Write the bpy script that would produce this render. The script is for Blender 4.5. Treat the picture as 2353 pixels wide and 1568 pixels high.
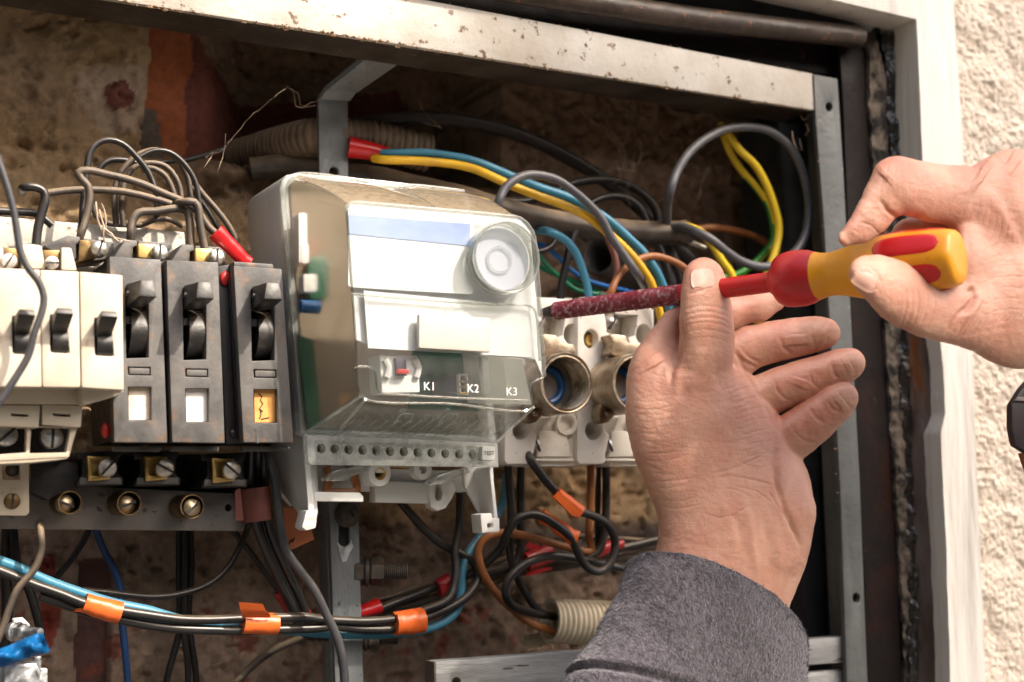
import bpy, bmesh, math, random
import numpy as np
from mathutils import Vector, Matrix, noise as mnoise

for _o in list(bpy.data.objects):
    bpy.data.objects.remove(_o, do_unlink=True)
scene = bpy.context.scene
col = scene.collection
R = math.radians
random.seed(7)

# ------------------------------------------------------------------ camera
# World: X right along the wall, Y into the wall (Y=0 is the grey frame's face), Z up. Metres.
CAM_D, CAM_Z = 0.62, 1.40
FPX = 3273.0                      # focal length in pixels of a 2353 x 1568 picture
W0, H0 = 2353.0, 1568.0
yaw, pitch, roll = R(27.5), R(6.6), 0.012
Fw = Vector((math.sin(yaw)*math.cos(pitch), math.cos(yaw)*math.cos(pitch), math.sin(pitch)))
R0 = Vector((math.cos(yaw), -math.sin(yaw), 0))
U0 = R0.cross(Fw)
Rc = R0*math.cos(roll) - U0*math.sin(roll)
Uc = R0*math.sin(roll) + U0*math.cos(roll)
CAM = Vector((0, -CAM_D, CAM_Z))
cam_data = bpy.data.cameras.new('camera')
cam = bpy.data.objects.new('camera', cam_data)
col.objects.link(cam)
M3 = Matrix((Rc, Uc, -Fw)).transposed()
cam.matrix_world = Matrix.Translation(CAM) @ M3.to_4x4()
cam_data.sensor_width = 36
cam_data.lens = FPX/W0*36
cam_data.clip_start = 0.02
cam_data.clip_end = 100
cam_data.dof.use_dof = True
cam_data.dof.focus_distance = 0.66
cam_data.dof.aperture_fstop = 7.5
cam_data.dof.aperture_blades = 7
scene.camera = cam

# ------------------------------------------------------------------ daylight
SUN_EL, SUN_AZ = R(43), R(28)      # sun in front of the wall, to the right
world = bpy.data.worlds.new("World")
scene.world = world
world.use_nodes = True
wn = world.node_tree.nodes
sky = wn.new('ShaderNodeTexSky')
sky.sky_type = 'NISHITA'
sky.sun_disc = False
sky.dust_density = 5.0
sky.ozone_density = 0.6
sky.sun_elevation = SUN_EL
sky.sun_rotation = math.pi - SUN_AZ
wn['Background'].inputs['Strength'].default_value = 0.15
world.node_tree.links.new(sky.outputs[0], wn['Background'].inputs['Color'])
sd = bpy.data.lights.new('sun', 'SUN')
sd.energy = 2.7
sd.angle = R(0.5)
sd.color = (1.0, 0.90, 0.77)
sun = bpy.data.objects.new('sun', sd)
col.objects.link(sun)
sdir = Vector((-math.sin(SUN_AZ)*math.cos(SUN_EL), math.cos(SUN_AZ)*math.cos(SUN_EL), -math.sin(SUN_EL)))
sun.rotation_euler = sdir.to_track_quat('-Z', 'Y').to_euler()
sun.location = (0.6, -1.5, 3)
scene.view_settings.view_transform = 'Standard'
scene.view_settings.look = 'None'
scene.view_settings.exposure = 1.32
scene.view_settings.gamma = 1
scene.view_settings.use_curve_mapping = False
scene.render.engine = 'CYCLES'
scene.cycles.use_denoising = True
scene.cycles.max_bounces = 10
scene.cycles.transparent_max_bounces = 16

# ------------------------------------------------------------------ placing things
def U(px, py, Y):
    d = Fw + Rc*((px-W0/2)/FPX) - Uc*((py-H0/2)/FPX)
    t = (Y + CAM_D)/d.y
    return CAM + d*t
def proj(P):
    v = P - CAM
    z = v.dot(Fw)
    return (W0/2 + FPX*v.dot(Rc)/z, H0/2 - FPX*v.dot(Uc)/z, z)
def mpp(P):                        # metres per picture unit at a point
    return proj(P)[2]/FPX
ZM = {0:(0,0,1), 1:(0,0,.3602), 2:(0,470.6,.3001), 3:(0,894.1,.3001), 4:(517.6,376.5,.32), 5:(517.6,800,.32),
      6:(0,1097.4,.3001), 7:(658.8,1097.4,.36), 8:(1129.4,235.3,.3602), 9:(1129.4,611.8,.2401),
      10:(1223.5,545.9,.3602), 11:(1788.2,320,.3963), 12:(1270.6,1003.3,.3602), 13:(1788.2,0,.2401), 14:(1835.3,847,.4597)}
def z(k, *pts):
    ox, oy, s = ZM[k]
    return [(ox+p[0]*s, oy+p[1]*s) + tuple(p[2:]) for p in pts]
def z1p(k, x, y):
    ox, oy, s = ZM[k]
    return (ox+x*s, oy+y*s)

# ------------------------------------------------------------------ objects
def tag(o, label=None, cat=None, group=None, kind=None):
    if label: o['label'] = label
    if cat: o['category'] = cat
    if group: o['group'] = group
    if kind: o['kind'] = kind
    return o
WLOC = {}
def thing(name, label, cat, loc, group=None):
    o = bpy.data.objects.new(name, None)
    o.empty_display_size = 0.01
    col.objects.link(o)
    o.location = loc
    WLOC[o.name] = Vector(loc)
    return tag(o, label, cat, group)
def link_mesh(name, me, mats, parent=None, smooth=35):
    """Vertices come in world coordinates; origin goes to the parent's origin or to the base of the mesh."""
    n = len(me.vertices)
    co = np.empty(n*3); me.vertices.foreach_get('co', co); co = co.reshape(-1, 3)
    if parent is not None:
        org = WLOC[parent.name]
    else:
        lo, hi = co.min(0), co.max(0)
        org = Vector(((lo[0]+hi[0])/2, (lo[1]+hi[1])/2, lo[2]))
    co = co - np.array(org)
    me.vertices.foreach_set('co', co.ravel())
    me.update()
    if smooth:
        me.shade_smooth()
        if smooth < 180:
            me.set_sharp_from_angle(angle=R(smooth))
    o = bpy.data.objects.new(name, me)
    col.objects.link(o)
    for m in (mats if isinstance(mats, (list, tuple)) else [mats]):
        me.materials.append(m)
    if parent is not None:
        o.parent = parent
    else:
        o.location = org
    WLOC[o.name] = org.copy()
    return o

class MB:
    def __init__(s): s.bm = bmesh.new()
    def add(s, b2):
        me = bpy.data.meshes.new('tmp'); b2.to_mesh(me); b2.free()
        s.bm.from_mesh(me); bpy.data.meshes.remove(me); return s
    def build(s, name, mats, parent=None, smooth=35):
        bmesh.ops.recalc_face_normals(s.bm, faces=s.bm.faces[:])
        me = bpy.data.meshes.new(name); s.bm.to_mesh(me); s.bm.free()
        return link_mesh(name, me, mats, parent, smooth)
    # --- shapes
    def solid(s, front, vec, bev=0, holes=(), seg=2, mi=0):
        """Polygon of world points, pushed by vec; holes are polygons lying in it."""
        b = bmesh.new()
        vec = Vector(vec)
        loops = [front] + list(holes)
        fl = []
        for lp in loops:
            fl.append([b.verts.new(p) for p in lp])
        if holes:
            es = []
            for vs in fl:
                for i in range(len(vs)): es.append(b.edges.new((vs[i], vs[(i+1) % len(vs)])))
            bmesh.ops.triangle_fill(b, use_beauty=True, use_dissolve=False, edges=es)
            ff = b.faces[:]
        else:
            ff = [b.faces.new(fl[0])]
        bl = [[b.verts.new(v.co+vec) for v in vs] for vs in fl]
        mp = {v: w for vs, ws in zip(fl, bl) for v, w in zip(vs, ws)}
        for f in ff: b.faces.new([mp[v] for v in reversed(f.verts)])
        for vs, ws in zip(fl, bl):
            for i in range(len(vs)):
                j = (i+1) % len(vs)
                b.faces.new((vs[i], ws[i], ws[j], vs[j]))
        bmesh.ops.recalc_face_normals(b, faces=b.faces[:])
        if bev:
            es = [e for e in b.edges if len(e.link_faces) == 2 and e.calc_face_angle(0) > R(28)]
            bmesh.ops.bevel(b, geom=es, offset=bev, segments=seg, affect='EDGES', profile=0.6, clamp_overlap=True)
        for f in b.faces: f.material_index = mi
        return s.add(b)
    def prism(s, pts, y0, y1, bev=0, holes=(), seg=2, mi=0):
        return s.solid([U(p[0], p[1], y0) for p in pts], (0, y1-y0, 0), bev,
                       [[U(p[0], p[1], y0) for p in h] for h in holes], seg, mi)
    def box(s, x0, ya, x1, yb, y0, y1, bev=0, mi=0):
        return s.prism([(x0, ya), (x1, ya), (x1, yb), (x0, yb)], y0, y1, bev, mi=mi)
    def tube(s, P, r, seg=12, cap=True, stripe=None, ell=None, up=None):
        """Sweep along world points P; r number or list; ell=(a,b) scales across/along the 'up' direction."""
        n = len(P)
        rs = r if isinstance(r, (list, tuple, np.ndarray)) else [r]*n
        T = []
        for i in range(n):
            t = (P[min(i+1, n-1)]-P[max(i-1, 0)])
            T.append(t.normalized() if t.length > 1e-9 else Vector((1, 0, 0)))
        N = up if up is not None else (Vector((0, 0, 1)) if abs(T[0].z) < .9 else Vector((0, 1, 0)))
        rings = []
        for i in range(n):
            N = (N - T[i]*N.dot(T[i])).normalized()
            B = T[i].cross(N)
            ea, eb = ell if ell else (1, 1)
            ring = []
            for k in range(seg):
                a = 2*math.pi*k/seg
                ring.append(s.bm.verts.new(P[i] + N*(math.cos(a)*rs[i]*ea) + B*(math.sin(a)*rs[i]*eb)))
            rings.append(ring)
        for i in range(n-1):
            for k in range(seg):
                f = s.bm.faces.new((rings[i][k], rings[i][(k+1) % seg], rings[i+1][(k+1) % seg], rings[i+1][k]))
                if stripe and stripe[0] <= (k/seg+stripe[2]*i) % 1 < stripe[1]: f.material_index = 1
        if cap:
            s.bm.faces.new(rings[0][::-1]); s.bm.faces.new(rings[-1])
        return s
    def lathe(s, C, axis, prof, seg=24, mi=0, closed=False):
        """prof: (radius, distance along axis)."""
        ax = Vector(axis).normalized()
        N = Vector((0, 0, 1)) if abs(ax.z) < .9 else Vector((1, 0, 0))
        N = (N-ax*N.dot(ax)).normalized(); B = ax.cross(N)
        rings = []
        for r, h in prof:
            if r < 1e-7:
                rings.append([s.bm.verts.new(C+ax*h)])
            else:
                rings.append([s.bm.verts.new(C+ax*h+N*(r*math.cos(2*math.pi*k/seg))+B*(r*math.sin(2*math.pi*k/seg))) for k in range(seg)])
        pr = list(zip(rings, rings[1:]))
        if closed: pr.append((rings[-1], rings[0]))
        for a, b in pr:
            for k in range(seg):
                j = (k+1) % seg
                if len(a) == 1 and len(b) == 1: continue
                if len(a) == 1: f = s.bm.faces.new((a[0], b[j], b[k]))
                elif len(b) == 1: f = s.bm.faces.new((a[k], a[j], b[0]))
                else: f = s.bm.faces.new((a[k], a[j], b[j], b[k]))
                f.material_index = mi
        return s

def spline(P, step=0.003):
    """Centripetal-ish Catmull-Rom through world points, resampled."""
    P = [Vector(p) for p in P]
    if len(P) < 3:
        a, b = P[0], P[-1]
        n = max(2, int((b-a).length/step))
        return [a.lerp(b, i/n) for i in range(n+1)]
    Q = [P[0]*2-P[1]] + P + [P[-1]*2-P[-2]]
    out = []
    for i in range(1, len(Q)-2):
        p0, p1, p2, p3 = Q[i-1], Q[i], Q[i+1], Q[i+2]
        d1 = max((p1-p0).length, 1e-6)**.5; d2 = max((p2-p1).length, 1e-6)**.5; d3 = max((p3-p2).length, 1e-6)**.5
        m1 = ((p1-p0)/d1 - (p2-p0)/(d1+d2) + (p2-p1)/d2)*d2
        m2 = ((p2-p1)/d2 - (p3-p1)/(d2+d3) + (p3-p2)/d3)*d2
        n = max(2, int((p2-p1).length/step))
        for k in range(n):
            t = k/n; t2 = t*t; t3 = t2*t
            out.append(p1*(2*t3-3*t2+1) + m1*(t3-2*t2+t) + p2*(-2*t3+3*t2) + m2*(t3-t2))
    out.append(P[-1].copy())
    return out
def path(pts, Y=0.0):
    """pts (x,y) or (x,y,Y); Y number or list interpolated over the points."""
    n = len(pts); out = []
    for i, p in enumerate(pts):
        if len(p) > 2: y = p[2]
        elif isinstance(Y, (list, tuple)):
            f = i/max(1, n-1)*(len(Y)-1); k = min(int(f), len(Y)-2); y = Y[k]+(Y[k+1]-Y[k])*(f-k)
        else: y = Y
        out.append(U(p[0], p[1], y))
    return out
def ell_pts(cx, cy, rx, ry, n=24, a0=0):
    return [(cx+rx*math.cos(a0+2*math.pi*k/n), cy+ry*math.sin(a0+2*math.pi*k/n)) for k in range(n)]
def rrect(x0, y0, x1, y1, r, n=4, dy=0.0):
    """rounded rectangle in picture units, dy = drop of the right side."""
    out = []
    for cx, cy, a in ((x1-r, y0+r, -90), (x1-r, y1-r, 0), (x0+r, y1-r, 90), (x0+r, y0+r, 180)):
        for k in range(n+1):
            t = R(a+90*k/n); px = cx+r*math.cos(t)
            out.append((px, cy+r*math.sin(t)+dy*(px-x0)/(x1-x0)))
    return out
def quadmap(c):
    """c = TL,TR,BR,BL picture points -> f(u,v)."""
    tl, tr, br, bl = c
    def f(u, v):
        return tuple((tl[i]*(1-u)+tr[i]*u)*(1-v) + (bl[i]*(1-u)+br[i]*u)*v for i in (0, 1))
    return f
def blob(mb, c, rad, sub=2):
    b = bmesh.new()
    bmesh.ops.create_icosphere(b, subdivisions=sub, radius=1)
    for v in b.verts: v.co = Vector((v.co.x*rad[0], v.co.y*rad[1], v.co.z*rad[2])) + c
    return mb.add(b)
def text_mesh(txt, size, px, py, Y, mat, name, parent, normal=None, thick=0.0002, shear=0, rot=0):
    cu = bpy.data.curves.new('txt', 'FONT'); cu.body = txt; cu.size = size; cu.extrude = thick
    cu.align_x = 'CENTER'; cu.align_y = 'CENTER'; cu.shear = shear
    to = bpy.data.objects.new('txt', cu); col.objects.link(to)
    dg = bpy.context.evaluated_depsgraph_get()
    me = bpy.data.meshes.new_from_object(to.evaluated_get(dg))
    bpy.data.objects.remove(to, do_unlink=True); bpy.data.curves.remove(cu)
    nrm = Vector(normal) if normal is not None else Vector((0, -1, 0))
    xa = Vector((1, 0, 0)); za = nrm.normalized(); ya = za.cross(xa).normalized(); xa = ya.cross(za)
    m = Matrix((xa, ya, za)).transposed().to_4x4()
    m = Matrix.Translation(U(px, py, Y)) @ m @ Matrix.Rotation(rot, 4, 'Z')
    me.transform(m)
    me.materials.clear()
    return link_mesh(name, me, mat, parent, smooth=0)

# ------------------------------------------------------------------ materials
def new_mat(name):
    m = bpy.data.materials.new(name); m.use_nodes = True
    nt = m.node_tree
    return m, nt, nt.nodes['Principled BSDF']
def N(nt, t, **kw):
    n = nt.nodes.new(t)
    for k, v in kw.items():
        if k.startswith('i_'):
            n.inputs[k[2:].replace('_', ' ')].default_value = v
        else: setattr(n, k, v)
    return n
def noise_fac(nt, scale, lo=.4, hi=.6, detail=6, rough=.6, stretch=None, seed=0):
    tc = N(nt, 'ShaderNodeTexCoord')
    src = tc.outputs['Object']
    if stretch or seed:
        mp = N(nt, 'ShaderNodeMapping'); mp.inputs['Scale'].default_value = stretch or (1, 1, 1)
        mp.inputs['Location'].default_value = (seed, seed*.7, seed*.3)
        nt.links.new(src, mp.inputs[0]); src = mp.outputs[0]
    nz = N(nt, 'ShaderNodeTexNoise', i_Scale=scale, i_Detail=detail, i_Roughness=rough)
    nt.links.new(src, nz.inputs['Vector'])
    mr = N(nt, 'ShaderNodeMapRange', i_From_Min=lo, i_From_Max=hi)
    nt.links.new(nz.outputs[0], mr.inputs[0])
    return mr.outputs[0], nz.outputs[0]
def mixc(nt, fac, a, b):
    mx = N(nt, 'ShaderNodeMix', data_type='RGBA')
    for i, v in ((0, fac), (6, a), (7, b)):
        if isinstance(v, (int, float)): mx.inputs[i].default_value = v
        elif isinstance(v, tuple): mx.inputs[i].default_value = (*v, 1) if len(v) == 3 else v
        else: nt.links.new(v, mx.inputs[i])
    return mx.outputs[2]
def mathn(nt, op, a, b=None):
    m = N(nt, 'ShaderNodeMath', operation=op)
    for i, v in enumerate((a, b)):
        if v is None: continue
        if isinstance(v, (int, float)): m.inputs[i].default_value = v
        else: nt.links.new(v, m.inputs[i])
    return m.outputs[0]
DUST = (.30, .215, .135)
def pm(name, c, rough=.5, metal=0, c2=None, vs=60, v=(.42, .62), c3=None, v3s=250, v3=(.6, .66), bump=0, bs=400, bstretch=None,
       dust=0, dustc=DUST, spec=.5, stretch=None, rvar=0, sss=0, sheen=0, coat=0):
    m, nt, b = new_mat(name)
    colr = c
    if c2:
        f, _ = noise_fac(nt, vs, v[0], v[1], stretch=stretch)
        colr = mixc(nt, f, c, c2)
    if c3:
        f, _ = noise_fac(nt, v3s, v3[0], v3[1], stretch=stretch, seed=3.1)
        colr = mixc(nt, f, colr, c3)
    if dust:
        g = N(nt, 'ShaderNodeNewGeometry'); sx = N(nt, 'ShaderNodeSeparateXYZ')
        nt.links.new(g.outputs['Normal'], sx.inputs[0])
        up = N(nt, 'ShaderNodeMapRange', i_From_Min=-.1, i_From_Max=.9); nt.links.new(sx.outputs[2], up.inputs[0])
        f, _ = noise_fac(nt, 90, .3, .7, seed=5)
        f2 = mathn(nt, 'MULTIPLY', up.outputs[0], mathn(nt, 'ADD', f, .25))
        f3 = mathn(nt, 'MINIMUM', mathn(nt, 'MULTIPLY', f2, dust), .95)
        colr = mixc(nt, f3, colr, dustc)
        rg = mathn(nt, 'ADD', mathn(nt, 'MULTIPLY', f3, .45), rough)
        nt.links.new(mathn(nt, 'MINIMUM', rg, .95), b.inputs['Roughness'])
    else:
        b.inputs['Roughness'].default_value = rough
        if rvar:
            f, _ = noise_fac(nt, vs*2, .35, .65, seed=8)
            nt.links.new(mathn(nt, 'ADD', mathn(nt, 'MULTIPLY', f, rvar), rough), b.inputs['Roughness'])
    if isinstance(colr, tuple): b.inputs['Base Color'].default_value = (*colr, 1)
    else: nt.links.new(colr, b.inputs['Base Color'])
    b.inputs['Metallic'].default_value = metal
    b.inputs['Specular IOR Level'].default_value = spec
    if coat: b.inputs['Coat Weight'].default_value = coat
    if sheen:
        b.inputs['Sheen Weight'].default_value = sheen; b.inputs['Sheen Roughness'].default_value = .6
    if sss:
        b.inputs['Subsurface Weight'].default_value = sss
        b.inputs['Subsurface Radius'].default_value = (1, .35, .18)
        b.inputs['Subsurface Scale'].default_value = .004
    if bump:
        _, h = noise_fac(nt, bs, stretch=bstretch or stretch, seed=1.7)
        bp = N(nt, 'ShaderNodeBump', i_Strength=bump, i_Distance=.001)
        nt.links.new(h, bp.inputs['Height']); nt.links.new(bp.outputs[0], b.inputs['Normal'])
    return m

MAT = {}
# painted steel, masonry
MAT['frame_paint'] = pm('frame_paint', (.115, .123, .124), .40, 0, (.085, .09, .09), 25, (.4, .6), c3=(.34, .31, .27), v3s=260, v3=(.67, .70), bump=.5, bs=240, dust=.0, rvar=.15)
MAT['rail_under_shade'] = pm('rail_under_shade', (.055, .045, .037), .6, 0, (.03, .022, .016), 40, (.4, .6), c3=(.13, .075, .04), v3s=150, v3=(.64, .7), bump=.5, bs=200, spec=.25)  # the underside's shade put into a dark old-paint tone
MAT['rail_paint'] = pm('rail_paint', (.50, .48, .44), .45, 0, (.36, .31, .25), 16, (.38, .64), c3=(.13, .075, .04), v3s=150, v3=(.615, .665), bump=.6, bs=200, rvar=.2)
MAT['strap_paint'] = pm('strap_paint', (.185, .20, .21), .36, 0, (.135, .145, .15), 40, (.4, .6), c3=(.05, .045, .04), v3s=300, v3=(.645, .675), bump=1.0, bs=180, bstretch=(1, 1, .35), rvar=.15)
MAT['bar_paint'] = pm('bar_paint', (.36, .37, .37), .32, .3, (.25, .25, .245), 60, (.4, .6), c3=(.10, .075, .055), v3s=200, v3=(.64, .67), bump=1.0, bs=160, stretch=(.18, 1, 1), rvar=.2)
MAT['plate_paint'] = pm('plate_paint', (.185, .16, .14), .45, 0, (.13, .12, .115), 30, (.4, .6), c3=(.05, .045, .04), v3s=210, v3=(.64, .67), bump=.5, bs=250, rvar=.15)
MAT['dark_steel'] = pm('dark_steel', (.011, .008, .008), .42, 0, (.028, .011, .008), 22, (.5, .66), c3=(.16, .055, .025), v3s=120, v3=(.68, .72), bump=.5, bs=150, rvar=.2, spec=.16)
MAT['dark_channel'] = pm('dark_channel', (.055, .058, .06), .45, 0, (.035, .036, .038), 40, c3=(.09, .06, .04), v3s=260, v3=(.68, .7), bump=.3, bs=200, spec=.25)
MAT['rust_moulding'] = pm('rust_moulding', (.075, .055, .043), .36, 0, (.03, .021, .016), 26, (.42, .6), c3=(.24, .10, .045), v3s=150, v3=(.60, .65), bump=.8, bs=130, rvar=.2)
MAT['white_timber'] = pm('white_timber', (.74, .71, .655), .55, 0, (.52, .49, .455), 60, (.48, .70), c3=(.34, .22, .13), v3s=75, v3=(.62, .72), bump=.9, bs=190, stretch=(1, 1, .08), bstretch=(1, 1, .06))
MAT['reveal'] = pm('reveal', (.125, .10, .092), .42, 0, (.06, .042, .034), 60, (.4, .6), c3=(.14, .05, .015), v3s=42, v3=(.56, .61), bump=1.0, bs=160, stretch=(1, 1, .3), rvar=.2, spec=.25)
MAT['mortar'] = pm('mortar', (.15, .122, .095), .85, 0, (.022, .018, .016), 90, (.44, .56), bump=1.0, bs=220)
MAT['tar'] = pm('tar', (.012, .010, .010), .25, 0, (.05, .043, .04), 90, (.55, .68), bump=1.0, bs=150)
MAT['pebbledash'] = pm('pebbledash', (.71, .625, .53), .9, 0, (.59, .50, .41), 130, (.45, .62), c3=(.55, .25, .19), v3s=45, v3=(.72, .78), bump=1.0, bs=420)
# breakers, meter, sockets
MAT['bakelite'] = pm('bakelite', (.060, .057, .056), .40, 0, (.135, .126, .118), 50, (.36, .66), c3=(.17, .105, .065), v3s=110, v3=(.57, .67), bump=.25, bs=260, rvar=.2)
MAT['black_bakelite'] = pm('black_bakelite', (.012, .010, .010), .35, 0, (.03, .024, .022), 70, (.5, .65), rvar=.2)
MAT['knob_black'] = pm('knob_black', (.013, .012, .012), .42, 0, (.05, .042, .036), 160, (.5, .66), bump=.2, bs=300, dust=.16)
MAT['breaker_white'] = pm('breaker_white', (.55, .485, .395), .45, 0, (.46, .385, .29), 30, (.42, .65), c3=(.33, .21, .11), v3s=75, v3=(.66, .74), rvar=.1)
MAT['brass'] = pm('brass', (.72, .50, .19), .28, 1, (.42, .27, .09), 90, (.45, .65), rvar=.25)
MAT['old_brass'] = pm('old_brass', (.22, .145, .065), .38, 1, (.085, .055, .03), 120, (.45, .62), rvar=.2)
MAT['screw_steel'] = pm('screw_steel', (.62, .59, .54), .3, 1, (.34, .29, .23), 140, (.45, .64), rvar=.25)
MAT['nickel'] = pm('nickel', (.46, .39, .30), .30, 1, (.24, .18, .12), 90, (.42, .63), rvar=.22, bump=.3, bs=300)
MAT['dark_bolt'] = pm('dark_bolt', (.085, .075, .066), .48, .5, (.15, .12, .09), 120, (.45, .63), bump=.4, bs=300)
MAT['dark_slot'] = pm('dark_slot', (.012, .010, .009), .6)
MAT['paper_white'] = pm('paper_white', (.80, .765, .70), .7, 0, (.66, .55, .42), 60, (.55, .72))
MAT['paper_orange'] = pm('paper_orange', (.72, .36, .10), .7, 0, (.60, .24, .06), 90, (.5, .66))
MAT['ink'] = pm('ink', (.03, .022, .02), .7)
MAT['red_paint'] = pm('red_paint', (.42, .02, .018), .4)
MAT['ceramic'] = pm('ceramic', (.77, .735, .67), .26, 0, (.68, .63, .55), 30, (.45, .65), c3=(.36, .24, .14), v3s=190, v3=(.675, .71), rvar=.12, bump=.12, bs=120)
MAT['meter_grey'] = pm('meter_grey', (.60, .60, .595), .42, 0, (.54, .54, .53), 30, dust=.55, bump=.1, bs=400)
MAT['meter_white'] = pm('meter_white', (.76, .76, .74), .38, 0, (.70, .69, .665), 40, (.45, .65))
MAT['label_white'] = pm('label_white', (.70, .705, .715), .5, 0, (.66, .665, .67), 30)
MAT['label_blue'] = pm('label_blue', (.22, .31, .60), .5, 0, (.36, .45, .70), 45, (.35, .65), stretch=(.4, 1, 1))
MAT['label_cream'] = pm('label_cream', (.44, .415, .37), .5, 0, (.40, .375, .33), 50)
MAT['dial_grey'] = pm('dial_grey', (.36, .385, .43), .35)
MAT['board_green'] = pm('board_green', (.006, .07, .036), .4, 0, (.010, .10, .05), 40, (.45, .6))
MAT['part_blue'] = pm('part_blue', (.01, .11, .34), .35)
MAT['part_dark'] = pm('part_dark', (.05, .045, .07), .4)
MAT['inner_tan'] = pm('inner_tan', (.15, .115, .075), .6, 0, (.21, .165, .115), 20)
# cables
MAT['cable_black'] = pm('cable_black', (.011, .0105, .0115), .32, 0, (.022, .02, .02), 50, (.4, .65), dust=.26, bump=.12, bs=200)
MAT['cable_dusty'] = pm('cable_dusty', (.035, .028, .024), .45, 0, (.08, .06, .045), 70, (.4, .65), dust=.95, bump=.2, bs=300)
MAT['cable_sooty'] = pm('cable_sooty', (.010, .0095, .010), .3, 0, (.022, .02, .02), 50, (.4, .65), bump=.1, bs=200)
MAT['cable_grey'] = pm('cable_grey', (.036, .037, .043), .33, 0, (.06, .06, .064), 60, (.45, .65), dust=.2, bump=.1, bs=200)
MAT['cable_slate'] = pm('cable_slate', (.085, .088, .10), .33, 0, (.12, .12, .13), 60, (.45, .65), dust=.2, bump=.1, bs=200)
MAT['screw_dull'] = pm('screw_dull', (.46, .37, .25), .36, 1, (.22, .16, .10), 120, (.42, .62), rvar=.2)
MAT['cable_blue'] = pm('cable_blue', (.05, .235, .36), .36, 0, (.04, .19, .30), 60, (.45, .65), dust=.22, dustc=(.22, .26, .24), bump=.1, bs=200)
MAT['cable_navy'] = pm('cable_navy', (.008, .055, .19), .4, 0, (.02, .05, .12), 60, (.45, .65))
MAT['cable_royal'] = pm('cable_royal', (.008, .16, .55), .33)
MAT['cable_yellow'] = pm('cable_yellow', (.80, .47, .022), .34, 0, (.66, .37, .03), 60, (.45, .65), bump=.08, bs=200)
MAT['cable_lemon'] = pm('cable_lemon', (.84, .60, .03), .34)
MAT['stripe_green'] = pm('stripe_green', (.035, .25, .03), .35)
MAT['cable_green'] = pm('cable_green', (.008, .21, .105), .35)
MAT['cable_brown'] = pm('cable_brown', (.34, .125, .04), .33, 0, (.24, .085, .03), 40, (.45, .65), dust=.2)
MAT['cable_rust'] = pm('cable_rust', (.20, .065, .022), .33, 0, (.13, .045, .02), 40, (.45, .65))
MAT['cable_pink'] = pm('cable_pink', (.26, .10, .08), .35)
MAT['red_sleeve'] = pm('red_sleeve', (.50, .012, .014), .28, 0, (.36, .010, .012), 60, (.45, .65))
MAT['red_tape'] = pm('red_tape', (.40, .016, .02), .4, 0, (.40, .27, .22), 160, (.62, .68))
MAT['orange_tape'] = pm('orange_tape', (.72, .135, .022), .38, 0, (.60, .10, .02), 40, (.45, .65), bump=.4, bs=90)
MAT['brown_tape'] = pm('brown_tape', (.15, .045, .035), .42, 0, (.11, .035, .03), 40, (.45, .65), bump=.3, bs=90)
MAT['blue_tape'] = pm('blue_tape', (.01, .20, .52), .35, 0, (.015, .15, .40), 50, bump=.4, bs=110)
MAT['conduit'] = pm('conduit', (.76, .67, .51), .42, 0, (.66, .56, .41), 40, (.45, .65))
MAT['conduit_old'] = pm('conduit_old', (.20, .14, .095), .55, 0, (.13, .09, .06), 50, (.45, .65), dust=.6)
MAT['conduit_dark'] = pm('conduit_dark', (.10, .09, .085), .5)
MAT['tag_orange'] = pm('tag_orange', (.60, .20, .085), .6, 0, (.52, .15, .06), 60, (.45, .65))
MAT['zinc'] = pm('zinc', (.62, .64, .66), .25, 1, (.36, .37, .38), 130, (.42, .6), rvar=.3, bump=.3, bs=120)
MAT['web'] = pm('web', (.42, .32, .24), .8)
# screwdriver
MAT['driver_red'] = pm('driver_red', (.55, .012, .016), .34, 0, (.42, .010, .014), 40, (.45, .65), bump=.15, bs=300)
MAT['driver_yellow'] = pm('driver_yellow', (.80, .34, .012), .36, 0, (.70, .27, .012), 30, (.45, .65), c3=(.35, .15, .02), v3s=140, v3=(.70, .74))
MAT['driver_worn'] = pm('driver_worn', (.21, .012, .026), .45, 0, (.30, .05, .07), 90, (.45, .62), c3=(.50, .36, .38), v3s=400, v3=(.50, .68), bump=.8, bs=260, stretch=(1.6, 1, .8))
MAT['driver_tip'] = pm('driver_tip', (.025, .024, .026), .35, .6, (.06, .05, .045), 150)
# ------------------------------------------------------------------ masonry helpers
def _hash(i, j, s):
    h = (i.astype(np.int64)*374761393 + j.astype(np.int64)*668265263 + s*974711) & 0x7fffffff
    h = ((h ^ (h >> 13))*1274126177) & 0x7fffffff
    return ((h ^ (h >> 16)) & 0xffff)/65535.0
def vn(x, y, s=0):
    i = np.floor(x); j = np.floor(y); u = x-i; v = y-j
    u = u*u*(3-2*u); v = v*v*(3-2*v)
    a = _hash(i, j, s); b = _hash(i+1, j, s); c = _hash(i, j+1, s); d = _hash(i+1, j+1, s)
    return (a*(1-u)+b*u)*(1-v)+(c*(1-u)+d*u)*v
def fbm(x, y, f, o=4, s=0, g=.5):
    t = 0; a = 1; n = 0
    for k in range(o):
        t = t + a*vn(x*f*2**k+17.3*k, y*f*2**k+5.1*k, s+k); n += a; a *= g
    return t/n - .5
def inpoly(px, py, poly):
    r = np.zeros(px.shape, bool); n = len(poly)
    for i in range(n):
        x0, y0 = poly[i]; x1, y1 = poly[(i+1) % n]
        if y0 == y1: continue
        c = ((y0 > py) != (y1 > py)) & (px < (x1-x0)*(py-y0)/(y1-y0)+x0)
        r ^= c
    return r
def sstep(a, b, x):
    t = np.clip((x-a)/(b-a), 0, 1); return t*t*(3-2*t)
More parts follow.
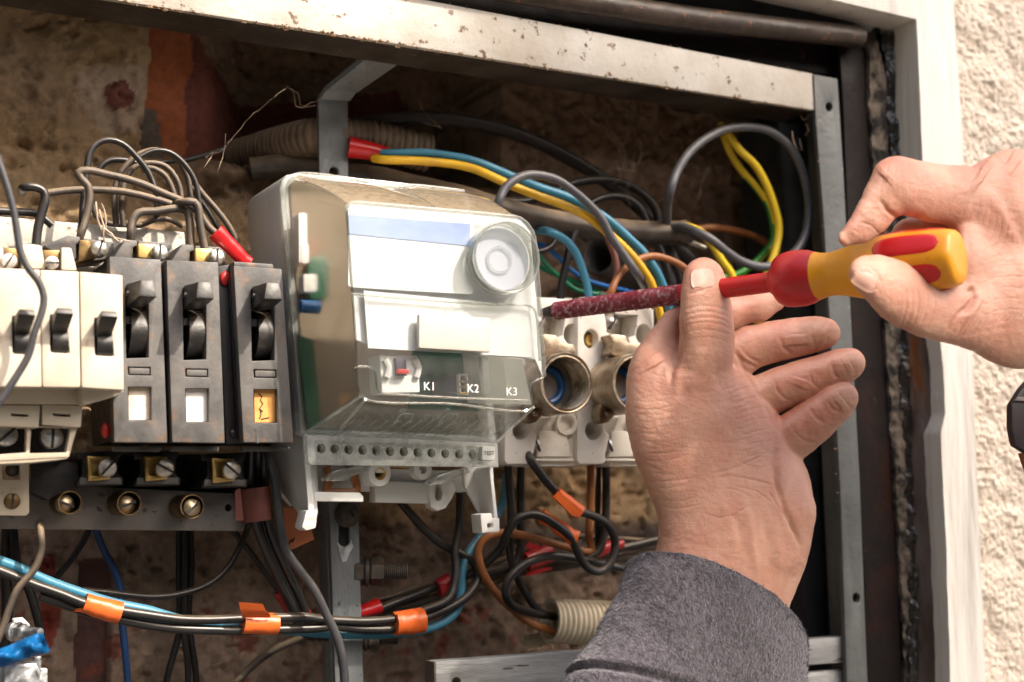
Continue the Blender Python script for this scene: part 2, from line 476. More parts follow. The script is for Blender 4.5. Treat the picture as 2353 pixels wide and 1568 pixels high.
def grid_mesh(name, V, mat, colours=None, parent=None, smooth=180):
    """V: (n,m,3) array of world points."""
    n, m, _ = V.shape
    me = bpy.data.meshes.new(name)
    idx = np.arange(n*m).reshape(n, m)
    q = np.stack([idx[:-1, :-1], idx[:-1, 1:], idx[1:, 1:], idx[1:, :-1]], -1).reshape(-1, 4)
    me.vertices.add(n*m); me.vertices.foreach_set('co', V.reshape(-1).astype(np.float32))
    me.loops.add(q.size); me.loops.foreach_set('vertex_index', q.ravel().astype(np.int32))
    me.polygons.add(len(q)); me.polygons.foreach_set('loop_start', np.arange(0, q.size, 4, dtype=np.int32))
    me.update(calc_edges=True)
    if colours is not None:
        a = me.color_attributes.new('paint', 'FLOAT_COLOR', 'POINT')
        c4 = np.ones((n*m, 4), np.float32); c4[:, :3] = colours.reshape(-1, 3)
        a.data.foreach_set('color', c4.ravel())
    return link_mesh(name, me, mat, parent, smooth)

# ------------------------------------------------------------------ recess: back wall
m, nt, b = new_mat('plaster')
at = N(nt, 'ShaderNodeAttribute', attribute_name='paint')
f1, h1 = noise_fac(nt, 220, .38, .62)
f2, _ = noise_fac(nt, 45, .35, .7, seed=4)
dark = N(nt, 'ShaderNodeHueSaturation', i_Value=.60); nt.links.new(at.outputs['Color'], dark.inputs['Color'])
lite = N(nt, 'ShaderNodeHueSaturation', i_Value=1.3, i_Saturation=.9); nt.links.new(at.outputs['Color'], lite.inputs['Color'])
c = mixc(nt, f1, dark.outputs[0], at.outputs['Color'])
c = mixc(nt, mathn(nt, 'MULTIPLY', f2, .6), c, lite.outputs[0])
nt.links.new(c, b.inputs['Base Color']); b.inputs['Roughness'].default_value = .85
bp = N(nt, 'ShaderNodeBump', i_Strength=.9, i_Distance=.0012); nt.links.new(h1, bp.inputs['Height']); nt.links.new(bp.outputs[0], b.inputs['Normal'])
MAT['plaster'] = m

YW = .108
pa, pb = U(-500, 1800, YW), U(1985, -150, YW)
xs = np.arange(pa.x, U(2060, 800, YW).x, .0014); zs = np.arange(U(300, 1900, YW).z, U(300, -330, YW).z, .0014)
Xg, Zg = np.meshgrid(xs, zs)
rel = np.stack([Xg-CAM.x, np.full_like(Xg, YW)-CAM.y, Zg-CAM.z], -1)
dz = rel@np.array(Fw)
PX = W0/2+FPX*(rel@np.array(Rc))/dz; PY = H0/2-FPX*(rel@np.array(Uc))/dz
wob = 26*fbm(Xg, Zg, 60, 4, 3); wob2 = 26*fbm(Xg, Zg, 60, 4, 9)
qx, qy = PX+wob, PY+wob2
hgt = .008*fbm(Xg, Zg, 25, 3, 1)+.0075*fbm(Xg, Zg, 110, 4, 2)
pit = fbm(Xg, Zg, 170, 3, 6); hgt -= .0035*sstep(.12, .26, pit)
cav = fbm(Xg, Zg, 55, 3, 12); hgt -= .004*sstep(.16, .3, cav)
C = np.empty(Xg.shape+(3,)); C[:] = (.33, .215, .11)
def paint(mask, c, a=1.0):
    mk = (mask*a)[..., None] if mask.dtype != bool else mask[..., None]*a
    C[:] = C*(1-mk)+np.array(c)*mk
big = sstep(-.12, .18, fbm(Xg, Zg, 18, 3, 21))
paint(big, (.20, .13, .075), .7)
paint(sstep(380, 430, qx)*(1-sstep(440, 500, qy)), (.20, .125, .075))
paint(sstep(1000, 1050, qx)*(1-sstep(900, 1000, qy)), (.26, .165, .105))
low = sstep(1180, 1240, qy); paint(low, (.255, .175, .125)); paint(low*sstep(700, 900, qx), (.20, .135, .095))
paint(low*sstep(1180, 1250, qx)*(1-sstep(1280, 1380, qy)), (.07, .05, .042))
# old brick painted red-brown beside the plaster, and the hollow behind it
rec = inpoly(PX+wob*.35, PY+wob2*.3, [(341, 40), (347, 110), (343, 150), (336, 230), (322, 330), (333, 360), (470, 366), (560, 378), (660, 372), (760, 392), (1000, 420), (1150, 430), (1150, -400), (341, -400)])
brick = inpoly(qx, PY+wob2*.5, [(345, 40), (440, 60), (480, 130), (600, 190), (760, 180), (1000, 150), (1040, 240), (800, 285), (640, 290), (470, 372), (320, 372)])
paint(rec & brick, (.135, .032, .018)); brk = inpoly(PX+wob*.4, PY+wob2, [(345, 40), (440, 60), (448, 150), (428, 210), (436, 330), (420, 380), (315, 372)])
paint(rec & brk, (.30, .076, .017)); paint(rec & inpoly(PX+wob*.3, PY, [(330, 240), (362, 250), (385, 365), (322, 365)]), (.10, .075, .06))
spot = inpoly(PX+wob*.8, PY+wob2*.8, [(240, 195), (262, 180), (290, 182), (312, 220), (300, 245), (265, 258), (246, 232)])
paint(inpoly(qx, qy, [(180, 160), (330, 140), (330, 300), (240, 310), (190, 250)]), (.34, .255, .19), .7)
paint(spot, (.13, .035, .022)); hgt[spot] += .0012
red2 = inpoly(qx, qy, [(92, 1280), (128, 1270), (140, 1420), (125, 1500), (100, 1470)])
paint(red2, (.20, .028, .014))
strip = inpoly(PX+wob*.25, qy, [(178, 1400), (188, 1290), (262, 1280), (256, 1420), (250, 1640), (172, 1640)])
paint(strip, (.105, .045, .038)); hgt[strip] = .0015*fbm(Xg, Zg, 40, 3, 30)[strip]-.007
red3 = (fbm(Xg, Zg, 90, 3, 44) > .2) & (PY > 1400); paint(red3, (.20, .045, .025), .8)
smooth_rec = rec & brick
hgt = np.where(smooth_rec, .003*fbm(Xg, Zg, 30, 3, 31)+.0008*fbm(Xg, Zg, 200, 3, 32), hgt)
hgt = hgt-np.where(rec, .05*sstep(470, 640, PX)+.004, 0)
hgt += .010*np.exp(-((PX-520)/95)**2-((PY-398)/22)**2)
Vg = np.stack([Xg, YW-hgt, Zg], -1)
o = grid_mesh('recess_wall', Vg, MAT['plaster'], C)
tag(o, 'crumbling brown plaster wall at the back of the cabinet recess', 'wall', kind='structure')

# the niche that holds everything: roof, floor and cheeks behind the wall face
xl, xr = float(xs[0]), float(xs[-1]); zb, zt = float(zs[0]), float(zs[-1])
def wbox(mb, x0, x1, y0, y1, z0, z1):
    return mb.solid([Vector((x0, y0, z0)), Vector((x1, y0, z0)), Vector((x1, y0, z1)), Vector((x0, y0, z1))], (0, y1-y0, 0))
ztop = U(1000, -5, .03).z+.012
xrr = U(2015, 700, .0).x
mb = MB()
wbox(mb, xl-.03, xrr+.05, .016, .19, ztop, ztop+.03)
wbox(mb, xrr+.002, xrr+.04, .016, .19, zb-.02, ztop-.001)
wbox(mb, xl-.04, xl+.005, -.02, .19, zb-.02, ztop-.001)
wbox(mb, xl+.006, xrr, -.02, .19, zb-.03, zb+.002)
o = mb.build('recess_lining', MAT['dark_channel']); tag(o, 'dark lining of the recess around the cabinet frame', 'lining', kind='structure')

# ------------------------------------------------------------------ outer wall, white timber surround, reveal
YO = -.022
x_in = U(2112, 500, YO).x; x_out = U(2213, 500, YO).x
ns, ms = 560, 300
tt = np.linspace(0, 1, ms); ss = np.linspace(0, 1, ns)
top_r, bot_r = U(2196, -60, YO-.002), U(2266, 1640, YO-.002)
Vp = np.empty((ns, ms, 3))
for i, s in enumerate(ss):
    e = top_r.lerp(bot_r, s)
    Vp[i, :, 0] = e.x-.004+tt*.24
    Vp[i, :, 2] = e.z
peb = fbm(Vp[:, :, 0], Vp[:, :, 2], 480, 2, 51)*.0026+fbm(Vp[:, :, 0], Vp[:, :, 2], 60, 3, 52)*.006
Vp[:, :, 1] = YO+.003-peb
o = grid_mesh('rendered_wall', Vp[:, ::-1], MAT['pebbledash'])
tag(o, 'cream pebble-dashed outer wall to the right of the cabinet', 'wall', kind='structure')

mb = MB(); _hz = U(1500, -150, YO).z
wbox(mb, xl-.25, float(Vp[0, -1, 0]), YO+.004, .19, _hz+.03, _hz+.5); wbox(mb, float(Vp[0, -1, 0])-.01, float(Vp[0, -1, 0])+.4, YO+.004, .19, zb-.3, _hz+.5); wbox(mb, xl-.25, xl-.041, YO+.004, .19, zb-.3, _hz+.029)
o = mb.build('rendered_wall', MAT['pebbledash']); tag(o, 'cream pebble-dashed outer wall above and around the cabinet', 'wall', kind='structure')
t = thing('timber_surround', 'white painted weathered timber surround beside the pebble-dashed wall', 'door surround', U(2160, 1568, YO))
def band(pl, pr, Y, depth, n=260, mcols=26, amp=.0006, freq=(260, 40), sd=3, name='jamb', mat=None, par=None, edge=.0014):
    """vertical strip between two picture polylines, rough face, real thickness (wraps back at both edges)"""
    V = np.empty((n, mcols+4, 3))
    yl = [p[1] for p in pl]; 
    for i in range(n):
        s = i/(n-1)
        a = U(*poly_at(pl, s), Y[0] if isinstance(Y, tuple) else Y); b_ = U(*poly_at(pr, s), Y[1] if isinstance(Y, tuple) else Y)
        for k in range(mcols):
            V[i, k+2] = a.lerp(b_, k/(mcols-1))
        V[i, 1] = V[i, 2]+np.array((0, .0015, 0)); V[i, 0] = V[i, 2]+np.array((0, depth, 0))
        V[i, -2] = V[i, -3]+np.array((0, .0015, 0)); V[i, -1] = V[i, -3]+np.array((0, depth, 0))
    d = amp*2*fbm(V[:, 2:-2, 0]*freq[0], V[:, 2:-2, 2]*freq[1], 1, 4, sd)
    V[:, 2:-2, 1] -= d
    je = edge*2*fbm(V[:, 2, 2]*70, V[:, 2, 2]*0, 1, 4, sd+5); V[:, 0:4, 0] += je[:, None]
    je = edge*2*fbm(V[:, 2, 2]*70, V[:, 2, 2]*0+9, 1, 4, sd+6); V[:, -4:, 0] += je[:, None]
    return grid_mesh(name, V[:, ::-1], mat, None, par, 50)
def poly_at(pl, s):
    """point at fraction s of a polyline by its y"""
    y = pl[0][1]+(pl[-1][1]-pl[0][1])*s
    for a, b_ in zip(pl, pl[1:]):
        if a[1] <= y <= b_[1] or b_ is pl[-1]:
            f = (y-a[1])/(b_[1]-a[1]); return (a[0]+(b_[0]-a[0])*f, y)
band([(2094, -60), (2107, 46), (2120, 370), (2137, 560), (2168, 847), (2172, 950), (2162, 995), (2174, 1250), (2186, 1640)],
     [(2188, -60), (2199, 144), (2208, 240), (2236, 850), (2252, 1250), (2267, 1640)], YO, .03, name='jamb', mat=MAT['white_timber'], par=t, edge=.0004)
mb = MB()
mb.prism([(-400, -640), (2100, -190), (2104, -60), (2106, 45), (1908, -1), (1500, -92), (-400, -520)], YO, YO+.022, .0008)
mb.build('head', MAT['white_timber'], t)
# reveal: grey-brown old paint, rust patches
t = thing('steel_surround', 'dark rusty steel angle frame around the grey cabinet frame', 'door frame', U(1970, 1568, .003))
mb = MB()
R1 = [(1928, 90), (1938, 240), (1945, 420), (1960, 800), (1975, 1100), (1985, 1300), (1996, 1640)]
R2 = [(1990, 75), (1993, 130), (2005, 330), (2018, 520), (2040, 850), (2058, 1130), (2073, 1400), (2082, 1640)]
mb.prism(R1[:]+R2[::-1], .004, .012, .0008)
mb.build('upright', MAT['dark_steel'], t)
mb = MB()
mb.prism([(900, -62), (1965, 112), (1990, 75), (2004, 330), (1936, 330), (1926, 175), (900, 20)], .0135, .022, .0006)
mb.build('lintel', MAT['dark_steel'], t)
P = path([(880, -72), (1200, -17), (1600, 43), (1976, 86)], -.004)
mb = MB(); mb.tube(spline(P, .01), .0062, 18); mb.build('half_round_moulding', MAT['rust_moulding'], t)
band(R2, [(2006, 75), (2032, 150), (2042, 330), (2052, 520), (2068, 850), (2082, 1130), (2089, 1400), (2094, 1640)], (.0015, -.0005), .02, n=420, amp=.0022, freq=(300, 190), sd=14, name='mortar_joint', mat=MAT['mortar'], par=t, edge=.0022)
band([(2030, 80), (2034, 150), (2044, 330), (2053, 520), (2068, 850), (2080, 1130), (2088, 1400), (2092, 1640)],
     [(2052, 70), (2056, 150), (2065, 330), (2074, 520), (2090, 850), (2100, 1130), (2108, 1400), (2112, 1640)], (-.0005, -.0035), .02, n=420, amp=.0026, freq=(200, 150), sd=24, name='tar_seal', mat=MAT['tar'], par=t, edge=.0016)
band([(2052, 45), (2056, 150), (2065, 330), (2074, 520), (2090, 850), (2100, 1130), (2108, 1400), (2112, 1640)],
     [(2106, 45), (2113, 240), (2121, 370), (2138, 560), (2169, 847), (2174, 950), (2166, 995), (2175, 1250), (2187, 1640)], (-.0025, YO+.004), .02, n=300, amp=.0010, freq=(140, 45), sd=34, name='reveal_face', mat=MAT['reveal'], par=t, edge=.001)
mb = MB()   # underside of the timber head, old paint
fr = [(1300, -135), (1560, -79), (1908, 1), (2104, 44)]; bk = [(1300, -95), (1560, -45), (1985, 50), (2040, 52)]
V = [U(*p, YO+.001) for p in fr]+[U(*p, -.002) for p in bk[::-1]]
mb.solid(V, (0, 0, .003)); mb.build('head_soffit', MAT['reveal'], t)

# unseen, behind the viewer: added sun blocker for the right half, sky blockers, paving
LH = 7.0; hx = .285+LH*math.tan(SUN_AZ); tn = math.tan(SUN_AZ)
mb = MB(); mb.solid([Vector((hx, -LH, 0)), Vector((hx+.64, -LH, 0)), Vector((hx+.64+.8*tn, -LH-.8, 0)), Vector((hx+.8*tn, -LH-.8, 0))], (0, 0, 9.8)); o = mb.build('sun_blocker', pm('sun_blocker_brick', (.20, .09, .06), .85, 0, (.14, .06, .04), 8)); tag(o, 'added unseen brick block that shades the right half of the cabinet', 'sun blocker', kind='structure')  # added only to keep the sun off the right half
mb = MB(); wbox(mb, -14, 14, -16, .25, -.05, 0); o = mb.build('ground', pm('paving', (.14, .125, .105), .85, 0, (.10, .09, .075), 3)); tag(o, kind='structure')
mb = MB(); wbox(mb, -13, 13, -10.6, -9.4, 0, 5.0); wbox(mb, -5.0, -3.2, -9.39, .2, 0, 5.6); o = mb.build('sky_blocker', pm('sky_blocker_green', (.035, .045, .018), .8, 0, (.02, .03, .012), 3)); tag(o, kind='structure')  # added out of view to cut sky light from low and left

# ------------------------------------------------------------------ the grey cabinet frame
cf = thing('cabinet_frame', 'grey painted steel angle frame of the open cabinet, dusty top rail', 'metal frame', U(1960, 1568, 0))
mb = MB()
def lerp2(a, b, f): return (a[0]+(b[0]-a[0])*f, a[1]+(b[1]-a[1])*f)
# top rail: front flange + flange going back
mb.prism([(-180, -205), (1020, 7), (1869, 169), (1872, 254), (870, 95), (-180, -68)], 0, .0035, .0010)
A_, B_ = U(-180, -68, .0036), U(1868, 253, .0036)
mb.build('top_rail', MAT['rail_paint'], cf)
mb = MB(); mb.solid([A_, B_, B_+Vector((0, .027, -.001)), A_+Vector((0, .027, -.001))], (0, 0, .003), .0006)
mb.build('rail_flange', MAT['rail_under_shade'], cf)
mb = MB()
hole1 = ell_pts(1905.5, 246, 8, 10.5, 16); hole2 = ell_pts(1968, 1374, 8.5, 11, 16)
mb.prism([(1870, 171), (1925, 181), (1940, 420), (1960, 800), (1976, 1100), (1997, 1640), (1949, 1640), (1930, 1100), (1908, 760), (1893, 500), (1876, 290)], -.0012, .0022, .0007, holes=[hole1, hole2])
mb.build('upright', MAT['frame_paint'], cf)
mb = MB()
A_, B_ = U(1924, 190, .0024), U(1995, 1640, .0024)
mb.solid([A_, B_, B_+Vector((0, .026, 0)), A_+Vector((0, .026, 0))], (-.0025, 0, 0), .0005)
mb.build('upright_flange', MAT['frame_paint'], cf)
mb = MB()
for (x, y) in ((1905.5, 246), (1968, 1374)):
    mb.prism(ell_pts(x, y, 12, 14, 16), .0024, .0034)
mb.build('screw_hole', MAT['dark_slot'], cf)
mb = MB()
mb.prism([(1001, 1521), (1330, 1497), (1700, 1480), (1842, 1472), (1943, 1463), (1946, 1522), (1842, 1530), (1600, 1548), (1330, 1566), (1200, 1640), (1004, 1640)], .0028, .012, .0028, seg=3,
         holes=[ell_pts(1049, 1566, 10, 9, 14)])
mb.prism([(1500, 1566), (1842, 1547), (1947, 1538), (1952, 1640), (1500, 1640)], .0045, .012, .0025, seg=3)
mb.build('lower_rail', MAT['bar_paint'], cf)
mb = MB(); mb.prism([(997, 1522), (1002, 1521), (1005, 1640), (1000, 1640)], .0020, .0125, .0003); mb.build('rusty_end', MAT['rust_moulding'], cf)

# dark uprights deeper in the cabinet, right
t = thing('inner_channel', 'dark grey steel channel standing inside the cabinet behind the right upright', 'metal channel', U(1830, 1460, .07))
mb = MB()
mb.prism([(1790, 280), (1838, 285), (1872, 800), (1898, 1500), (1858, 1500), (1812, 800)], .050, .054, .0006)
mb.prism([(1840, 285), (1866, 290), (1925, 1500), (1899, 1500), (1873, 800)], .056, .060, .0006)
mb.build('channel_web', MAT['dark_channel'], t)
mb = MB(); A_, B_ = U(1790, 280, .0545), U(1858, 1500, .0545)
mb.solid([A_, B_, B_+Vector((0, .04, 0)), A_+Vector((0, .04, 0))], (.003, 0, 0)); mb.build('channel_flange', MAT['dark_channel'], t)

# ------------------------------------------------------------------ hanging strap with slots
t = thing('mounting_strap', 'grey painted flat steel strap with a bend, running behind the meter from rail to floor', 'metal strap', U(790, 1568, .07))
slot1 = ell_pts(768.5, 394, 10, 10, 14)
mb = MB()
YS = .066
upr = [(732, 222), (800, 226), (801, 420), (806, 1180), (738, 1180), (735, 700)]
slot = [(757, 1180)]
mb.prism([(732, 221), (800, 225), (801, 600), (736, 600)], YS, YS+.003, .0007, holes=[ell_pts(768, 396, 11, 13, 16)])
mb.prism([(748, 1100), (822, 1100), (829, 1350), (838, 1640), (773, 1640), (757, 1180)], YS-.012, YS-.009, .0007,
         holes=[rrect(779, 1186, 803, 1256, 11.5)])
mb.prism([(738, 601), (806, 601), (822, 1099), (750, 1099)], YS-.006, YS-.003, .0007)
mb.prism([(757, 1181), (772, 1640), (765, 1640), (748, 1150)], YS-.0088, YS+.004, .0004)
# bent arm up to the back of the rail
a0, a1 = U(732, 221, YS), U(800, 225, YS)
b0, b1 = U(862, 104, .028), U(938, 118, .028)
mid0, mid1 = U(815, 150, .045), U(890, 165, .045)
V = np.array([[a0, a1], [a0.lerp(b0, .12)+Vector((0, 0, .002)), a1.lerp(b1, .12)+Vector((0, 0, .002))], [a0.lerp(b0, .9), a1.lerp(b1, .9)], [b0, b1]])
for i in range(3):
    p, q_, r_, s_ = [Vector(v) for v in (V[i][0], V[i][1], V[i+1][1], V[i+1][0])]
    nrm = (q_-p).cross(s_-p).normalized()
    mb.solid([p, q_, r_, s_], nrm*.003)
mb.build('strap_body', MAT['strap_paint'], t)
mb = MB(); mb.prism(rrect(770, 1180, 812, 1262, 5), YS-.0086, YS-.006)
mb.build('slot_backing', MAT['dark_slot'], t)
mb = MB()   # bare metal where the paint has worn off below the slot
mb.prism([(774, 1246), (781, 1252), (792, 1259), (801, 1254), (808, 1240), (812, 1258), (803, 1271), (797, 1290), (786, 1292), (780, 1272)], YS-.0124, YS-.0121)
mb.build('bare_patch', MAT['zinc'], t)
# slotted bolt at the top of the lower strap
t = thing('strap_bolt', 'dark slotted round-head bolt on the strap just under the meter', 'bolt', U(797, 1200, YS-.014))
mb = MB()
mb.lathe(U(797, 1181, YS-.012), (0, -1, .1), [(0, .006), (.0045, .0058), (.0058, .004), (.0060, .001), (.0068, .0009), (.0068, -.0005), (0, -.0005)], 24)
mb.build('bolt_head', MAT['dark_bolt'], t)
mb = MB(); mb.solid([U(806, 1172, YS-.0185), U(815, 1186, YS-.0185), U(812, 1189, YS-.0185), U(803, 1175, YS-.0185)], (0, .003, 0)); mb.build('slot', MAT['dark_slot'], t)

def side_bolt(p, name, label, s=1.0, nut2=True):
    t = thing(name, label, 'bolt', p)
    ax = Vector((1, -.35, -.02)).normalized()
    def hexp(r, h0, h1):
        return [(r*.86, h0), (r, h0+.0004), (r, h1-.0004), (r*.86, h1)]
    mb = MB(); mb.lathe(p, ax, [(0, -.006*s), (.0066*s, -.006*s), (.0074*s, -.0050*s), (.0074*s, -.0012*s), (.0066*s, 0), (0, 0)], 6); mb.build('nut', MAT['dark_bolt'], t, smooth=20)
    mb = MB(); mb.lathe(p, ax, [(0, .0002*s), (.0078*s, .0002*s), (.0078*s, .0020*s), (0, .0020*s)], 28); mb.build('washer', MAT['dark_bolt'], t)
    mb = MB(); mb.lathe(p, ax, [(0, .0022*s), (.0060*s, .0022*s), (.0070*s, .0032*s), (.0070*s, .0085*s), (.0060*s, .0095*s), (0, .0095*s)], 6); mb.build('nut', MAT['dark_bolt'], t, smooth=20)
    pr = [(0, .0095*s)]; h = .0096*s
    while h < .021*s: pr += [(.0036*s, h), (.0041*s, h+.0004*s), (.0036*s, h+.0009*s)]; h += .0010*s
    pr += [(.0030*s, h), (0, h)]
    mb = MB(); mb.lathe(p, ax, pr, 20); mb.build('threaded_rod', MAT['dark_bolt'], t)
side_bolt(U(838, 1313, .058), 'bolt', 'dark steel bolt with two nuts and bare thread sticking out of the strap side', 1.0)
side_bolt(U(836, 1468, .062), 'bolt', 'dark nut half hidden under the taped cables on the strap', .8)

# ------------------------------------------------------------------ mounting rails behind the breakers
t = thing('mounting_rail', 'grey steel mounting rail under the breakers with brass studs', 'metal rail', U(260, 1222, .045))
mb = MB()
mb.prism([(-260, 1095), (560, 1135), (561, 1221), (300, 1219), (-260, 1213)], .040, .0435, .0012, holes=[ell_pts(525, 1167, 7.5, 8.5, 14)])
A_, B_ = U(-260, 1211, .0437), U(560, 1219, .0437)
mb.solid([A_, B_, B_+Vector((0, .025, 0)), A_+Vector((0, .025, 0))], (0, 0, .003), .0005)
mb.build('rail_body', MAT['plate_paint'], t)
mb = MB(); mb.prism(ell_pts(525, 1167, 10, 11, 14), .0436, .0446); mb.build('screw_hole', MAT['dark_slot'], t)
t = thing('mounting_rail', 'pale grey steel mounting rail above the breakers, behind the bent wires', 'metal rail', U(260, 560, .05))
mb = MB()
mb.prism([(-260, 478), (0, 497), (425, 533), (432, 640), (-260, 640)], .052, .0555, .001)
mb.build('rail_body', MAT['rail_paint'], t)
# ------------------------------------------------------------------ device helpers
def loft(mb, A, YA, B, YB, bev=0, caps=True):
    """closed polygons A (at YA) and B (at YB) with the same number of picture points; Y may be per-point lists"""
    n = len(A); b = bmesh.new()
    ya = YA if isinstance(YA, (list, tuple)) else [YA]*n
    yb = YB if isinstance(YB, (list, tuple)) else [YB]*n
    a_ = [b.verts.new(U(p[0], p[1], y)) for p, y in zip(A, ya)]; b_ = [b.verts.new(U(p[0], p[1], y)) for p, y in zip(B, yb)]
    for i in range(n):
        j = (i+1) % n; b.faces.new((a_[i], a_[j], b_[j], b_[i]))
    if caps: b.faces.new(a_[::-1]); b.faces.new(b_)
    bmesh.ops.recalc_face_normals(b, faces=b.faces[:])
    if bev:
        es = [e for e in b.edges if len(e.link_faces) == 2 and e.calc_face_angle(0) > R(25)]
        bmesh.ops.bevel(b, geom=es, offset=bev, segments=2, affect='EDGES', profile=.6, clamp_overlap=True)
    return mb.add(b)
def screw(parent, x, y, Y, r, mat, ang=30, dome=.25, thick=.0022, axis=(0, -1, 0), slot=True, name='screw'):
    c = U(x, y, Y); rm = r*mpp(c); ax = Vector(axis).normalized()
    mb = MB()
    mb.lathe(c, ax, [(0, -thick), (rm, -thick), (rm, -.0003), (rm*.93, 0), (rm*.6, rm*dome*.6), (rm*.25, rm*dome*.95), (0, rm*dome)], 24)
    o = mb.build(name, mat, parent)
    if slot:
        u = Vector((math.cos(R(ang)), 0, math.sin(R(ang)))); u = (u-ax*u.dot(ax)).normalized(); v = ax.cross(u)
        w = rm*.13
        P = [c+u*rm*.97*a+v*w*b_-ax*rm*.12 for a, b_ in ((-1, -1), (1, -1), (1, 1), (-1, 1))]
        mb = MB(); mb.solid(P, ax*(rm*dome+rm*.16)); mb.build('slot', MAT['dark_slot'], o)
    return o
def sh(pts, dx, dy): return [(p[0]+dx, p[1]+dy) for p in pts]

# ------------------------------------------------------------------ three old grey circuit breakers
def grey_breaker(quad, dx, dy, label, paper, seam=False, top=None, low=None, extra_tab=False):
    YF = -.012
    cx = (quad[2][0]+quad[3][0])/2
    t = thing('circuit_breaker', label, 'circuit breaker', U(cx, quad[2][1], .02), 'old grey circuit breakers with large black knobs')
    mb = MB()
    hole = sh([(420, 664), (474, 664), (474, 826), (422, 828)], dx, dy)
    lab = sh([(426, 893), (480, 893), (480.5, 970), (427.5, 970)], dx, dy)
    slot = sh([(426, 847), (478, 848), (478.5, 867), (427, 866)], dx, dy)
    mb.prism(quad, YF, YF+.0065, .0007, holes=[hole, lab, slot])
    if seam: mb.prism([(590, 1018), (595, 1018), (592, 985), (588, 985)], YF-.0002, YF+.001)
    if extra_tab: mb.prism([(537, 601), (628, 607), (630, 622), (539, 616)], YF+.004, YF+.012, .0006)
    lip = [(quad[3][0]-2, 1026), (quad[3][0]+108, 1026), (quad[3][0]+107, 1038), (quad[3][0]-1, 1037)]
    mb.prism(lip, YF+.0105, YF+.016, .0005)
    mb.build('face', MAT['bakelite'], t)
    ins = [(quad[0][0]+2, quad[0][1]+3), (quad[1][0]-2, quad[1][1]+3), (quad[2][0]-3, quad[2][1]-3), (quad[3][0]+3, quad[3][1]-3)]
    mb = MB(); mb.prism(ins, YF+.0130, .052, .0006)
    fr = [hole[0], hole[1], lab[2], lab[3]]
    for a, b_ in zip(ins, ins[1:]+ins[:1]): pass
    mb.prism(ins, YF+.0066, YF+.0128, 0, holes=[hole, sh([(424, 846), (482, 846), (484, 974), (424, 974)], dx, dy)])
    mb.build('case', MAT['black_bakelite'], t)
    mb = MB(); mb.prism([(p[0]+o_[0], p[1]+o_[1]) for p, o_ in zip(lab, ((1, 1), (-1, 1), (-1, -1), (1, -1)))], YF+.0035, YF+.0045); pl = mb.build('label_card', paper, t)
    if paper is MAT['paper_orange']:
        for i, pts in enumerate(([(594, 905), (602, 912), (598, 920), (604, 928), (597, 938), (600, 950), (596, 962)], [(596, 940), (604, 946)], [(600, 964), (618, 960)])):
            mb = MB(); mb.tube(spline(path(pts, YF+.0034), .002), .00025, 5); mb.build('pen_mark', MAT['ink'], pl)
    mb = MB(); mb.prism(sh([(429, 849.5), (475.5, 850.5), (476, 864.5), (430, 863.5)], dx, dy), YF+.0005, YF+.0045, .0003); mb.build('inset_tab', MAT['bakelite'], t)
    # toggle: knob, drum behind it
    mb = MB()
    cap = z(2, (1516, 588), (1616, 590), (1644, 722), (1500, 716)); base = z(2, (1396, 622), (1520, 622), (1556, 800), (1398, 806))
    loft(mb, sh(cap, dx, dy), [YF-.020, YF-.020, YF-.0215, YF-.0215], sh(base, dx, dy), YF+.002, .0009)
    kn = mb.build('knob', MAT['knob_black'], t)
    mb = MB(); c = U(*z1p(2, 1437+dx/.3001, 692+dy/.3001), YF-.0095); mb.lathe(c+Vector((-.0007, 0, 0)), (-1, 0, 0), [(0, 0), (.0012, 0), (.0012, .0009), (0, .0009)], 12); mb.build('pin_hole', MAT['dark_slot'], kn)
    mb = MB(); c0 = U(421+dx, 770+dy, YF+.012); c1 = U(462+dx, 772+dy, YF+.012)
    mb.tube([c0, c0.lerp(c1, .5), c1], .0112, 28); mb.build('drum', MAT['knob_black'], t)
    mb = MB(); mb.prism(sh([(421, 731), (457, 733), (456, 749), (421, 748)], dx, dy), YF+.0035, YF+.006); mb.build('indicator_strip', MAT['bakelite'], t)
    if top:
        x, y = top
        mb = MB()
        mb.prism([(x-107, y+12), (x-80, y-30), (x-53, y-27), (x-52, y-16), (x-62, y-11), (x-62, y+14)], .012, .040, .0006)
        mb.prism([(x-50, y-26), (x+24, y-22), (x+27, y-9), (x+20, y-5), (x+20, y+12), (x-50, y+12)], .020, .040, .0006)
        mb.build('terminal_shoulder', MAT['bakelite'], t)
        mb = MB(); mb.prism([(x-50, y-20), (x-8, y-18), (x-6, y+16), (x-50, y+12)], .008, .0195, .0006); mb.build('brass_clamp', MAT['brass'], t)
        screw(t, x, y, .004, 19, MAT['screw_steel'], 88, .2, .004)
    if low:
        x, y = low
        mb = MB()
        mb.prism([(x-70, y-18), (x-58, y-22), (x-58, y+16), (x-70, y+32), (x-70, y+42), (x+34, y+40), (x+36, y+24), (x+24, y+14), (x+24, y-20), (x+30, y-25), (x+30, y-40), (x-74, y-36)], .019, .048, .0005)
        mb.build('terminal_block', MAT['black_bakelite'], t)
        mb = MB(); mb.prism([(x-64, y+22), (x+30, y+22), (x+31, y+37), (x-66, y+38)], .0165, .0188, .0004); mb.build('terminal_lip', MAT['bakelite'], t)
        mb = MB(); mb.prism([(x-47, y-28), (x+6, y-26), (x+6, y+26), (x-45, y+31)], .014, .0186, .0007, holes=[[(x-38, y-18), (x-2, y-18), (x-2, y+16), (x-36, y+18)]])
        mb.prism([(x-45, y-24), (x+4, y-22), (x+4, y+26), (x-43, y+27)], .0178, .0184)
        mb.build('brass_clamp', MAT['brass'], t)
        screw(t, x, y, .0085, 21, MAT['screw_steel'], low_ang[label], .12, .0048)
    return t
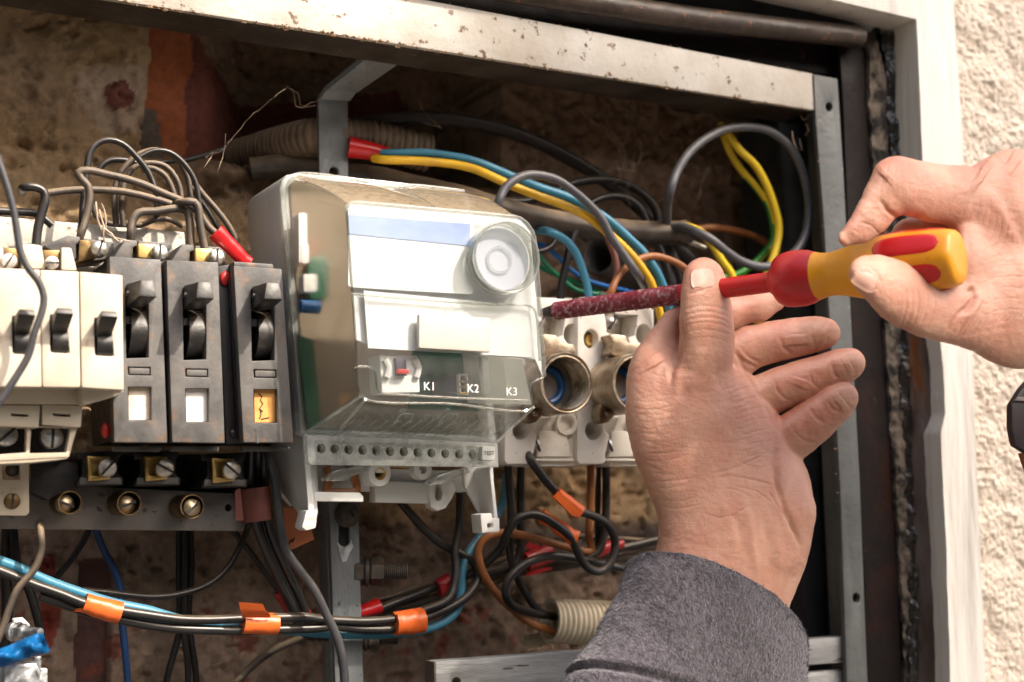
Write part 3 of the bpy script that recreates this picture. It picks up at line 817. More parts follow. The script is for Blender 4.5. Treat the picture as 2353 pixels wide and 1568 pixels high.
LB = ['dark grey circuit breaker with a stained white card, beside the white switches',
      'dark grey circuit breaker with a clean white card, between the other two grey breakers',
      'dark grey circuit breaker with an orange card, right beside the electricity meter']
low_ang = {LB[0]: 48, LB[1]: -28, LB[2]: -40}
MAT['paper_stained'] = pm('paper_stained', (.72, .62, .51), .7, 0, (.50, .36, .24), 60, (.42, .6))
grey_breaker([(251.5, 589), (369.7, 597), (385, 1017.7), (262.6, 1016.5)], -132, -4, LB[0], MAT['paper_stained'], top=(367.7, 580), low=(247.6, 1075.7))
grey_breaker([(382.6, 598), (501.8, 603), (517, 1018.6), (396, 1016.5)], 0, 0, LB[1], MAT['paper_white'], top=(498.8, 590.6), low=(379.6, 1075.7))
grey_breaker([(537, 611), (648, 618), (674.6, 1017.7), (559.7, 1017)], 157, 2, LB[2], MAT['paper_orange'], seam=True, low=(534, 1080), extra_tab=True)

# black spacer between the second and third breaker, with sealing-wax dots
t = thing('spacer_block', 'black spacer between two grey breakers with a red sealing dot near its top', 'spacer', U(530, 1020, .02))
mb = MB(); mb.prism([(500, 612), (537, 606), (560, 1018), (520, 1022)], -.001, .05, .0008); mb.prism([(526, 640), (531, 640), (551, 1000), (545, 1000)], -.004, -.0008, .0006); mb.build('block', MAT['black_bakelite'], t)
mb = MB(); blob(mb, U(517, 640, -.002), (.0024, .0012, .0034)); mb.build('red_dot', MAT['red_paint'], t)
screw(t, 537, 996, -.002, 9, MAT['black_bakelite'], 60)
tag(blob(MB(), U(243, 989, -.0035), (.0021, .0012, .0034)).build('sealing_dot', MAT['red_paint']), 'red sealing dot on the black side of the leftmost grey breaker', 'sealing dot')

# black terminal base under the breakers
mb = MB(); mb.prism([(70, 1066), (180, 1052), (565, 1040), (568, 1118), (548, 1150), (110, 1150), (70, 1128)], .0485, .052, .0006)
mb.prism([(70, 1066), (180, 1060), (182, 1120), (110, 1149), (70, 1130)], .024, .048, .0006)
o = mb.build('terminal_block', MAT['black_bakelite']); tag(o, 'black terminal block running under the grey breakers above the rail', 'terminal block')
for i, (x, y, r, ang, lab) in enumerate(((155, 1159, 32, -22, 'brass stud cup on the lower rail, the one nearest the white plate'),
                                   (291, 1161, 33, 20, 'brass stud cup on the lower rail, middle one of three'),
                                   (436, 1168, 33, 42, 'brass stud cup with dark screw on the lower rail, nearest the brown tape'))):
    t = thing('stud_cup', lab, 'stud', U(x, y+r, .03), 'brass stud cups on the lower rail')
    c = U(x+6, y-4, .018); rm = r*mpp(c)*.84
    mb = MB(); mb.lathe(c, (0, 1, 0), [(rm, 0), (rm, .021), (rm*.9, .021), (rm*.9, .0)], 28, closed=True); mb.build('cup', MAT['old_brass'], t)
    screw(t, x-6+i*6, y-1, .0205 if i < 2 else .017, 21 if i < 2 else 20, MAT['screw_dull'], ang, .4)

# terminal seen above the white switches
t = thing('terminal_clamp', 'brass screw terminal in a dark shoulder above the white switches', 'terminal', U(215, 600, .02))
mb = MB(); mb.prism(z(2, (340, 310), (520, 235), (612, 245), (618, 300), (582, 300), (588, 420), (350, 330)), .012, .034, .0006)
mb.prism(z(2, (600, 250), (870, 290), (880, 380), (800, 420), (600, 440)), .026, .045, .0006); mb.build('shoulder', MAT['bakelite'], t)
mb = MB(); mb.prism(z(2, (608, 268), (750, 280), (740, 410), (600, 440)), .010, .0255, .0006); mb.build('brass_clamp', MAT['old_brass'], t)
screw(t, *z1p(2, 765, 335), .006, 20, MAT['screw_steel'], 75, .3, .004)

# ------------------------------------------------------------------ white miniature breakers
def toggle(t, dx, dy, YF):
    mb = MB()
    cap = sh([(131, 707), (166, 708.5), (170, 722), (129, 719)], dx, dy)
    base = sh([(117, 728), (152, 730), (152, 772), (117, 772)], dx, dy)
    loft(mb, cap, [YF-.010]*2+[YF-.011]*2, base, YF+.001, .0005)
    lv = mb.build('lever', MAT['knob_black'], t)
    mb = MB(); c0, c1 = U(116+dx, 785+dy, YF+.0045), U(151+dx, 786+dy, YF+.0045)
    mb.tube([c0, c0.lerp(c1, .5), c1], .0058, 24); mb.build('drum', MAT['knob_black'], t)
def white_breaker(quads, tog, label, extra):
    YF = -.032
    t = thing('miniature_breaker', label, 'circuit breaker', U(quads[0][2][0]-40, 1060, .0), 'cream-white miniature breakers')
    mb = MB()
    for q_, tg in zip(quads, tog):
        hole = sh([(115, 724), (152, 725), (160, 812), (117, 810)], *tg)
        mb.prism(q_, YF, YF+.008, .0011, holes=[hole])
        mb.prism(q_, YF+.0081, YF+.019, .0006)
        # sloping back under the front block
        lo = [(q_[3][0]+1, q_[3][1]-3), (q_[2][0]-1, q_[2][1]-3)]
    mb.build('case', MAT['breaker_white'], t)
    for tg in tog: toggle(t, tg[0], tg[1], YF)
    extra(t, YF)
    return t
def two_pole_extra(t, YF):
    mb = MB()
    # stepped foot below the front block
    mb.prism([(-60, 884), (198, 886), (194, 930), (-60, 928)], YF+.0195, YF+.034, .0008)
    for x0, x1 in ((-60, 93), (97, 190)):
        mb.prism([(x0, 930), (x1, 932), (x1-4, 983), (x0, 976)], YF+.0205, YF+.036, .0008, holes=[[(x1-68, 950), (x1-28, 953), (x1-28, 959), (x1-68, 956)]])
    mb.prism([(-60, 974), (70, 979), (177, 982), (158, 1050), (-60, 1062)], YF+.0235, YF+.029, .0008,
             holes=[[(-20, 976.5), (62, 980), (60, 1040), (-20, 1046)], [(72, 981), (163, 984), (152, 1040), (68, 1042)]])
    mb.prism([(-60, 1048), (160, 1046), (156, 1055), (70, 1064), (-60, 1070)], YF+.024, .03, .0008)
    mb.prism([(-60, 976), (178, 984), (160, 1050), (-60, 1060)], YF+.046, YF+.050)
    mb.build('terminal_housing', MAT['breaker_white'], t); mb = MB()
    mb.prism([(-60, 566), (8, 568), (8, 618), (-60, 616)], YF+.0195, YF+.034, .0008)
    mb.prism(z(2, (165, 300), (240, 300), (320, 312), (352, 490), (165, 492)), YF+.0195, YF+.034, .0008)
    mb.prism(z(2, (470, 325), (548, 330), (592, 505), (470, 500)), YF+.0195, YF+.034, .0008)
    mb.build('terminal_ribs', MAT['breaker_white'], t)
    mb = MB(); mb.prism([(-20, 970), (170, 982), (158, 1044), (-20, 1050)], YF+.044, YF+.0455); mb.build('terminal_void', MAT['dark_slot'], t); mb = MB(); mb.prism([(-20, 585), (165, 595), (168, 630), (-20, 626)], YF+.0345, YF+.036)
    mb.build('terminal_void', MAT['dark_slot'], t)
    mb = MB(); mb.prism(z(2, (0, 320), (140, 340), (150, 480), (0, 470)), YF+.022, YF+.034, .0006); mb.build('clamp', MAT['old_brass'], t)
    mb = MB(); mb.prism(z(2, (330, 345), (470, 350), (480, 470), (350, 480)), YF+.022, YF+.034, .0006); mb.build('clamp', MAT['old_brass'], t)
    screw(t, *z1p(2, 70, 430), YF+.018, 18, MAT['screw_steel'], 60, .1)
    screw(t, *z1p(2, 400, 445), YF+.018, 16, MAT['screw_steel'], 5, .1)
    screw(t, 15, 1000, YF+.030, 26, MAT['zinc'], 42, .12, .006)
    screw(t, 121, 1006, YF+.030, 25, MAT['zinc'], 88, .12, .006)
white_breaker([[(-70, 613), (92, 620), (97, 890), (-66, 888)], [(92.6, 620), (181.5, 624), (186, 890.7), (97.6, 890)]], [(-87, 3), (0, 0)],
              'cream two-pole breaker with two black levers at the left edge', two_pole_extra)
def single_extra(t, YF):
    mb = MB(); mb.prism([(186, 893), (286, 899), (262, 912), (198, 930), (190, 928)], YF+.010, YF+.030, .0006); mb.build('foot', MAT['breaker_white'], t)
white_breaker([[(183.2, 624), (282, 632.6), (285, 897), (187.5, 891)]], [(102, 7)], 'cream single-pole breaker with one black lever beside the grey breakers', single_extra)

# white fixing plate at the left edge
t = thing('fixing_plate', 'cream fixing plate with square hole and slotted screw on the lower rail, left edge', 'plate', U(20, 1186, .03))
mb = MB(); mb.prism([(-40, 1062), (67, 1062), (67.5, 1178), (60, 1186), (-40, 1184)], .020, .024, .0007, holes=[[(4, 1065), (46, 1065), (46, 1103), (6, 1103)]])
mb.build('plate_body', MAT['breaker_white'], t)
screw(t, 30, 1080, .024, 16, MAT['dark_bolt'], 0, .5, slot=False)
screw(t, 28.5, 1152, .019, 18, MAT['old_brass'], 85, .15)

MAT['ceramic_dull'] = pm('ceramic_dull', (.30, .27, .23), .5, 0, (.2, .17, .14), 60)
# ------------------------------------------------------------------ two ceramic screw-fuse sockets
def fuse_socket(x, label, full=True):
    """x = left edge of the ceramic body in the picture"""
    YF = .022; dx = x-1326
    t = thing('fuse_socket', label, 'fuse socket', U(x+80, 1070, .05), 'white ceramic screw-fuse sockets')
    mb = MB()
    # raised left column, lower right column with a step, back plate
    hs = ell_pts(1359+dx, 779, 16.5, 22, 20); hb = ell_pts(1363+dx, 990, 17.5, 21, 20)
    mb.prism(sh([(1328, 700), (1334, 690), (1364, 694), (1390, 712), (1396, 764), (1408, 768), (1412, 800), (1392, 824), (1370, 860), (1366, 920), (1384, 952), (1390, 985), (1402, 1000), (1392, 1045), (1394, 1060), (1386, 1067), (1332, 1068), (1326, 1058)], dx, 0),
             YF, YF+.018, .0016, holes=[hs, hb])
    ht = ell_pts(1479+dx, 768, 17.5, 23.5, 20); hb2 = ell_pts(1464.5+dx, 973, 16.5, 22, 20)
    mb.prism(sh([(1405, 684), (1480, 688), (1496, 700), (1503, 770), (1506, 1060), (1496, 1072), (1400, 1072), (1404, 1012), (1420, 960), (1500, 930), (1500, 826), (1452, 810), (1444, 776), (1458, 772), (1466, 724), (1412, 722)], dx, 0),
             YF+.004, YF+.020, .0016, holes=[ht])
    mb.prism(sh([(1406, 990), (1467, 992), (1480, 1050), (1400, 1050)], dx, 0), YF+.0015, YF+.0036, .0008)
    mb.prism(sh([(1392, 1054), (1486, 1054), (1486, 1060), (1392, 1060)], dx, 0), YF+.0015, YF+.0036, .0006)
    mb.prism(sh([(1335, 682), (1480, 684), (1503, 700), (1506, 1064), (1498, 1074), (1330, 1072), (1327, 700)], dx, 0), YF+.0205, YF+.030, .0012)
    mb.build('ceramic_body', MAT['ceramic'], t)
    for (sx, sy) in ((1359, 779),):
        c = U(sx+dx-3, sy+3, YF+.007)
        mb = MB(); mb.lathe(c, (0, -1, 0), [(0, 0), (.0021, 0), (.0021, -.0022), (.0036, -.0022), (.0036, .001), (.0031, .0016), (.0021, .0016), (.0018, .0002), (0, .0002)], 20); sc_ = mb.build('brass_screw', MAT['brass'], t)
        mb = MB(); mb.box(sx+dx-4.5, sy-14, sx+dx-1.5, sy-8, YF+.005, YF+.007); mb.box(sx+dx-2, sy+14, sx+dx+1, sy+20, YF+.005, YF+.007); mb.build('slot', MAT['dark_slot'], sc_)
    c = U(1464.5+dx, 973, YF+.009)
    mb = MB(); mb.lathe(c, (0, -1, 0), [(0, 0), (.0020, 0), (.0020, -.002), (.0035, -.002), (.0035, .0042), (.0030, .0048), (.0020, .0048), (.0018, .0002), (0, .0002)], 20); mb.build('brass_screw', MAT['brass'], t)
    mb = MB(); mb.lathe(U(1464.5+dx, 973, YF+.0025), (0, -1, 0), [(.0062, 0), (.0062, .0022), (.0046, .0022), (.0040, 0)], 20, closed=True); mb.build('collar', MAT['ceramic'], t)
    screw(t, 1405+dx, 741, YF+.001, 19, MAT['screw_steel'], 60, .55, .003)
    screw(t, 1397+dx, 1022, YF+.003, 18, MAT['screw_steel'], -65, .5, .003)
    # threaded ring
    cx, cy = 1466+dx*.985, 880
    Rm = .0150; c = U(cx, cy, -.005)
    prof_o = [(Rm, 0), (Rm+.0004, .0004), (Rm+.0004, .024)]
    prof_i = []
    h = .024
    while h > .003:
        prof_i += [(Rm-.0019, h), (Rm-.0013, h-.0006), (Rm-.0004, h-.0017), (Rm-.0012, h-.0027), (Rm-.0019, h-.0031)]; h -= .0034
    mb = MB(); mb.lathe(c, (0, 1, 0), prof_o+prof_i+[(Rm-.0008, .0006), (Rm-.0007, .0002), (Rm-.0004, 0)], 48, closed=True)
    mb.build('threaded_ring', MAT['nickel'], t)
    # lug that holds the ring, above and below
    mb = MB()
    mb.prism(sh(z(9, (1130, 655), (1180, 648), (1290, 660), (1310, 730), (1370, 740), (1440, 745), (1470, 800), (1465, 850), (1180, 860), (1140, 830), (1165, 745)), dx+(8 if dx else 0), 0), .010, .0205, .0012)
    mb.build('ring_lug', MAT['nickel'], t); mb = MB()
    mb.prism(sh(z(9, (1060, 1290), (1110, 1300), (1210, 1410), (1120, 1495), (1070, 1510), (1035, 1480), (1030, 1400)), dx, 0), .012, .0205, .0010)
    mb.build('ring_lug', MAT['nickel'], t)
    mb = MB(); blob(mb, U(*sh([z1p(9, 1105, 1415)], dx, 0)[0], .0105), (.0016, .0014, .0016)); mb.build('rivet', MAT['nickel'], t)
    # blue gauge ring and floor inside
    mb = MB(); mb.lathe(c+Vector((0, .0235, 0)), (0, -1, 0), [(0, 0), (Rm-.0016, 0), (Rm-.0016, .004), (0, .004)], 32); mb.build('base_disc', MAT['ceramic_dull'], t)
    mb = MB(); cc = c+Vector((0, .0185, 0)); mb.tube([cc+Vector((-.0012-math.cos(R(a))*.0086, 0, math.sin(R(a))*.0086)) for a in range(0, 361, 8)], .0020, 10, cap=False); mb.build('gauge_ring', MAT['part_blue'], t)
    return t
fuse_socket(1326, 'white ceramic fuse socket with bare metal ring, half hidden behind the wrist')
fuse_socket(1160, 'white ceramic fuse socket with wide open threaded ring, next to the meter cover')
# ------------------------------------------------------------------ electricity meter
def schlick(nt):
    lw = N(nt, 'ShaderNodeLayerWeight', i_Blend=.5)
    return mathn(nt, 'ADD', mathn(nt, 'MULTIPLY', mathn(nt, 'POWER', lw.outputs['Facing'], 4.0), .85), .04)
def clear_mat(name, tint=(.96, .965, .96), rough=.06, haze=.06, hazec=(.62, .62, .60), gl=1.0, dustf=0):
    m, nt, b = new_mat(name); nt.nodes.remove(b)
    out = nt.nodes['Material Output']
    tr = N(nt, 'ShaderNodeBsdfTransparent', i_Color=(*tint, 1)); gs = N(nt, 'ShaderNodeBsdfGlossy', i_Roughness=rough, i_Color=(gl, gl, gl, 1))
    fr = schlick(nt)
    df = N(nt, 'ShaderNodeBsdfDiffuse', i_Color=(*hazec, 1))
    tl = N(nt, 'ShaderNodeBsdfTranslucent', i_Color=(*hazec, 1))
    dd = N(nt, 'ShaderNodeMixShader', i_Fac=.4); nt.links.new(df.outputs[0], dd.inputs[1]); nt.links.new(tl.outputs[0], dd.inputs[2])
    f, _ = noise_fac(nt, 120, .35, .75)
    hz = mathn(nt, 'MULTIPLY', mathn(nt, 'ADD', f, .6), haze)
    if dustf:
        g = N(nt, 'ShaderNodeNewGeometry'); sx = N(nt, 'ShaderNodeSeparateXYZ'); nt.links.new(g.outputs['Normal'], sx.inputs[0])
        up = N(nt, 'ShaderNodeMapRange', i_From_Min=.25, i_From_Max=.8); nt.links.new(mathn(nt, 'ABSOLUTE', sx.outputs[2]), up.inputs[0])
        up2 = mathn(nt, 'MULTIPLY', mathn(nt, 'GREATER_THAN', sx.outputs[2], .1), up.outputs[0])
        f3, _ = noise_fac(nt, 260, .3, .6, seed=2)
        hz = mathn(nt, 'ADD', hz, mathn(nt, 'MULTIPLY', up2, mathn(nt, 'ADD', mathn(nt, 'MULTIPLY', f3, dustf*.35), dustf*.65)))
    hz = mathn(nt, 'MINIMUM', hz, .95)
    m1 = N(nt, 'ShaderNodeMixShader'); nt.links.new(hz, m1.inputs[0]); nt.links.new(tr.outputs[0], m1.inputs[1]); nt.links.new(dd.outputs[0], m1.inputs[2])
    m2 = N(nt, 'ShaderNodeMixShader'); nt.links.new(fr, m2.inputs[0]); nt.links.new(m1.outputs[0], m2.inputs[1]); nt.links.new(gs.outputs[0], m2.inputs[2])
    nt.links.new(m2.outputs[0], out.inputs[0])
    return m
def frosted_mat(name):
    m, nt, b = new_mat(name); nt.nodes.remove(b)
    out = nt.nodes['Material Output']
    rf = N(nt, 'ShaderNodeBsdfRefraction', i_IOR=1.08, i_Roughness=.6, i_Color=(.90, .88, .83, 1)); tr = N(nt, 'ShaderNodeBsdfTransparent', i_Color=(.9, .92, .9, 1))
    m0 = N(nt, 'ShaderNodeMixShader', i_Fac=.04); nt.links.new(rf.outputs[0], m0.inputs[1]); nt.links.new(tr.outputs[0], m0.inputs[2])
    df = N(nt, 'ShaderNodeBsdfDiffuse', i_Color=(.30, .25, .18, 1)); f, _ = noise_fac(nt, 30, .3, .7)
    m1 = N(nt, 'ShaderNodeMixShader'); nt.links.new(mathn(nt, 'ADD', mathn(nt, 'MULTIPLY', f, .12), .06), m1.inputs[0]); nt.links.new(m0.outputs[0], m1.inputs[1]); nt.links.new(df.outputs[0], m1.inputs[2])
    gs = N(nt, 'ShaderNodeBsdfGlossy', i_Roughness=.12); fr = schlick(nt)
    m2 = N(nt, 'ShaderNodeMixShader'); nt.links.new(fr, m2.inputs[0]); nt.links.new(m1.outputs[0], m2.inputs[1]); nt.links.new(gs.outputs[0], m2.inputs[2])
    nt.links.new(m2.outputs[0], out.inputs[0]); return m
MAT['clear'] = clear_mat('clear_plastic', haze=.045)
MAT['clear_dusty'] = clear_mat('clear_plastic_dusty', dustf=.85, hazec=(.48, .38, .26), haze=.03)
MAT['clear_strip'] = clear_mat('clear_plastic_strip', tint=(.93, .95, .94), haze=.36, hazec=(.86, .86, .84), rough=.12)
MAT['clear_tint'] = clear_mat('clear_plastic_thick', tint=(.70, .71, .68), haze=.03, rough=.04)
MAT['inner_olive'] = pm('inner_olive', (.27, .275, .24), .5, 0, (.21, .22, .19), 30)
MAT['clear_edge'] = clear_mat('clear_plastic_edge', tint=(.90, .92, .91), haze=.17, hazec=(.70, .70, .66), rough=.15)
MAT['clear_under'] = clear_mat('clear_plastic_under', tint=(.84, .87, .85), haze=.06, hazec=(.45, .48, .45), rough=.1)
MAT['frosted'] = frosted_mat('frosted_plastic')

YP, YR, YB = -.050, 0.0, .060
mt = thing('electricity_meter', 'pale electricity meter under a clear plastic cover, blank white label with blue stripe', 'electricity meter', U(920, 1225, .03))
RIM = [(648, 432), (652, 412), (664, 401), (684, 397), (880, 415), (1050, 433), (1078, 442), (1088, 460), (1106, 600), (1145, 1019), (920, 1010), (708, 1002), (694, 1003), (689, 996), (670, 700)]
# base box behind the rim
mb = MB()
RB = sh(RIM, 0, 0)
fr = [(642, 434), (647, 412), (660, 400), (684, 398), (1050, 435), (1080, 445), (1145, 1019), (694, 1006)]
mb.prism(fr, YR+.0075, YB, .002)
mb.build('base_case', MAT['meter_grey'], mt)
mb = MB(); mb.prism([(671, 425), (690, 415), (1050, 450), (1066, 462), (1125, 1000), (712, 985)], YR+.006, YR+.0072); mb.build('inner_panel', MAT['inner_tan'], mt)
# rim flange of the cover
def offs(pts, d):
    cx = sum(p[0] for p in pts)/len(pts); cy = sum(p[1] for p in pts)/len(pts)
    return [(cx+(p[0]-cx)*(1-d/230), cy+(p[1]-cy)*(1-d/300)) for p in pts]
mb = MB(); mb.prism(RIM, YR, YR+.007, .001, holes=[offs(RIM, 13)]); mb.build('cover_rim', MAT['clear_edge'], mt)
PAN = [(796, 486), (799, 474), (808, 467), (850, 469), (990, 481), (1150, 496), (1195, 503), (1222, 532), (1236, 650), (1250, 868), (1222, 880), (1225, 936), (840, 918), (826, 903), (816, 760)]
RI = offs(RIM, 8)
# match the two outlines side by side: left, top, right, bottom walls
def wall(mb, A, B, YA, YB_, nseg=6):
    b = bmesh.new(); rows = []
    for i in range(nseg+1):
        f = i/nseg
        rows.append([b.verts.new(U(a[0], a[1], YA).lerp(U(c_[0], c_[1], YB_), f)) for a, c_ in zip(A, B)])
    for r0, r1 in zip(rows, rows[1:]):
        for k in range(len(A)-1): b.faces.new((r0[k], r0[k+1], r1[k+1], r1[k]))
    bmesh.ops.recalc_face_normals(b, faces=b.faces[:])
    return mb.add(b)
mb = MB(); wall(mb, [(694, 998), (672, 715), (655, 440), (659, 418), (668, 408)], [(827, 903), (813, 690), (797, 490), (798, 478), (803, 470)], YR, YP); mb.build('cover_side', MAT['frosted'], mt, smooth=50)
def subd(pts, n):
    out = []
    for a, b_ in zip(pts, pts[1:]):
        for i in range(n): out.append(lerp2(a, b_, i/n))
    return out+[pts[-1]]
mb = MB()
A = subd([(668, 408), (690, 404), (838, 418), (905, 440)], 4); B = subd([(803, 470), (812, 467), (930, 476), (1010, 484)], 4)
b = bmesh.new(); rows = []
for i in range(11):
    f = i/10; sw = math.sin(f*math.pi)
    rows.append([b.verts.new(U(a[0], a[1], YR).lerp(U(c_[0], c_[1], YP), f)+Vector((0, 0, .0020*sw))) for a, c_ in zip(A, B)])
for r0, r1 in zip(rows, rows[1:]):
    for k in range(len(A)-1): b.faces.new((r0[k], r0[k+1], r1[k+1], r1[k]))
bmesh.ops.recalc_face_normals(b, faces=b.faces[:])
if sum(f.normal.z for f in b.faces) < 0: bmesh.ops.reverse_faces(b, faces=b.faces[:])
me = bpy.data.meshes.new('cover_top'); b.to_mesh(me); b.free(); link_mesh('cover_top', me, MAT['clear_dusty'], mt, 60)
b = bmesh.new(); rows = []
A = subd([(905, 440), (917, 431), (946, 428), (1068, 440), (1076, 452)], 4); B = subd([(1010, 484), (1025, 485), (1060, 489), (1178, 499), (1192, 504)], 4)
for i in range(11):
    f = i/10; sw = math.sin(f*math.pi)
    rows.append([b.verts.new(U(a[0], a[1], YR).lerp(U(c_[0], c_[1], YP), f)+Vector((0, 0, .0026*sw))) for a, c_ in zip(A, B)])
for r0, r1 in zip(rows, rows[1:]):
    for k in range(len(A)-1): b.faces.new((r0[k], r0[k+1], r1[k+1], r1[k]))
bmesh.ops.recalc_face_normals(b, faces=b.faces[:])
if sum(f.normal.z for f in b.faces) < 0: bmesh.ops.reverse_faces(b, faces=b.faces[:])
me = bpy.data.meshes.new('cover_top'); b.to_mesh(me); b.free(); link_mesh('cover_top', me, MAT['clear_dusty'], mt, 60)
# moulded groove between the two humps and along the back edge of the top
mb = MB(); mb.tube(spline([U(908, 440, YR), U(925, 433, YR-.006).lerp(U(960, 470, -.03), .35), U(962, 463, -.022), U(1010, 484, YP+.004)], .002), .0016, 10); mb.build('cover_groove', MAT['clear_edge'], mt)
for pts in ([(668, 406), (690, 400), (800, 411), (846, 419)], [(918, 431), (946, 427), (1010, 433), (1066, 440)]):
    mb = MB(); mb.tube(spline(path(pts, YR-.001), .003), .0011, 8); mb.build('cover_lip', MAT['clear_edge'], mt)
# right wall, underside
mb = MB(); wall(mb, [(1076, 452), (1106, 650), (1140, 1010)], [(1200, 506), (1236, 650), (1226, 934)], YR, YP); mb.build('cover_side', MAT['clear'], mt, smooth=50)
mb = MB(); wall(mb, subd([(694, 1000), (920, 1006), (1140, 1014)], 2), subd([(829, 911), (1030, 925), (1225, 936)], 2), YR-.003, YP); mb.build('cover_underside', MAT['clear_under'], mt, smooth=50)
# front panel, thin clear sheet with raised borders
mb = MB(); mb.prism(PAN, YP-.0016, YP); mb.build('cover_front', MAT['clear'], mt, smooth=0)
mb = MB(); P = path([(797, 486), (799, 474), (808, 467), (850, 469), (990, 481), (1150, 496), (1195, 503), (1222, 532), (1236, 650), (1250, 866)], YP-.0012); mb.tube(spline(P, .003), .0011, 8); mb.build('front_edge', MAT['clear_edge'], mt)
for pts in ([(797, 486), (816, 760), (826, 903), (840, 918), (1030, 928), (1225, 936), (1222, 882), (1250, 868)], [(814, 847), (826, 843), (854, 846), (862, 856), (866, 893), (874, 903), (900, 906), (1050, 915), (1215, 921)],
            [(806, 676), (900, 684), (1120, 700), (1215, 703), (1228, 712), (1240, 830)]):
    mb = MB(); mb.tube(spline(path(pts, YP-.0014), .003), .0006, 8); mb.build('front_bead', MAT['clear_tint'], mt)
for a, b_ in (((829, 911, YP), (694, 1001, YR)), ((1226, 936, YP), (1142, 1015, YR)), ((840, 918, YP), (784, 984, -.02))):
    mb = MB(); mb.tube([U(*a), U(*a).lerp(U(*b_), .5), U(*b_)], .0007, 8); mb.build('corner_bead', MAT['clear_edge'], mt)
# labels behind the front
YL = YP+.0012
mb = MB(); mb.prism(rrect(800, 494, 1086, 660, 8, dy=17), YL, YL+.0008); lb = mb.build('rating_label', MAT['label_white'], mt)
mb = MB(); mb.prism([(801, 494), (1080, 515), (1081, 566), (802, 538)], YL-.0003, YL-.0001); mb.build('blue_header', MAT['label_blue'], lb)
mb = MB(); mb.prism([(799, 480), (806, 470), (1150, 499), (1196, 506), (1219, 534), (1247, 866), (1230, 826), (840, 790), (818, 780)], YL+.003, YL+.0042); mb.build('backing_panel', MAT['label_white'], mt)
mb = MB(); mb.prism([(836, 668), (1216, 704), (1226, 822), (846, 800)], YL, YL+.0008, holes=[]); mb.build('lower_label', MAT['label_white'], mt)
mb = MB(); mb.prism(rrect(963, 721, 1128, 800, 4, dy=10), YP-.0046, YP-.0018, .0006); mb.build('cream_sticker', MAT['label_cream'], mt)
for (x, y, r) in ((1034, 715, 13), (824, 683, 4.5), (1217, 708, 5)):
    mb = MB(); c = U(x, y, YP-.0019); rm = r*mpp(c); mb.lathe(c, (0, -1, 0), [(rm, 0), (rm, .0006), (rm*.82, .0006), (rm*.82, 0)], 24, closed=True); mb.build('moulded_ring', MAT['clear_edge'], mt)
# round optical port standing proud of the cover
c = U(1148, 597, YP-.0018); ax = Vector((0, -1, 0)); rm = .0167
mb = MB(); mb.lathe(c, ax, [(rm, 0), (rm, .0072), (rm-.0004, .0076), (rm-.0010, .0076), (rm-.0014, .0072), (rm-.0014, 0)], 56, closed=True); mb.build('port_ring', MAT['clear_tint'], mt)
for h_ in (.0002, .0074):
    mb = MB(); mb.tube([c+ax*h_+Vector((math.cos(R(a))*(rm-.0006), 0, math.sin(R(a))*(rm-.0006))) for a in range(0, 361, 6)], .0006, 8, cap=False); mb.build('port_rim', MAT['clear_edge'], mt)
mb = MB(); mb.lathe(c, ax, [(0, .0012), (rm-.0024, .0012), (rm-.0024, .0004), (0, .0004)], 48); mb.build('port_disc', MAT['dial_grey'], mt)
mb = MB(); mb.lathe(c+Vector((-.001, 0, -.0005)), ax, [(.0064, .0010), (.0064, .0024), (.0052, .0024), (.0052, .0010)], 40, closed=True); mb.build('port_window', MAT['clear_edge'], mt)
mb = MB(); P = [c+Vector((rm*.86*math.cos(R(a)), -.006, rm*.86*math.sin(R(a)))) for a in (64, 56, 48, 40, 32)]; mb.tube(P, .0011, 8); mb.build('port_clip', MAT['clear_edge'], mt)

# what shows through the cover: circuit board, components; left shapes imitate blurred reflections
mb = MB(); mb.prism([(950, 800), (1090, 808), (1100, 946), (940, 940)], -.0130, -.0115); bd = mb.build('green_panel', MAT['board_green'], mt)
mb = MB(); mb.prism([(686, 770), (728, 780), (748, 975), (712, 985)], .002, .0045); mb.build('green_panel', MAT['board_green'], mt)  # green strip imitating a blurred reflection in the cover side, not a board
mb = MB(); mb.prism(rrect(716, 590, 770, 690, 12), .0015, .0045, .001); mb.build('green_blur', MAT['board_green'], mt)  # green shape imitating a blurred reflection
mb = MB(); mb.prism(rrect(688, 490, 712, 606, 5), -.006, .003, .001); mb.prism(rrect(694, 560, 716, 606, 5), -.0065, .004, .001); mb.build('pale_blur', MAT['label_white'], mt)  # white shape imitating a blurred reflection
mb = MB(); mb.prism(rrect(700, 630, 738, 672, 6), -.006, .001, .001); mb.build('pale_blur', MAT['meter_grey'], mt)
mb = MB(); mb.tube([U(690, 704, -.006), U(715, 706, -.006), U(742, 708, -.006)], .0030, 16); mb.build('blue_blur', MAT['part_blue'], mt)  # blue shape imitating a blurred reflection
mb = MB(); mb.prism([(1062, 812), (1200, 826), (1222, 930), (1075, 926)], -.0175, -.0165); mb.build('inner_screen', MAT['inner_olive'], mt)
mb = MB(); mb.prism([(872, 815), (962, 818), (966, 902), (878, 904)], YP+.006, YP+.020, .001); tb = mb.build('terminal_block', MAT['meter_white'], mt)
mb = MB(); mb.prism([(909, 822), (933, 824), (936, 864), (912, 863)], YP+.0035, YP+.0059, .0004); mb.build('jumper', MAT['part_dark'], tb)
mb = MB(); mb.prism([(913, 848), (940, 849), (940, 859), (914, 859)], YP+.0015, YP+.0034, .0004); mb.build('jumper_pin', MAT['red_paint'], tb)
for x in (889, 958):
    mb = MB(); mb.tube(spline(path([(x-5, 826), (x+4, 845), (x-2, 868)], YP+.0052), .002), .0016, 8); mb.build('guide_rib', MAT['meter_grey'], tb)
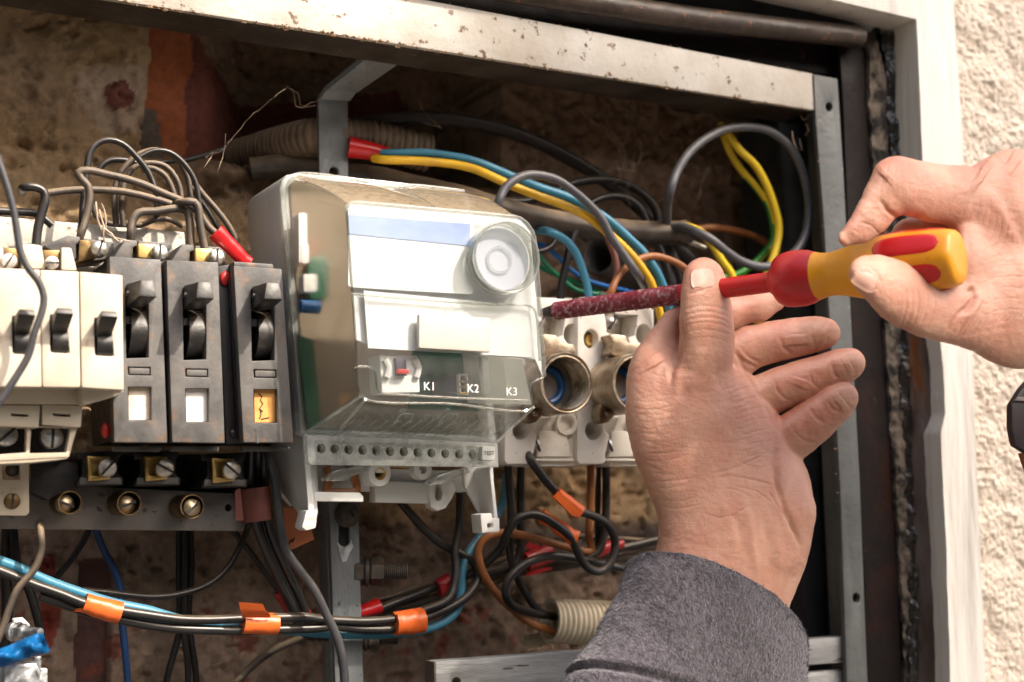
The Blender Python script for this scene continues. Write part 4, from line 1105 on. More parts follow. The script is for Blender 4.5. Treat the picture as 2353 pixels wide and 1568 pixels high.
mb = MB(); mb.prism([(1016, 868), (1056, 858), (1074, 859), (1077, 905), (1018, 905)], -.030, -.018, .0008, holes=[]); cn = mb.build('pin_header', MAT['part_dark'], mt)
mb = MB(); mb.prism([(1054, 860), (1075, 860), (1077, 908), (1056, 908)], -.0335, -.0304, .0004, holes=[[(1058, 864), (1071, 864), (1073, 904), (1060, 904)]]); mb.build('header_frame', MAT['meter_white'], cn)
for i, y in enumerate((877, 889, 903)):
    mb = MB(); mb.tube([U(1057, y, -.034), U(1066, y+.5, -.034), U(1075, y, -.034)], .0005, 6); mb.build('pin', MAT['brass'], cn)
mb = MB(); mb.prism([(1106, 818), (1122, 819), (1130, 905), (1114, 905)], YP+.004, YP+.008, .0008); mb.build('inner_post', MAT['clear_edge'], mt)
for s, x, y in (('K1', 987, 889), ('K2', 1087, 894), ('K3', 1176, 901)):
    text_mesh(s, .0052, x, y, YP-.0017, MAT['label_white'], 'cover_lettering', mt, thick=.00012)
# terminal symbols moulded into the underside
def onunder(x, y):
    """point on the slanted underside"""
    f = min(1, max(0, (y-930)/(1006-930))); return U(x, y+1, YP+(YR-.003-YP)*f-.0006)
for sx in (905, 1008, 1112):
    for pts in ([(sx, 972), (sx+22, 950), (sx+40, 950), (sx+38, 972)], [(sx+14, 944), (sx+20, 938), (sx+26, 942), (sx+18, 946)]):
        mb = MB(); mb.tube(spline([onunder(*p) for p in pts], .002), .00028, 5); mb.build('moulded_symbol', MAT['clear_edge'], mt)
for x0 in range(760, 1140, 26):
    mb = MB(); mb.tube([onunder(x0+52, 966), onunder(x0+28, 984), onunder(x0, 1004)], .0003, 5); mb.build('moulded_line', MAT['clear_edge'], mt)

# terminal strip with twelve holes and TEST button
HX = [738+i*31.7 for i in range(12)]
mb = MB()
hl = [ell_pts(x, 1031+i*1.3, 10.5, 12.5, 18) for i, x in enumerate(HX)]
mb.prism([(706, 1000), (1143, 1018), (1146, 1074), (716, 1068), (708, 1060)], -.010, -.004, .0008, holes=hl)
st = mb.build('terminal_strip', MAT['clear_strip'], mt)
for i, x in enumerate(HX):
    c = U(x, 1031+i*1.3, -.0105)
    mb = MB(); mb.lathe(c, (0, 1, 0), [(.0027, 0), (.0027, .008), (.0022, .008), (.0022, 0)], 20, closed=True); mb.build('hole_collar', MAT['clear_strip'], st)
    mb = MB(); mb.box(x-14.5, 1012+i*1.2, x+10, 1048+i*1.2, -.0036, -.003); mb.build('terminal_cell', MAT['inner_tan'], st)
mb = MB(); mb.prism(rrect(1108, 1026, 1138, 1058, 3), -.0135, -.008, .0007); tbn = mb.build('test_button', MAT['meter_grey'], mt)
text_mesh('TEST', .0026, 1124, 1042, -.0136, MAT['ink_grey'] if 'ink_grey' in MAT else MAT['bakelite'], 'button_lettering', tbn, thick=.0001)
mb = MB(); mb.prism([(708, 1004), (1140, 1020), (1140, 1068), (716, 1062)], .0005, .006); mb.build('terminal_carrier', MAT['meter_grey'], mt)

# lower part of the base: side cheeks, feet, lugs
def cheek(pts, th, name, mat=MAT['meter_grey']):
    mb = MB(); mb.solid([U(*p) for p in pts], (th, 0, 0), .0008); return mb.build(name, mat, mt)
cheek([(695, 1004, .007), (705, 1066, .004), (718, 1180, .004), (702, 1216, .010), (680, 1174, .022), (640, 1125, .042), (612, 1065, .058), (600, 1000, .058)], .003, 'side_cheek')
mb = MB(); mb.prism([(696, 1000), (707, 1000), (726, 1210), (712, 1214)], .002, .0042, .0006); mb.build('front_flange', MAT['meter_white'], mt)
mb = MB(); mb.prism([(704, 1174), (722, 1171), (729, 1176), (729, 1190), (726, 1214), (704, 1220), (694, 1212), (700, 1188)], -.001, .010, .0007); mb.build('foot', MAT['meter_white'], mt)
mb = MB(); mb.prism([(1064, 1062), (1134, 1074), (1140, 1196), (1106, 1200), (1104, 1184), (1066, 1116)], .020, .0225, .0007); mb.prism([(1124, 1074), (1132, 1074), (1146, 1206), (1138, 1208)], .004, .0195, .0006); mb.build('side_cheek', MAT['meter_white'], mt)
mb = MB(); mb.prism([(1104, 1182), (1130, 1179), (1132, 1192), (1148, 1190), (1149, 1222), (1108, 1226)], -.001, .010, .0008, holes=[[(1120, 1204), (1132, 1202), (1133, 1212), (1121, 1214)]]); mb.build('foot', MAT['meter_white'], mt)
# boss with brass insert
c = U(873, 1089, .004)
mb = MB(); mb.lathe(c, (-.12, 1, .05), [(.0028, 0), (.0058, 0), (.0063, .0008), (.0063, .020), (.0028, .020)], 32, closed=True); mb.prism([(848, 1062), (896, 1064), (896, 1088), (849, 1086)], .0045, .018, .0006)
bs_ = mb.build('fixing_boss', MAT['meter_white'], mt)
mb = MB(); mb.lathe(c+Vector((0, -.0003, 0)), (0, 1, 0), [(.0029, 0), (.0029, .010), (.0021, .010)]+[(.0021 if k % 2 else .0017, .010-.001*k) for k in range(1, 10)], 24, closed=True); mb.build('brass_insert', MAT['brass'], bs_)
mb = MB(); mb.lathe(U(972, 1080, .006), (0, 1, 0), [(.0020, 0), (.0047, 0), (.0047, .006), (.0020, .006)], 24, closed=True); mb.build('sealing_eye', MAT['meter_white'], mt)
# mounting bridge and hook lug
mb = MB(); mb.prism([(862, 1104), (1000, 1112), (1002, 1158), (862, 1155)], .022, .030, .0008); mb.prism([(880, 1078), (1110, 1084), (1112, 1124), (1060, 1132), (880, 1110)], .030, .046, .0008); mb.build('mounting_bridge', MAT['meter_white'], mt)
mb = MB()
mb.prism([(985, 1118), (1000, 1102), (1040, 1108), (1048, 1124), (1040, 1144), (1024, 1168), (1006, 1175), (990, 1166)], .0195, .0265, .0007, holes=[ell_pts(1008, 1132, 9.5, 19, 18)])
mb.build('hook_lug', MAT['meter_white'], mt)
mb = MB(); mb.prism([(718, 1130), (828, 1132), (836, 1142), (836, 1154), (720, 1152)], .004, .022, .0008); mb.prism([(716, 1068), (728, 1068), (732, 1132), (720, 1132)], .010, .022, .0005); mb.prism([(716, 1070), (850, 1072), (850, 1130), (718, 1130)], .026, .028, .0005)
mb.build('fuse_carrier', MAT['meter_white'], mt)
mb = MB(); P = path([(750, 1072), (756, 1110), (748, 1130), (770, 1131), (812, 1131), (820, 1126), (812, 1090)], .012); mb.tube(spline(P, .002), .0016, 10, ell=(.5, 1.3)); mb.build('copper_link', MAT['copper'] if 'copper' in MAT else MAT['cable_brown'], mt)
for pts in ([(748, 1100), (770, 1082), (800, 1076), (836, 1070), (842, 1084), (812, 1094), (795, 1106), (752, 1105)], [(988, 1110), (1010, 1092), (1040, 1082), (1074, 1074), (1082, 1086), (1050, 1096), (1030, 1112), (996, 1116)]):
    mb = MB(); mb.prism(pts, -.004, .004, .0008); mb.build('clear_clip', MAT['clear_edge'], mt)
# ------------------------------------------------------------------ cables
CG = {'cable_black': 'black cables', 'cable_dusty': 'dusty dark cables', 'cable_sooty': 'black cables', 'cable_grey': 'grey cables'}
def cable(name, label, pts, dia, mat, Y=.05, stripe=None, cat='cable', r_end=None, group=None, seg=12, wob=.5):
    P = path(pts, Y)
    P = spline(P, .0022)
    mid = P[len(P)//2]; r = dia/2*mpp(mid)
    sd = len(label)*1.7
    P = [p+Vector((mnoise.noise(p*38+Vector((sd, 0, 0))), 0, mnoise.noise(p*38+Vector((0, sd, 9)))))*(.0011*wob) for p in P]
    rs = [r*(1+.03*mnoise.noise(p*160)) for p in P]
    mb = MB(); mb.tube(P, rs, seg, stripe=stripe)
    mats = [MAT[mat]] + ([MAT['stripe_green']] if stripe else [])
    o = mb.build(name, mats, None, 60)
    return tag(o, label, cat, group or CG.get(mat))
def sleeve(name, label, pts, w, depth, mat, Y, cat, parent=None, tails=(), group=None, crumple=.0003):
    """tape or sleeve round a bundle: elliptic band along a picture path; w, depth in picture units"""
    P = spline(path(pts, Y), .0008)
    s = mpp(P[0])
    n = len(P); mb = MB()
    ws = w if isinstance(w, (list, tuple)) else [w, w]
    rs = [(ws[0]+(ws[-1]-ws[0])*i/(n-1))/2*s*(1+.05*mnoise.noise(p*260+Vector((len(label), 0, 0)))) for i, p in enumerate(P)]
    vdir = (Uc - Fw*Uc.dot(Fw))
    mb.tube(P, rs, 22, cap=True, ell=(1, depth/ws[0]), up=vdir.normalized())
    for v in mb.bm.verts:
        v.co += Vector((mnoise.noise(v.co*230), mnoise.noise(v.co*230+Vector((9, 0, 0))), mnoise.noise(v.co*230+Vector((0, 9, 0)))))*crumple
    for tl in tails:
        mb.solid([U(p[0], p[1], p[2] if len(p) > 2 else Y) for p in tl], (0, .0004, 0))
    o = mb.build(name, MAT[mat], parent, 60)
    return o if parent else tag(o, label, cat, group)
def corrugated(name, label, pts, dia, mat, Y, pitch_px, depth=.12, hollow=True, flap=None, cat='conduit', mpp_ref=None):
    P0 = spline(path(pts, Y), .0006); s = mpp(P0[0]) if mpp_ref is None else mpp_ref; r = dia/2*s; pt = pitch_px*s
    L = 0; rs = []
    for i, p in enumerate(P0):
        if i: L += (p-P0[i-1]).length
        w = .5+.5*math.cos(2*math.pi*L/pt); rs.append(r*(1-depth*(1-w**.6)))
    mb = MB(); mb.tube(P0, rs, 30, cap=not hollow)
    if hollow:
        ri = [x*.86 for x in rs]; k = min(len(P0), 60)
        mb2 = MB(); mb2.tube(P0[:k], ri[:k], 30, cap=False); mb.add(mb2.bm)
        # annular end
        T = (P0[1]-P0[0]).normalized(); mb.lathe(P0[0], T, [(rs[0], 0), (ri[0], 0)], 30)
    o = mb.build(name, MAT[mat], None, 60)
    return tag(o, label, cat)

# --- conduits
corrugated('corrugated_conduit', 'old brown corrugated conduit coming out of the wall hollow behind the strap', [(505, 372, .150), (560, 360, .135), (640, 336, .105), (732, 316, .080), (850, 322, .074), (985, 352, .070)], 92, 'conduit_old', .08, 15, .10, mpp_ref=mpp(U(732, 316, .08)))
corrugated('corrugated_conduit', 'cream corrugated conduit with a broken lip, cables going in, beside the grey sleeve', [(1262, 1427), (1330, 1430), (1420, 1433), (1560, 1440), (1700, 1450)], 104, 'conduit', .062, 13.5, .10)
corrugated('corrugated_conduit', 'dark grey corrugated conduit in the shadow above the ceramic sockets', [(1375, 588, .070), (1420, 606, .080), (1480, 632, .095), (1560, 668, .105)], 92, 'conduit_dark', .07, 11, .08)
t = [o_ for o_ in scene.objects if o_.get('label', '').startswith('cream corrugated')][0]
mb = MB()   # torn flap at the mouth
c = U(1262, 1427, .062); rr = 51*mpp(c)
rows = []
for i in range(9):
    f = i/8; ring = []
    for k in range(9):
        a = R(150+85*k/8); ln = (.0115*f)*(1-.25*math.sin(k*1.9))
        rj = rr*(1-.05*abs(math.sin(f*9)))*(1+.25*f)
        ring.append(mb.bm.verts.new(c+Vector((-ln, -math.sin(a)*rj*-1*.0+rj*math.sin(R(180)-a)*-1, math.cos(a)*rj))))
    rows.append(ring)
for r0, r1 in zip(rows, rows[1:]):
    for k in range(8): mb.bm.faces.new((r0[k], r0[k+1], r1[k+1], r1[k]))
bmesh.ops.solidify(mb.bm, geom=mb.bm.faces[:], thickness=.0009)
mb.build('torn_lip', MAT['conduit'], t, 60)

# --- upper right
cable('thick_cable', 'thick black cable arching behind the strap to the upper right', [(790, 292, .078), (900, 276), (1000, 272), (1100, 285), (1180, 306), (1250, 335), (1320, 372), (1385, 412), (1440, 452), (1490, 500), (1520, 560)], 33, 'cable_black', .078, seg=16)
cable('sheathed_cable', 'thick dusty grey sheathed cable with a torn end above the sockets', [(575, 392, .100), (650, 384, .095), (735, 396, .085), (850, 408, .078), (960, 432, .065), (1060, 455, .052), (1129, 476, .048), (1250, 506, .046), (1345, 522, .045), (1450, 533, .044), (1563, 536, .043)], 57, 'cable_dusty', .05, seg=20, wob=.2)
mb = MB()
for a0 in (-60, 20, 95, 170, 235):
    P = U(1560, 536, .043); rr = 28*mpp(P); q0 = []
    for da in (0, 26, 52):
        a = R(a0+da); q0.append(P+Vector((-.001, -math.cos(a)*rr, math.sin(a)*rr)))
    tip = [p+Vector((.0055+.003*random.random(), (p.y-P.y)*.15, (p.z-P.z)*.2*random.random())) for p in q0]
    mb.solid([q0[0], q0[1], q0[2], tip[2], tip[1], tip[0]], (P-q0[1]).normalized()*.0012)
sh_ = [o_ for o_ in scene.objects if o_.get('label', '').startswith('thick dusty grey sheathed')][0]
mb.build('torn_end', MAT['cable_dusty'], sh_, 30)
cable('blue_cable', 'light blue cable running from the red sleeve over the meter down to the socket', [(860, 352), (892, 352), (970, 352), (1040, 360), (1100, 374), (1183, 408), (1237, 430), (1291, 448), (1345, 473), (1399, 507), (1446, 548), (1479, 580), (1504, 617), (1522, 655), (1536, 703), (1546, 745)], 20, 'cable_blue', [.062, .045, .030, .022, .020, .026])
cable('yellow_cable', 'yellow and green earth cable running beside the light blue one over the meter', [(860, 364), (880, 367), (960, 371), (1040, 377), (1090, 388), (1129, 404), (1183, 429), (1237, 451), (1291, 470), (1345, 496), (1389, 528), (1436, 569), (1472, 612), (1497, 652), (1511, 704), (1526, 758)], 20, 'cable_yellow', [.060, .042, .026, .017, .016, .022], stripe=(.62, .86, 0))
cable('grey_cable', 'grey cable looping up from behind the meter and down past the yellow wire', [(1138, 500, .03), (1144, 470), (1155, 441), (1176, 418), (1209, 403), (1245, 403), (1281, 413), (1317, 438), (1353, 470), (1382, 503), (1403, 541), (1436, 588), (1460, 622), (1482, 660, .03)], 20, 'cable_slate', .012)
cable('grey_cable', 'grey cable in a wide ring at the upper right, behind the screwdriver handle', [(1540, 524, .04), (1562, 521, .034), (1598, 532, .022), (1634, 551), (1670, 579), (1706, 601), (1742, 612), (1778, 611), (1807, 597), (1835, 570), (1852, 534), (1858, 487), (1853, 433), (1839, 380), (1814, 337), (1771, 304), (1724, 293), (1670, 297), (1626, 316), (1587, 348), (1558, 391), (1540, 441), (1532, 495, .035), (1534, 560, .05), (1551, 600, .06)], 20, 'cable_slate', .016)
cable('yellow_cable', 'bright yellow cable hanging from the top of the grey ring', [(1655, 290, .045), (1673, 308), (1699, 344), (1735, 380), (1761, 426), (1781, 478), (1790, 523), (1782, 578), (1766, 622), (1752, 680), (1742, 745)], 19, 'cable_lemon', .028, stripe=(.4, .5, 0))
cable('yellow_cable', 'yellow and green cable behind the bright yellow one inside the grey ring', [(1656, 292, .052), (1665, 316), (1681, 354), (1704, 391), (1735, 428), (1766, 478), (1776, 552), (1756, 582), (1735, 604), (1700, 629), (1660, 640)], 17, 'cable_lemon', .042, stripe=(.36, .82, .012))
cable('yellow_cable', 'short yellow cable leaving the torn sheath towards the thumb', [(1545, 524, .042), (1578, 521), (1608, 532), (1636, 562), (1659, 600), (1677, 625), (1690, 660)], 19, 'cable_lemon', .034)
cable('brown_cable', 'light brown cable curving right out of the torn sheath', [(1560, 533, .046), (1598, 527), (1640, 523), (1688, 531), (1735, 545), (1772, 567), (1800, 600)], 17, 'cable_brown', .058)
cable('bare_wire', 'short bare silvery wire at the end of the torn sheath', [(1560, 545), (1590, 560), (1620, 571)], 13, 'screw_steel', .041)
cable('brown_cable', 'orange-brown cable arching over the screwdriver shaft into the socket', [(1392, 705, .03), (1400, 678), (1414, 647), (1436, 618), (1464, 597), (1497, 588), (1533, 595), (1575, 618), (1600, 660)], 17, 'cable_brown', .018)
cable('pink_cable', 'dull pink cable dropping behind the orange-brown arch', [(1392, 535), (1404, 565), (1413, 590), (1417, 624), (1409, 668), (1404, 700)], 16, 'cable_pink', .035)
cable('blue_cable', 'light blue cable arching down into the left ceramic socket', [(1238, 530, .05), (1266, 535), (1295, 550), (1320, 577), (1338, 617), (1350, 655), (1356, 700)], 19, 'cable_blue', .028)
cable('blue_cable', 'thin royal blue wire low behind the sockets', [(1205, 556), (1227, 562), (1248, 565), (1281, 590), (1317, 624), (1360, 648), (1403, 660), (1450, 672), (1520, 690)], 11, 'cable_royal', .062)
cable('green_cable', 'thin green wire under the royal blue one, upper of two', [(1210, 560), (1237, 583), (1266, 618), (1291, 640), (1320, 664), (1360, 675), (1410, 677)], 11, 'cable_green', .060)
cable('green_cable', 'thin green wire under the royal blue one, lower of two', [(1205, 592), (1237, 610), (1265, 625), (1291, 634), (1327, 652), (1360, 664), (1420, 690)], 12, 'cable_green', .066)
cable('black_cable', 'black cable dropping steeply between the meter dial and the blue arch', [(1328, 520), (1317, 548), (1302, 606), (1291, 660), (1288, 705)], 18, 'cable_sooty', .042)
cable('black_cable', 'small black cable hook right of the meter dial', [(1285, 525), (1276, 553), (1262, 569), (1235, 578), (1200, 575)], 14, 'cable_sooty', .045)
cable('black_cable', 'black cable hump behind the sheathed cable, upper one', [(1150, 462), (1209, 463), (1273, 441), (1324, 419), (1374, 412), (1428, 418), (1475, 445), (1504, 478), (1516, 520)], 20, 'cable_black', .066)
cable('black_cable', 'black cable hump behind the sheathed cable, lower one', [(1330, 490), (1360, 464), (1389, 452), (1425, 451), (1457, 466), (1478, 494), (1490, 530)], 18, 'cable_black', .062)
cable('black_cable', 'dark cable under the sheathed cable left of the thumb, nearest the blue wire', [(1495, 540), (1511, 565), (1529, 613), (1541, 668), (1548, 720)], 20, 'cable_sooty', .045)
cable('black_cable', 'dark cable squeezed behind the thumb tip', [(1528, 545), (1540, 585), (1556, 625), (1572, 680)], 17, 'cable_black', .05)
cable('thick_cable', 'thick dark cable end under the torn sheath', [(1545, 555), (1580, 590), (1630, 640), (1660, 690)], 36, 'cable_sooty', .062)
cable('black_cable', 'short dark vertical cable between thumb and red screwdriver collar', [(1690, 585), (1696, 620), (1702, 680)], 19, 'cable_sooty', .055)
# red shrink sleeve where blue and yellow start
P = path([(800, 338), (830, 343), (870, 351), (893, 357)], [.064, .060])
mb = MB(); P2 = spline(P, .001); n_ = len(P2); mb.tube(P2, [(.0058-.0019*i/n_) for i in range(n_)], 18); o = mb.build('shrink_sleeve', MAT['red_sleeve'], None, 60)
tag(o, 'red shrink sleeve beside the strap where the blue and yellow wires start', 'cable sleeve')

# --- upper left tangle
L = 'cable_dusty'
cable('black_cable', 'tall black cable arch rising highest in the left tangle', [(184, 560, .045), (189, 500), (192, 460), (200, 385), (206, 353), (223, 330), (249, 322), (281, 331), (310, 357), (335, 387), (352, 421), (360, 452), (360, 500, .05)], 15, 'cable_black', .030)
cable('dusty_cable', 'thick dusty cable bent twice, running into the red sleeve', [(178, 575, .03), (183, 548), (197, 504), (207, 455), (202, 428), (186, 412), (181, 398), (200, 393), (252, 404), (324, 423), (382, 447), (418, 462), (454, 485), (479, 522), (508, 545)], 18, L, .018)
cable('black_cable', 'stubby black cable bent like a hook above the white switches', [(52, 440, .03), (60, 431), (83, 431), (101, 441), (104, 460), (97, 485), (86, 525), (80, 575)], 21, 'cable_black', .012)
cable('dusty_cable', 'dusty cable running level across the left tangle', [(102, 444), (144, 440), (216, 438), (288, 442), (342, 455), (396, 473), (430, 490), (440, 520)], 17, L, .030)
cable('dusty_cable', 'dusty cable bent like a staple above the leftmost grey breaker', [(299, 575, .028), (299, 548), (304, 508), (318, 488), (360, 484), (412, 479), (430, 487), (436, 513), (438, 575)], 19, L, .014)
cable('dusty_cable', 'dusty cable bent down sharply beside the staple-shaped one', [(404, 470, .02), (425, 465), (447, 466), (457, 484), (459, 514), (470, 575)], 19, L, .010)
cable('black_cable', 'black cable in a low loop at the back of the left tangle', [(223, 400), (235, 378), (252, 367), (288, 367), (320, 376)], 15, 'cable_black', .048)
cable('dusty_cable', 'dusty cable ring of the coil in the left tangle, outermost', [(267, 520), (263, 450), (272, 405), (295, 374), (324, 353), (360, 346), (393, 357), (418, 382), (432, 414), (437, 450), (438, 490)], 14, L, .040)
cable('dusty_cable', 'dusty cable ring of the coil, second from the outside', [(285, 520), (279, 470), (286, 420), (310, 384), (346, 374), (382, 383), (403, 408), (414, 439), (416, 480)], 13, L, .036)
cable('dusty_cable', 'dusty cable ring of the coil, innermost', [(330, 395), (342, 386), (375, 401), (393, 429), (400, 452), (402, 480)], 13, L, .032)
cable('black_cable', 'black cable crossing over the top of the coil', [(318, 362), (353, 346), (389, 350), (421, 375), (447, 414), (457, 461), (462, 500)], 13, 'cable_black', .034)
cable('black_cable', 'black cable sweeping right from the coil down beside the meter', [(418, 380), (432, 398), (461, 440), (493, 477), (519, 511), (540, 552), (546, 590)], 14, 'cable_dusty', .040)
cable('black_cable', 'black cable under the sweeping one beside the meter', [(440, 430), (457, 456), (483, 494), (501, 530), (515, 580)], 12, 'cable_sooty', .046)
cable('black_cable', 'black cable tail reaching from the coil to the wall hollow', [(325, 386), (340, 380), (378, 371), (432, 367), (475, 356), (520, 342)], 13, 'cable_black', .085)
cable('dusty_cable', 'dusty cable curled low behind the pale rail', [(216, 470), (222, 495), (245, 512), (288, 518), (324, 518), (360, 504), (392, 505), (420, 520)], 13, L, .048)
cable('black_cable', 'grey-black cable hanging in front of the white switches', [(-12, 350), (0, 382), (18, 432), (32, 486), (41, 550), (46, 577), (62, 612), (90, 648), (102, 684), (96, 720), (78, 765), (65, 815), (40, 862), (12, 905), (-20, 950)], 17, 'cable_grey', -.052)
cable('black_cable', 'black cable coming in level at the left edge', [(-30, 480), (0, 484), (43, 487), (86, 494), (120, 520)], 19, 'cable_black', .020)
# red sleeve beside the third breaker
t = sleeve('shrink_sleeve', 'bright red sleeve on a cable end between the dusty tangle and the meter', [(495, 533), (525, 562), (560, 597), (574, 606)], [42, 30], 26, 'red_sleeve', .010, 'cable sleeve', crumple=.0001)

# --- below: left and middle
for i, (dx_, lab) in enumerate(((-13, 'left cable'), (3, 'middle cable'), (17, 'right cable'))):
    cable('black_cable', f'black cable under the third breaker, {lab} of the taped bundle of three', [(590+dx_, 1030, .03), (590+dx_, 1120), (603+dx_, 1209), (632+dx_*1.0, 1285), (662+dx_, 1350), (684+dx_*.9, 1400), (705+dx_*.8, 1450), (735+dx_, 1465)], 22, 'cable_sooty', [.030, .034, .045, .055][i] if False else [.034+.004*(i % 2), .05])
sleeve('shrink_sleeve', 'dark red sleeve round the black bundle left of the strap', [(653, 1352), (672, 1385), (694, 1418)], [52, 50], 44, 'red_sleeve', .050, 'cable sleeve', crumple=.0001)
cable('grey_cable', 'grey-black cable hanging in front of the strap down to the bottom edge', [(612, 1030, .03), (618, 1050), (630, 1092), (637, 1152), (646, 1216), (657, 1262), (682, 1302), (724, 1358), (752, 1413), (774, 1465), (785, 1511), (792, 1580), (796, 1660)], 21, 'cable_grey', .024)
cable('black_cable', 'black cable hanging in a wide bow below the rail', [(575, 1180, .05), (570, 1207), (555, 1249), (525, 1301), (480, 1341), (420, 1364), (360, 1373), (300, 1370), (240, 1362), (190, 1357)], 15, 'cable_black', .060)
cable('black_cable', 'black cable slanting behind the taped bundle', [(530, 1205), (543, 1228), (572, 1264), (609, 1314), (642, 1362)], 14, 'cable_black', .075)
cable('black_cable', 'black cable along the bottom run, upper of the two taped together', [(-40, 1296), (0, 1313), (60, 1337), (135, 1364), (195, 1387), (285, 1404), (360, 1416), (420, 1424), (480, 1425), (555, 1421), (636, 1420), (706, 1419), (731, 1423), (821, 1428), (890, 1424), (925, 1417), (975, 1402), (1019, 1386), (1037, 1364), (1046, 1313), (1044, 1270), (1055, 1216), (1057, 1120)], 21, 'cable_black', [.040, .036, .036, .04, .05])
cable('black_cable', 'black cable along the bottom run, lower of the two taped together', [(90, 1370), (140, 1386), (195, 1404), (285, 1425), (360, 1439), (420, 1446), (555, 1448), (706, 1445), (767, 1441), (839, 1447), (911, 1443), (976, 1422), (1037, 1396), (1080, 1364), (1099, 1328), (1091, 1299), (1066, 1277), (1019, 1252), (976, 1216), (940, 1178), (915, 1150)], 21, 'cable_black', [.042, .038, .040, .05, .06])
cable('blue_cable', 'light blue cable along the bottom run behind the taped black pair', [(-40, 1272), (0, 1290), (60, 1313), (120, 1340), (186, 1364), (270, 1388), (345, 1404), (430, 1428), (555, 1440), (660, 1448), (731, 1455), (821, 1460), (904, 1455), (976, 1447), (1022, 1429), (1048, 1403), (1058, 1367), (1062, 1313), (1073, 1277), (1094, 1245), (1138, 1191), (1159, 1144), (1165, 1090)], 22, 'cable_blue', [.040, .044, .048, .05, .06])
cable('dusty_cable', 'flat brownish cable hanging at the lower left corner over the blue one', [(92, 1200, .05), (93, 1223), (93, 1265), (76, 1312), (40, 1355), (22, 1397), (6, 1442), (-10, 1480)], 17, 'cable_dusty', .026)
cable('blue_cable', 'dark blue cable hanging down the wall at the lower left', [(214, 1190), (222, 1223), (240, 1265), (261, 1307), (275, 1352), (280, 1412), (285, 1472), (293, 1567), (296, 1650)], 17, 'cable_navy', .082)
for i, (pts, lab) in enumerate((([(408, 1190), (411, 1250), (412, 1330), (414, 1400), (411, 1455), (388, 1540), (368, 1620)], 'leftmost'),
                               ([(422, 1190), (424, 1250), (425, 1330), (424, 1400), (424, 1460), (433, 1540), (428, 1640)], 'middle'),
                               ([(436, 1190), (438, 1260), (438, 1340), (434, 1400), (437, 1460), (448, 1540), (452, 1640)], 'rightmost'))):
    cable('black_cable', f'black cable hanging straight down the wall, {lab} of three together', pts, 16, 'cable_sooty', .088-.003*(i % 2))
cable('black_cable', 'black cable slanting down-left under the rail near the dark blue one', [(215, 1195), (200, 1228), (165, 1283), (129, 1328), (110, 1360)], 15, 'cable_sooty', .085)
cable('black_cable', 'black cable leaving the bottom edge up to the red-sleeved bundle', [(715, 1455), (690, 1466), (630, 1493), (570, 1541), (520, 1600)], 18, 'cable_dusty', .075)
cable('black_cable', 'dark cable in the lower left corner behind the flat brown one', [(30, 1215), (40, 1300), (68, 1360), (88, 1430), (100, 1500)], 20, 'cable_sooty', .075)
cable('black_cable', 'dark upright cable at the lower left edge', [(18, 1205), (14, 1300), (16, 1400), (8, 1500)], 26, 'cable_black', .08)

# --- below: right group
cable('black_cable', 'black cable from the socket down into the cream conduit, leftmost of the upright ones', [(1167, 1050, .045), (1170, 1097), (1174, 1187), (1171, 1262), (1184, 1312), (1208, 1362), (1238, 1402), (1275, 1420)], 19, 'cable_black', [.045, .045, .05, .062])
cable('black_cable', 'black cable hanging under the left socket beside the leftmost upright one', [(1200, 1035, .04), (1197, 1097), (1198, 1205), (1194, 1268), (1180, 1300), (1120, 1320)], 19, 'cable_black', .055)
cable('black_cable', 'black cable with two orange tapes making a figure of eight under the sockets', [(1208, 1030, .03), (1216, 1052), (1249, 1100), (1285, 1138), (1325, 1172), (1361, 1185), (1395, 1206), (1413, 1243), (1407, 1287), (1383, 1313), (1362, 1312), (1343, 1297), (1327, 1268), (1310, 1234), (1272, 1203), (1242, 1186), (1213, 1183), (1184, 1196), (1166, 1222), (1150, 1260), (1110, 1298), (1060, 1330)], 20, 'cable_black', [.020, .026, .034, .030, .024, .03, .055])
cable('brown_cable', 'orange-brown cable dropping from the sockets and turning sharply left', [(1357, 1050, .045), (1357, 1097), (1355, 1187), (1354, 1240), (1360, 1265), (1345, 1269), (1325, 1263), (1271, 1249), (1217, 1234), (1163, 1224), (1122, 1231), (1101, 1258), (1105, 1299), (1127, 1346), (1163, 1389), (1217, 1430), (1280, 1456)], 19, 'cable_brown', [.042, .040, .040, .038, .045, .062])
cable('black_cable', 'thin black cable right beside the dropping orange-brown one', [(1377, 1050), (1375, 1097), (1373, 1205), (1373, 1263), (1360, 1290)], 13, 'cable_sooty', .050)
cable('black_cable', 'black cable hanging under the right socket next to the wrist', [(1390, 1035, .04), (1393, 1097), (1391, 1205), (1384, 1250), (1371, 1272), (1330, 1290)], 19, 'cable_black', .046)
cable('black_cable', 'black cable from behind the sleeve looping into the cream conduit', [(1480, 1330, .05), (1444, 1311), (1379, 1295), (1325, 1284), (1271, 1277), (1228, 1285), (1192, 1306), (1167, 1335), (1162, 1364), (1177, 1392), (1213, 1407), (1271, 1415)], 20, 'cable_black', [.048, .040, .034, .036, .062])
for i, (pts, lab, mt_, d_) in enumerate((
        ([(1530, 1236), (1433, 1258), (1330, 1285), (1230, 1290), (1127, 1312), (1073, 1322), (1008, 1347), (947, 1371), (871, 1400), (800, 1425)], 'uppermost', 'cable_black', 20),
        ([(1540, 1262), (1440, 1280), (1300, 1300), (1170, 1320), (1127, 1341), (1084, 1357), (1008, 1371), (947, 1389), (871, 1408), (800, 1430)], 'lowest', 'cable_dusty', 19),
        ([(1500, 1245), (1343, 1234), (1264, 1240), (1150, 1290), (1040, 1330), (940, 1357), (889, 1375), (832, 1385), (760, 1405)], 'thin back', 'cable_dusty', 13))):
    cable('black_cable', f'dark cable running from the sleeve to the strap, {lab} one of the long bundle', pts, d_, mt_, .072-.006*(i == 0))
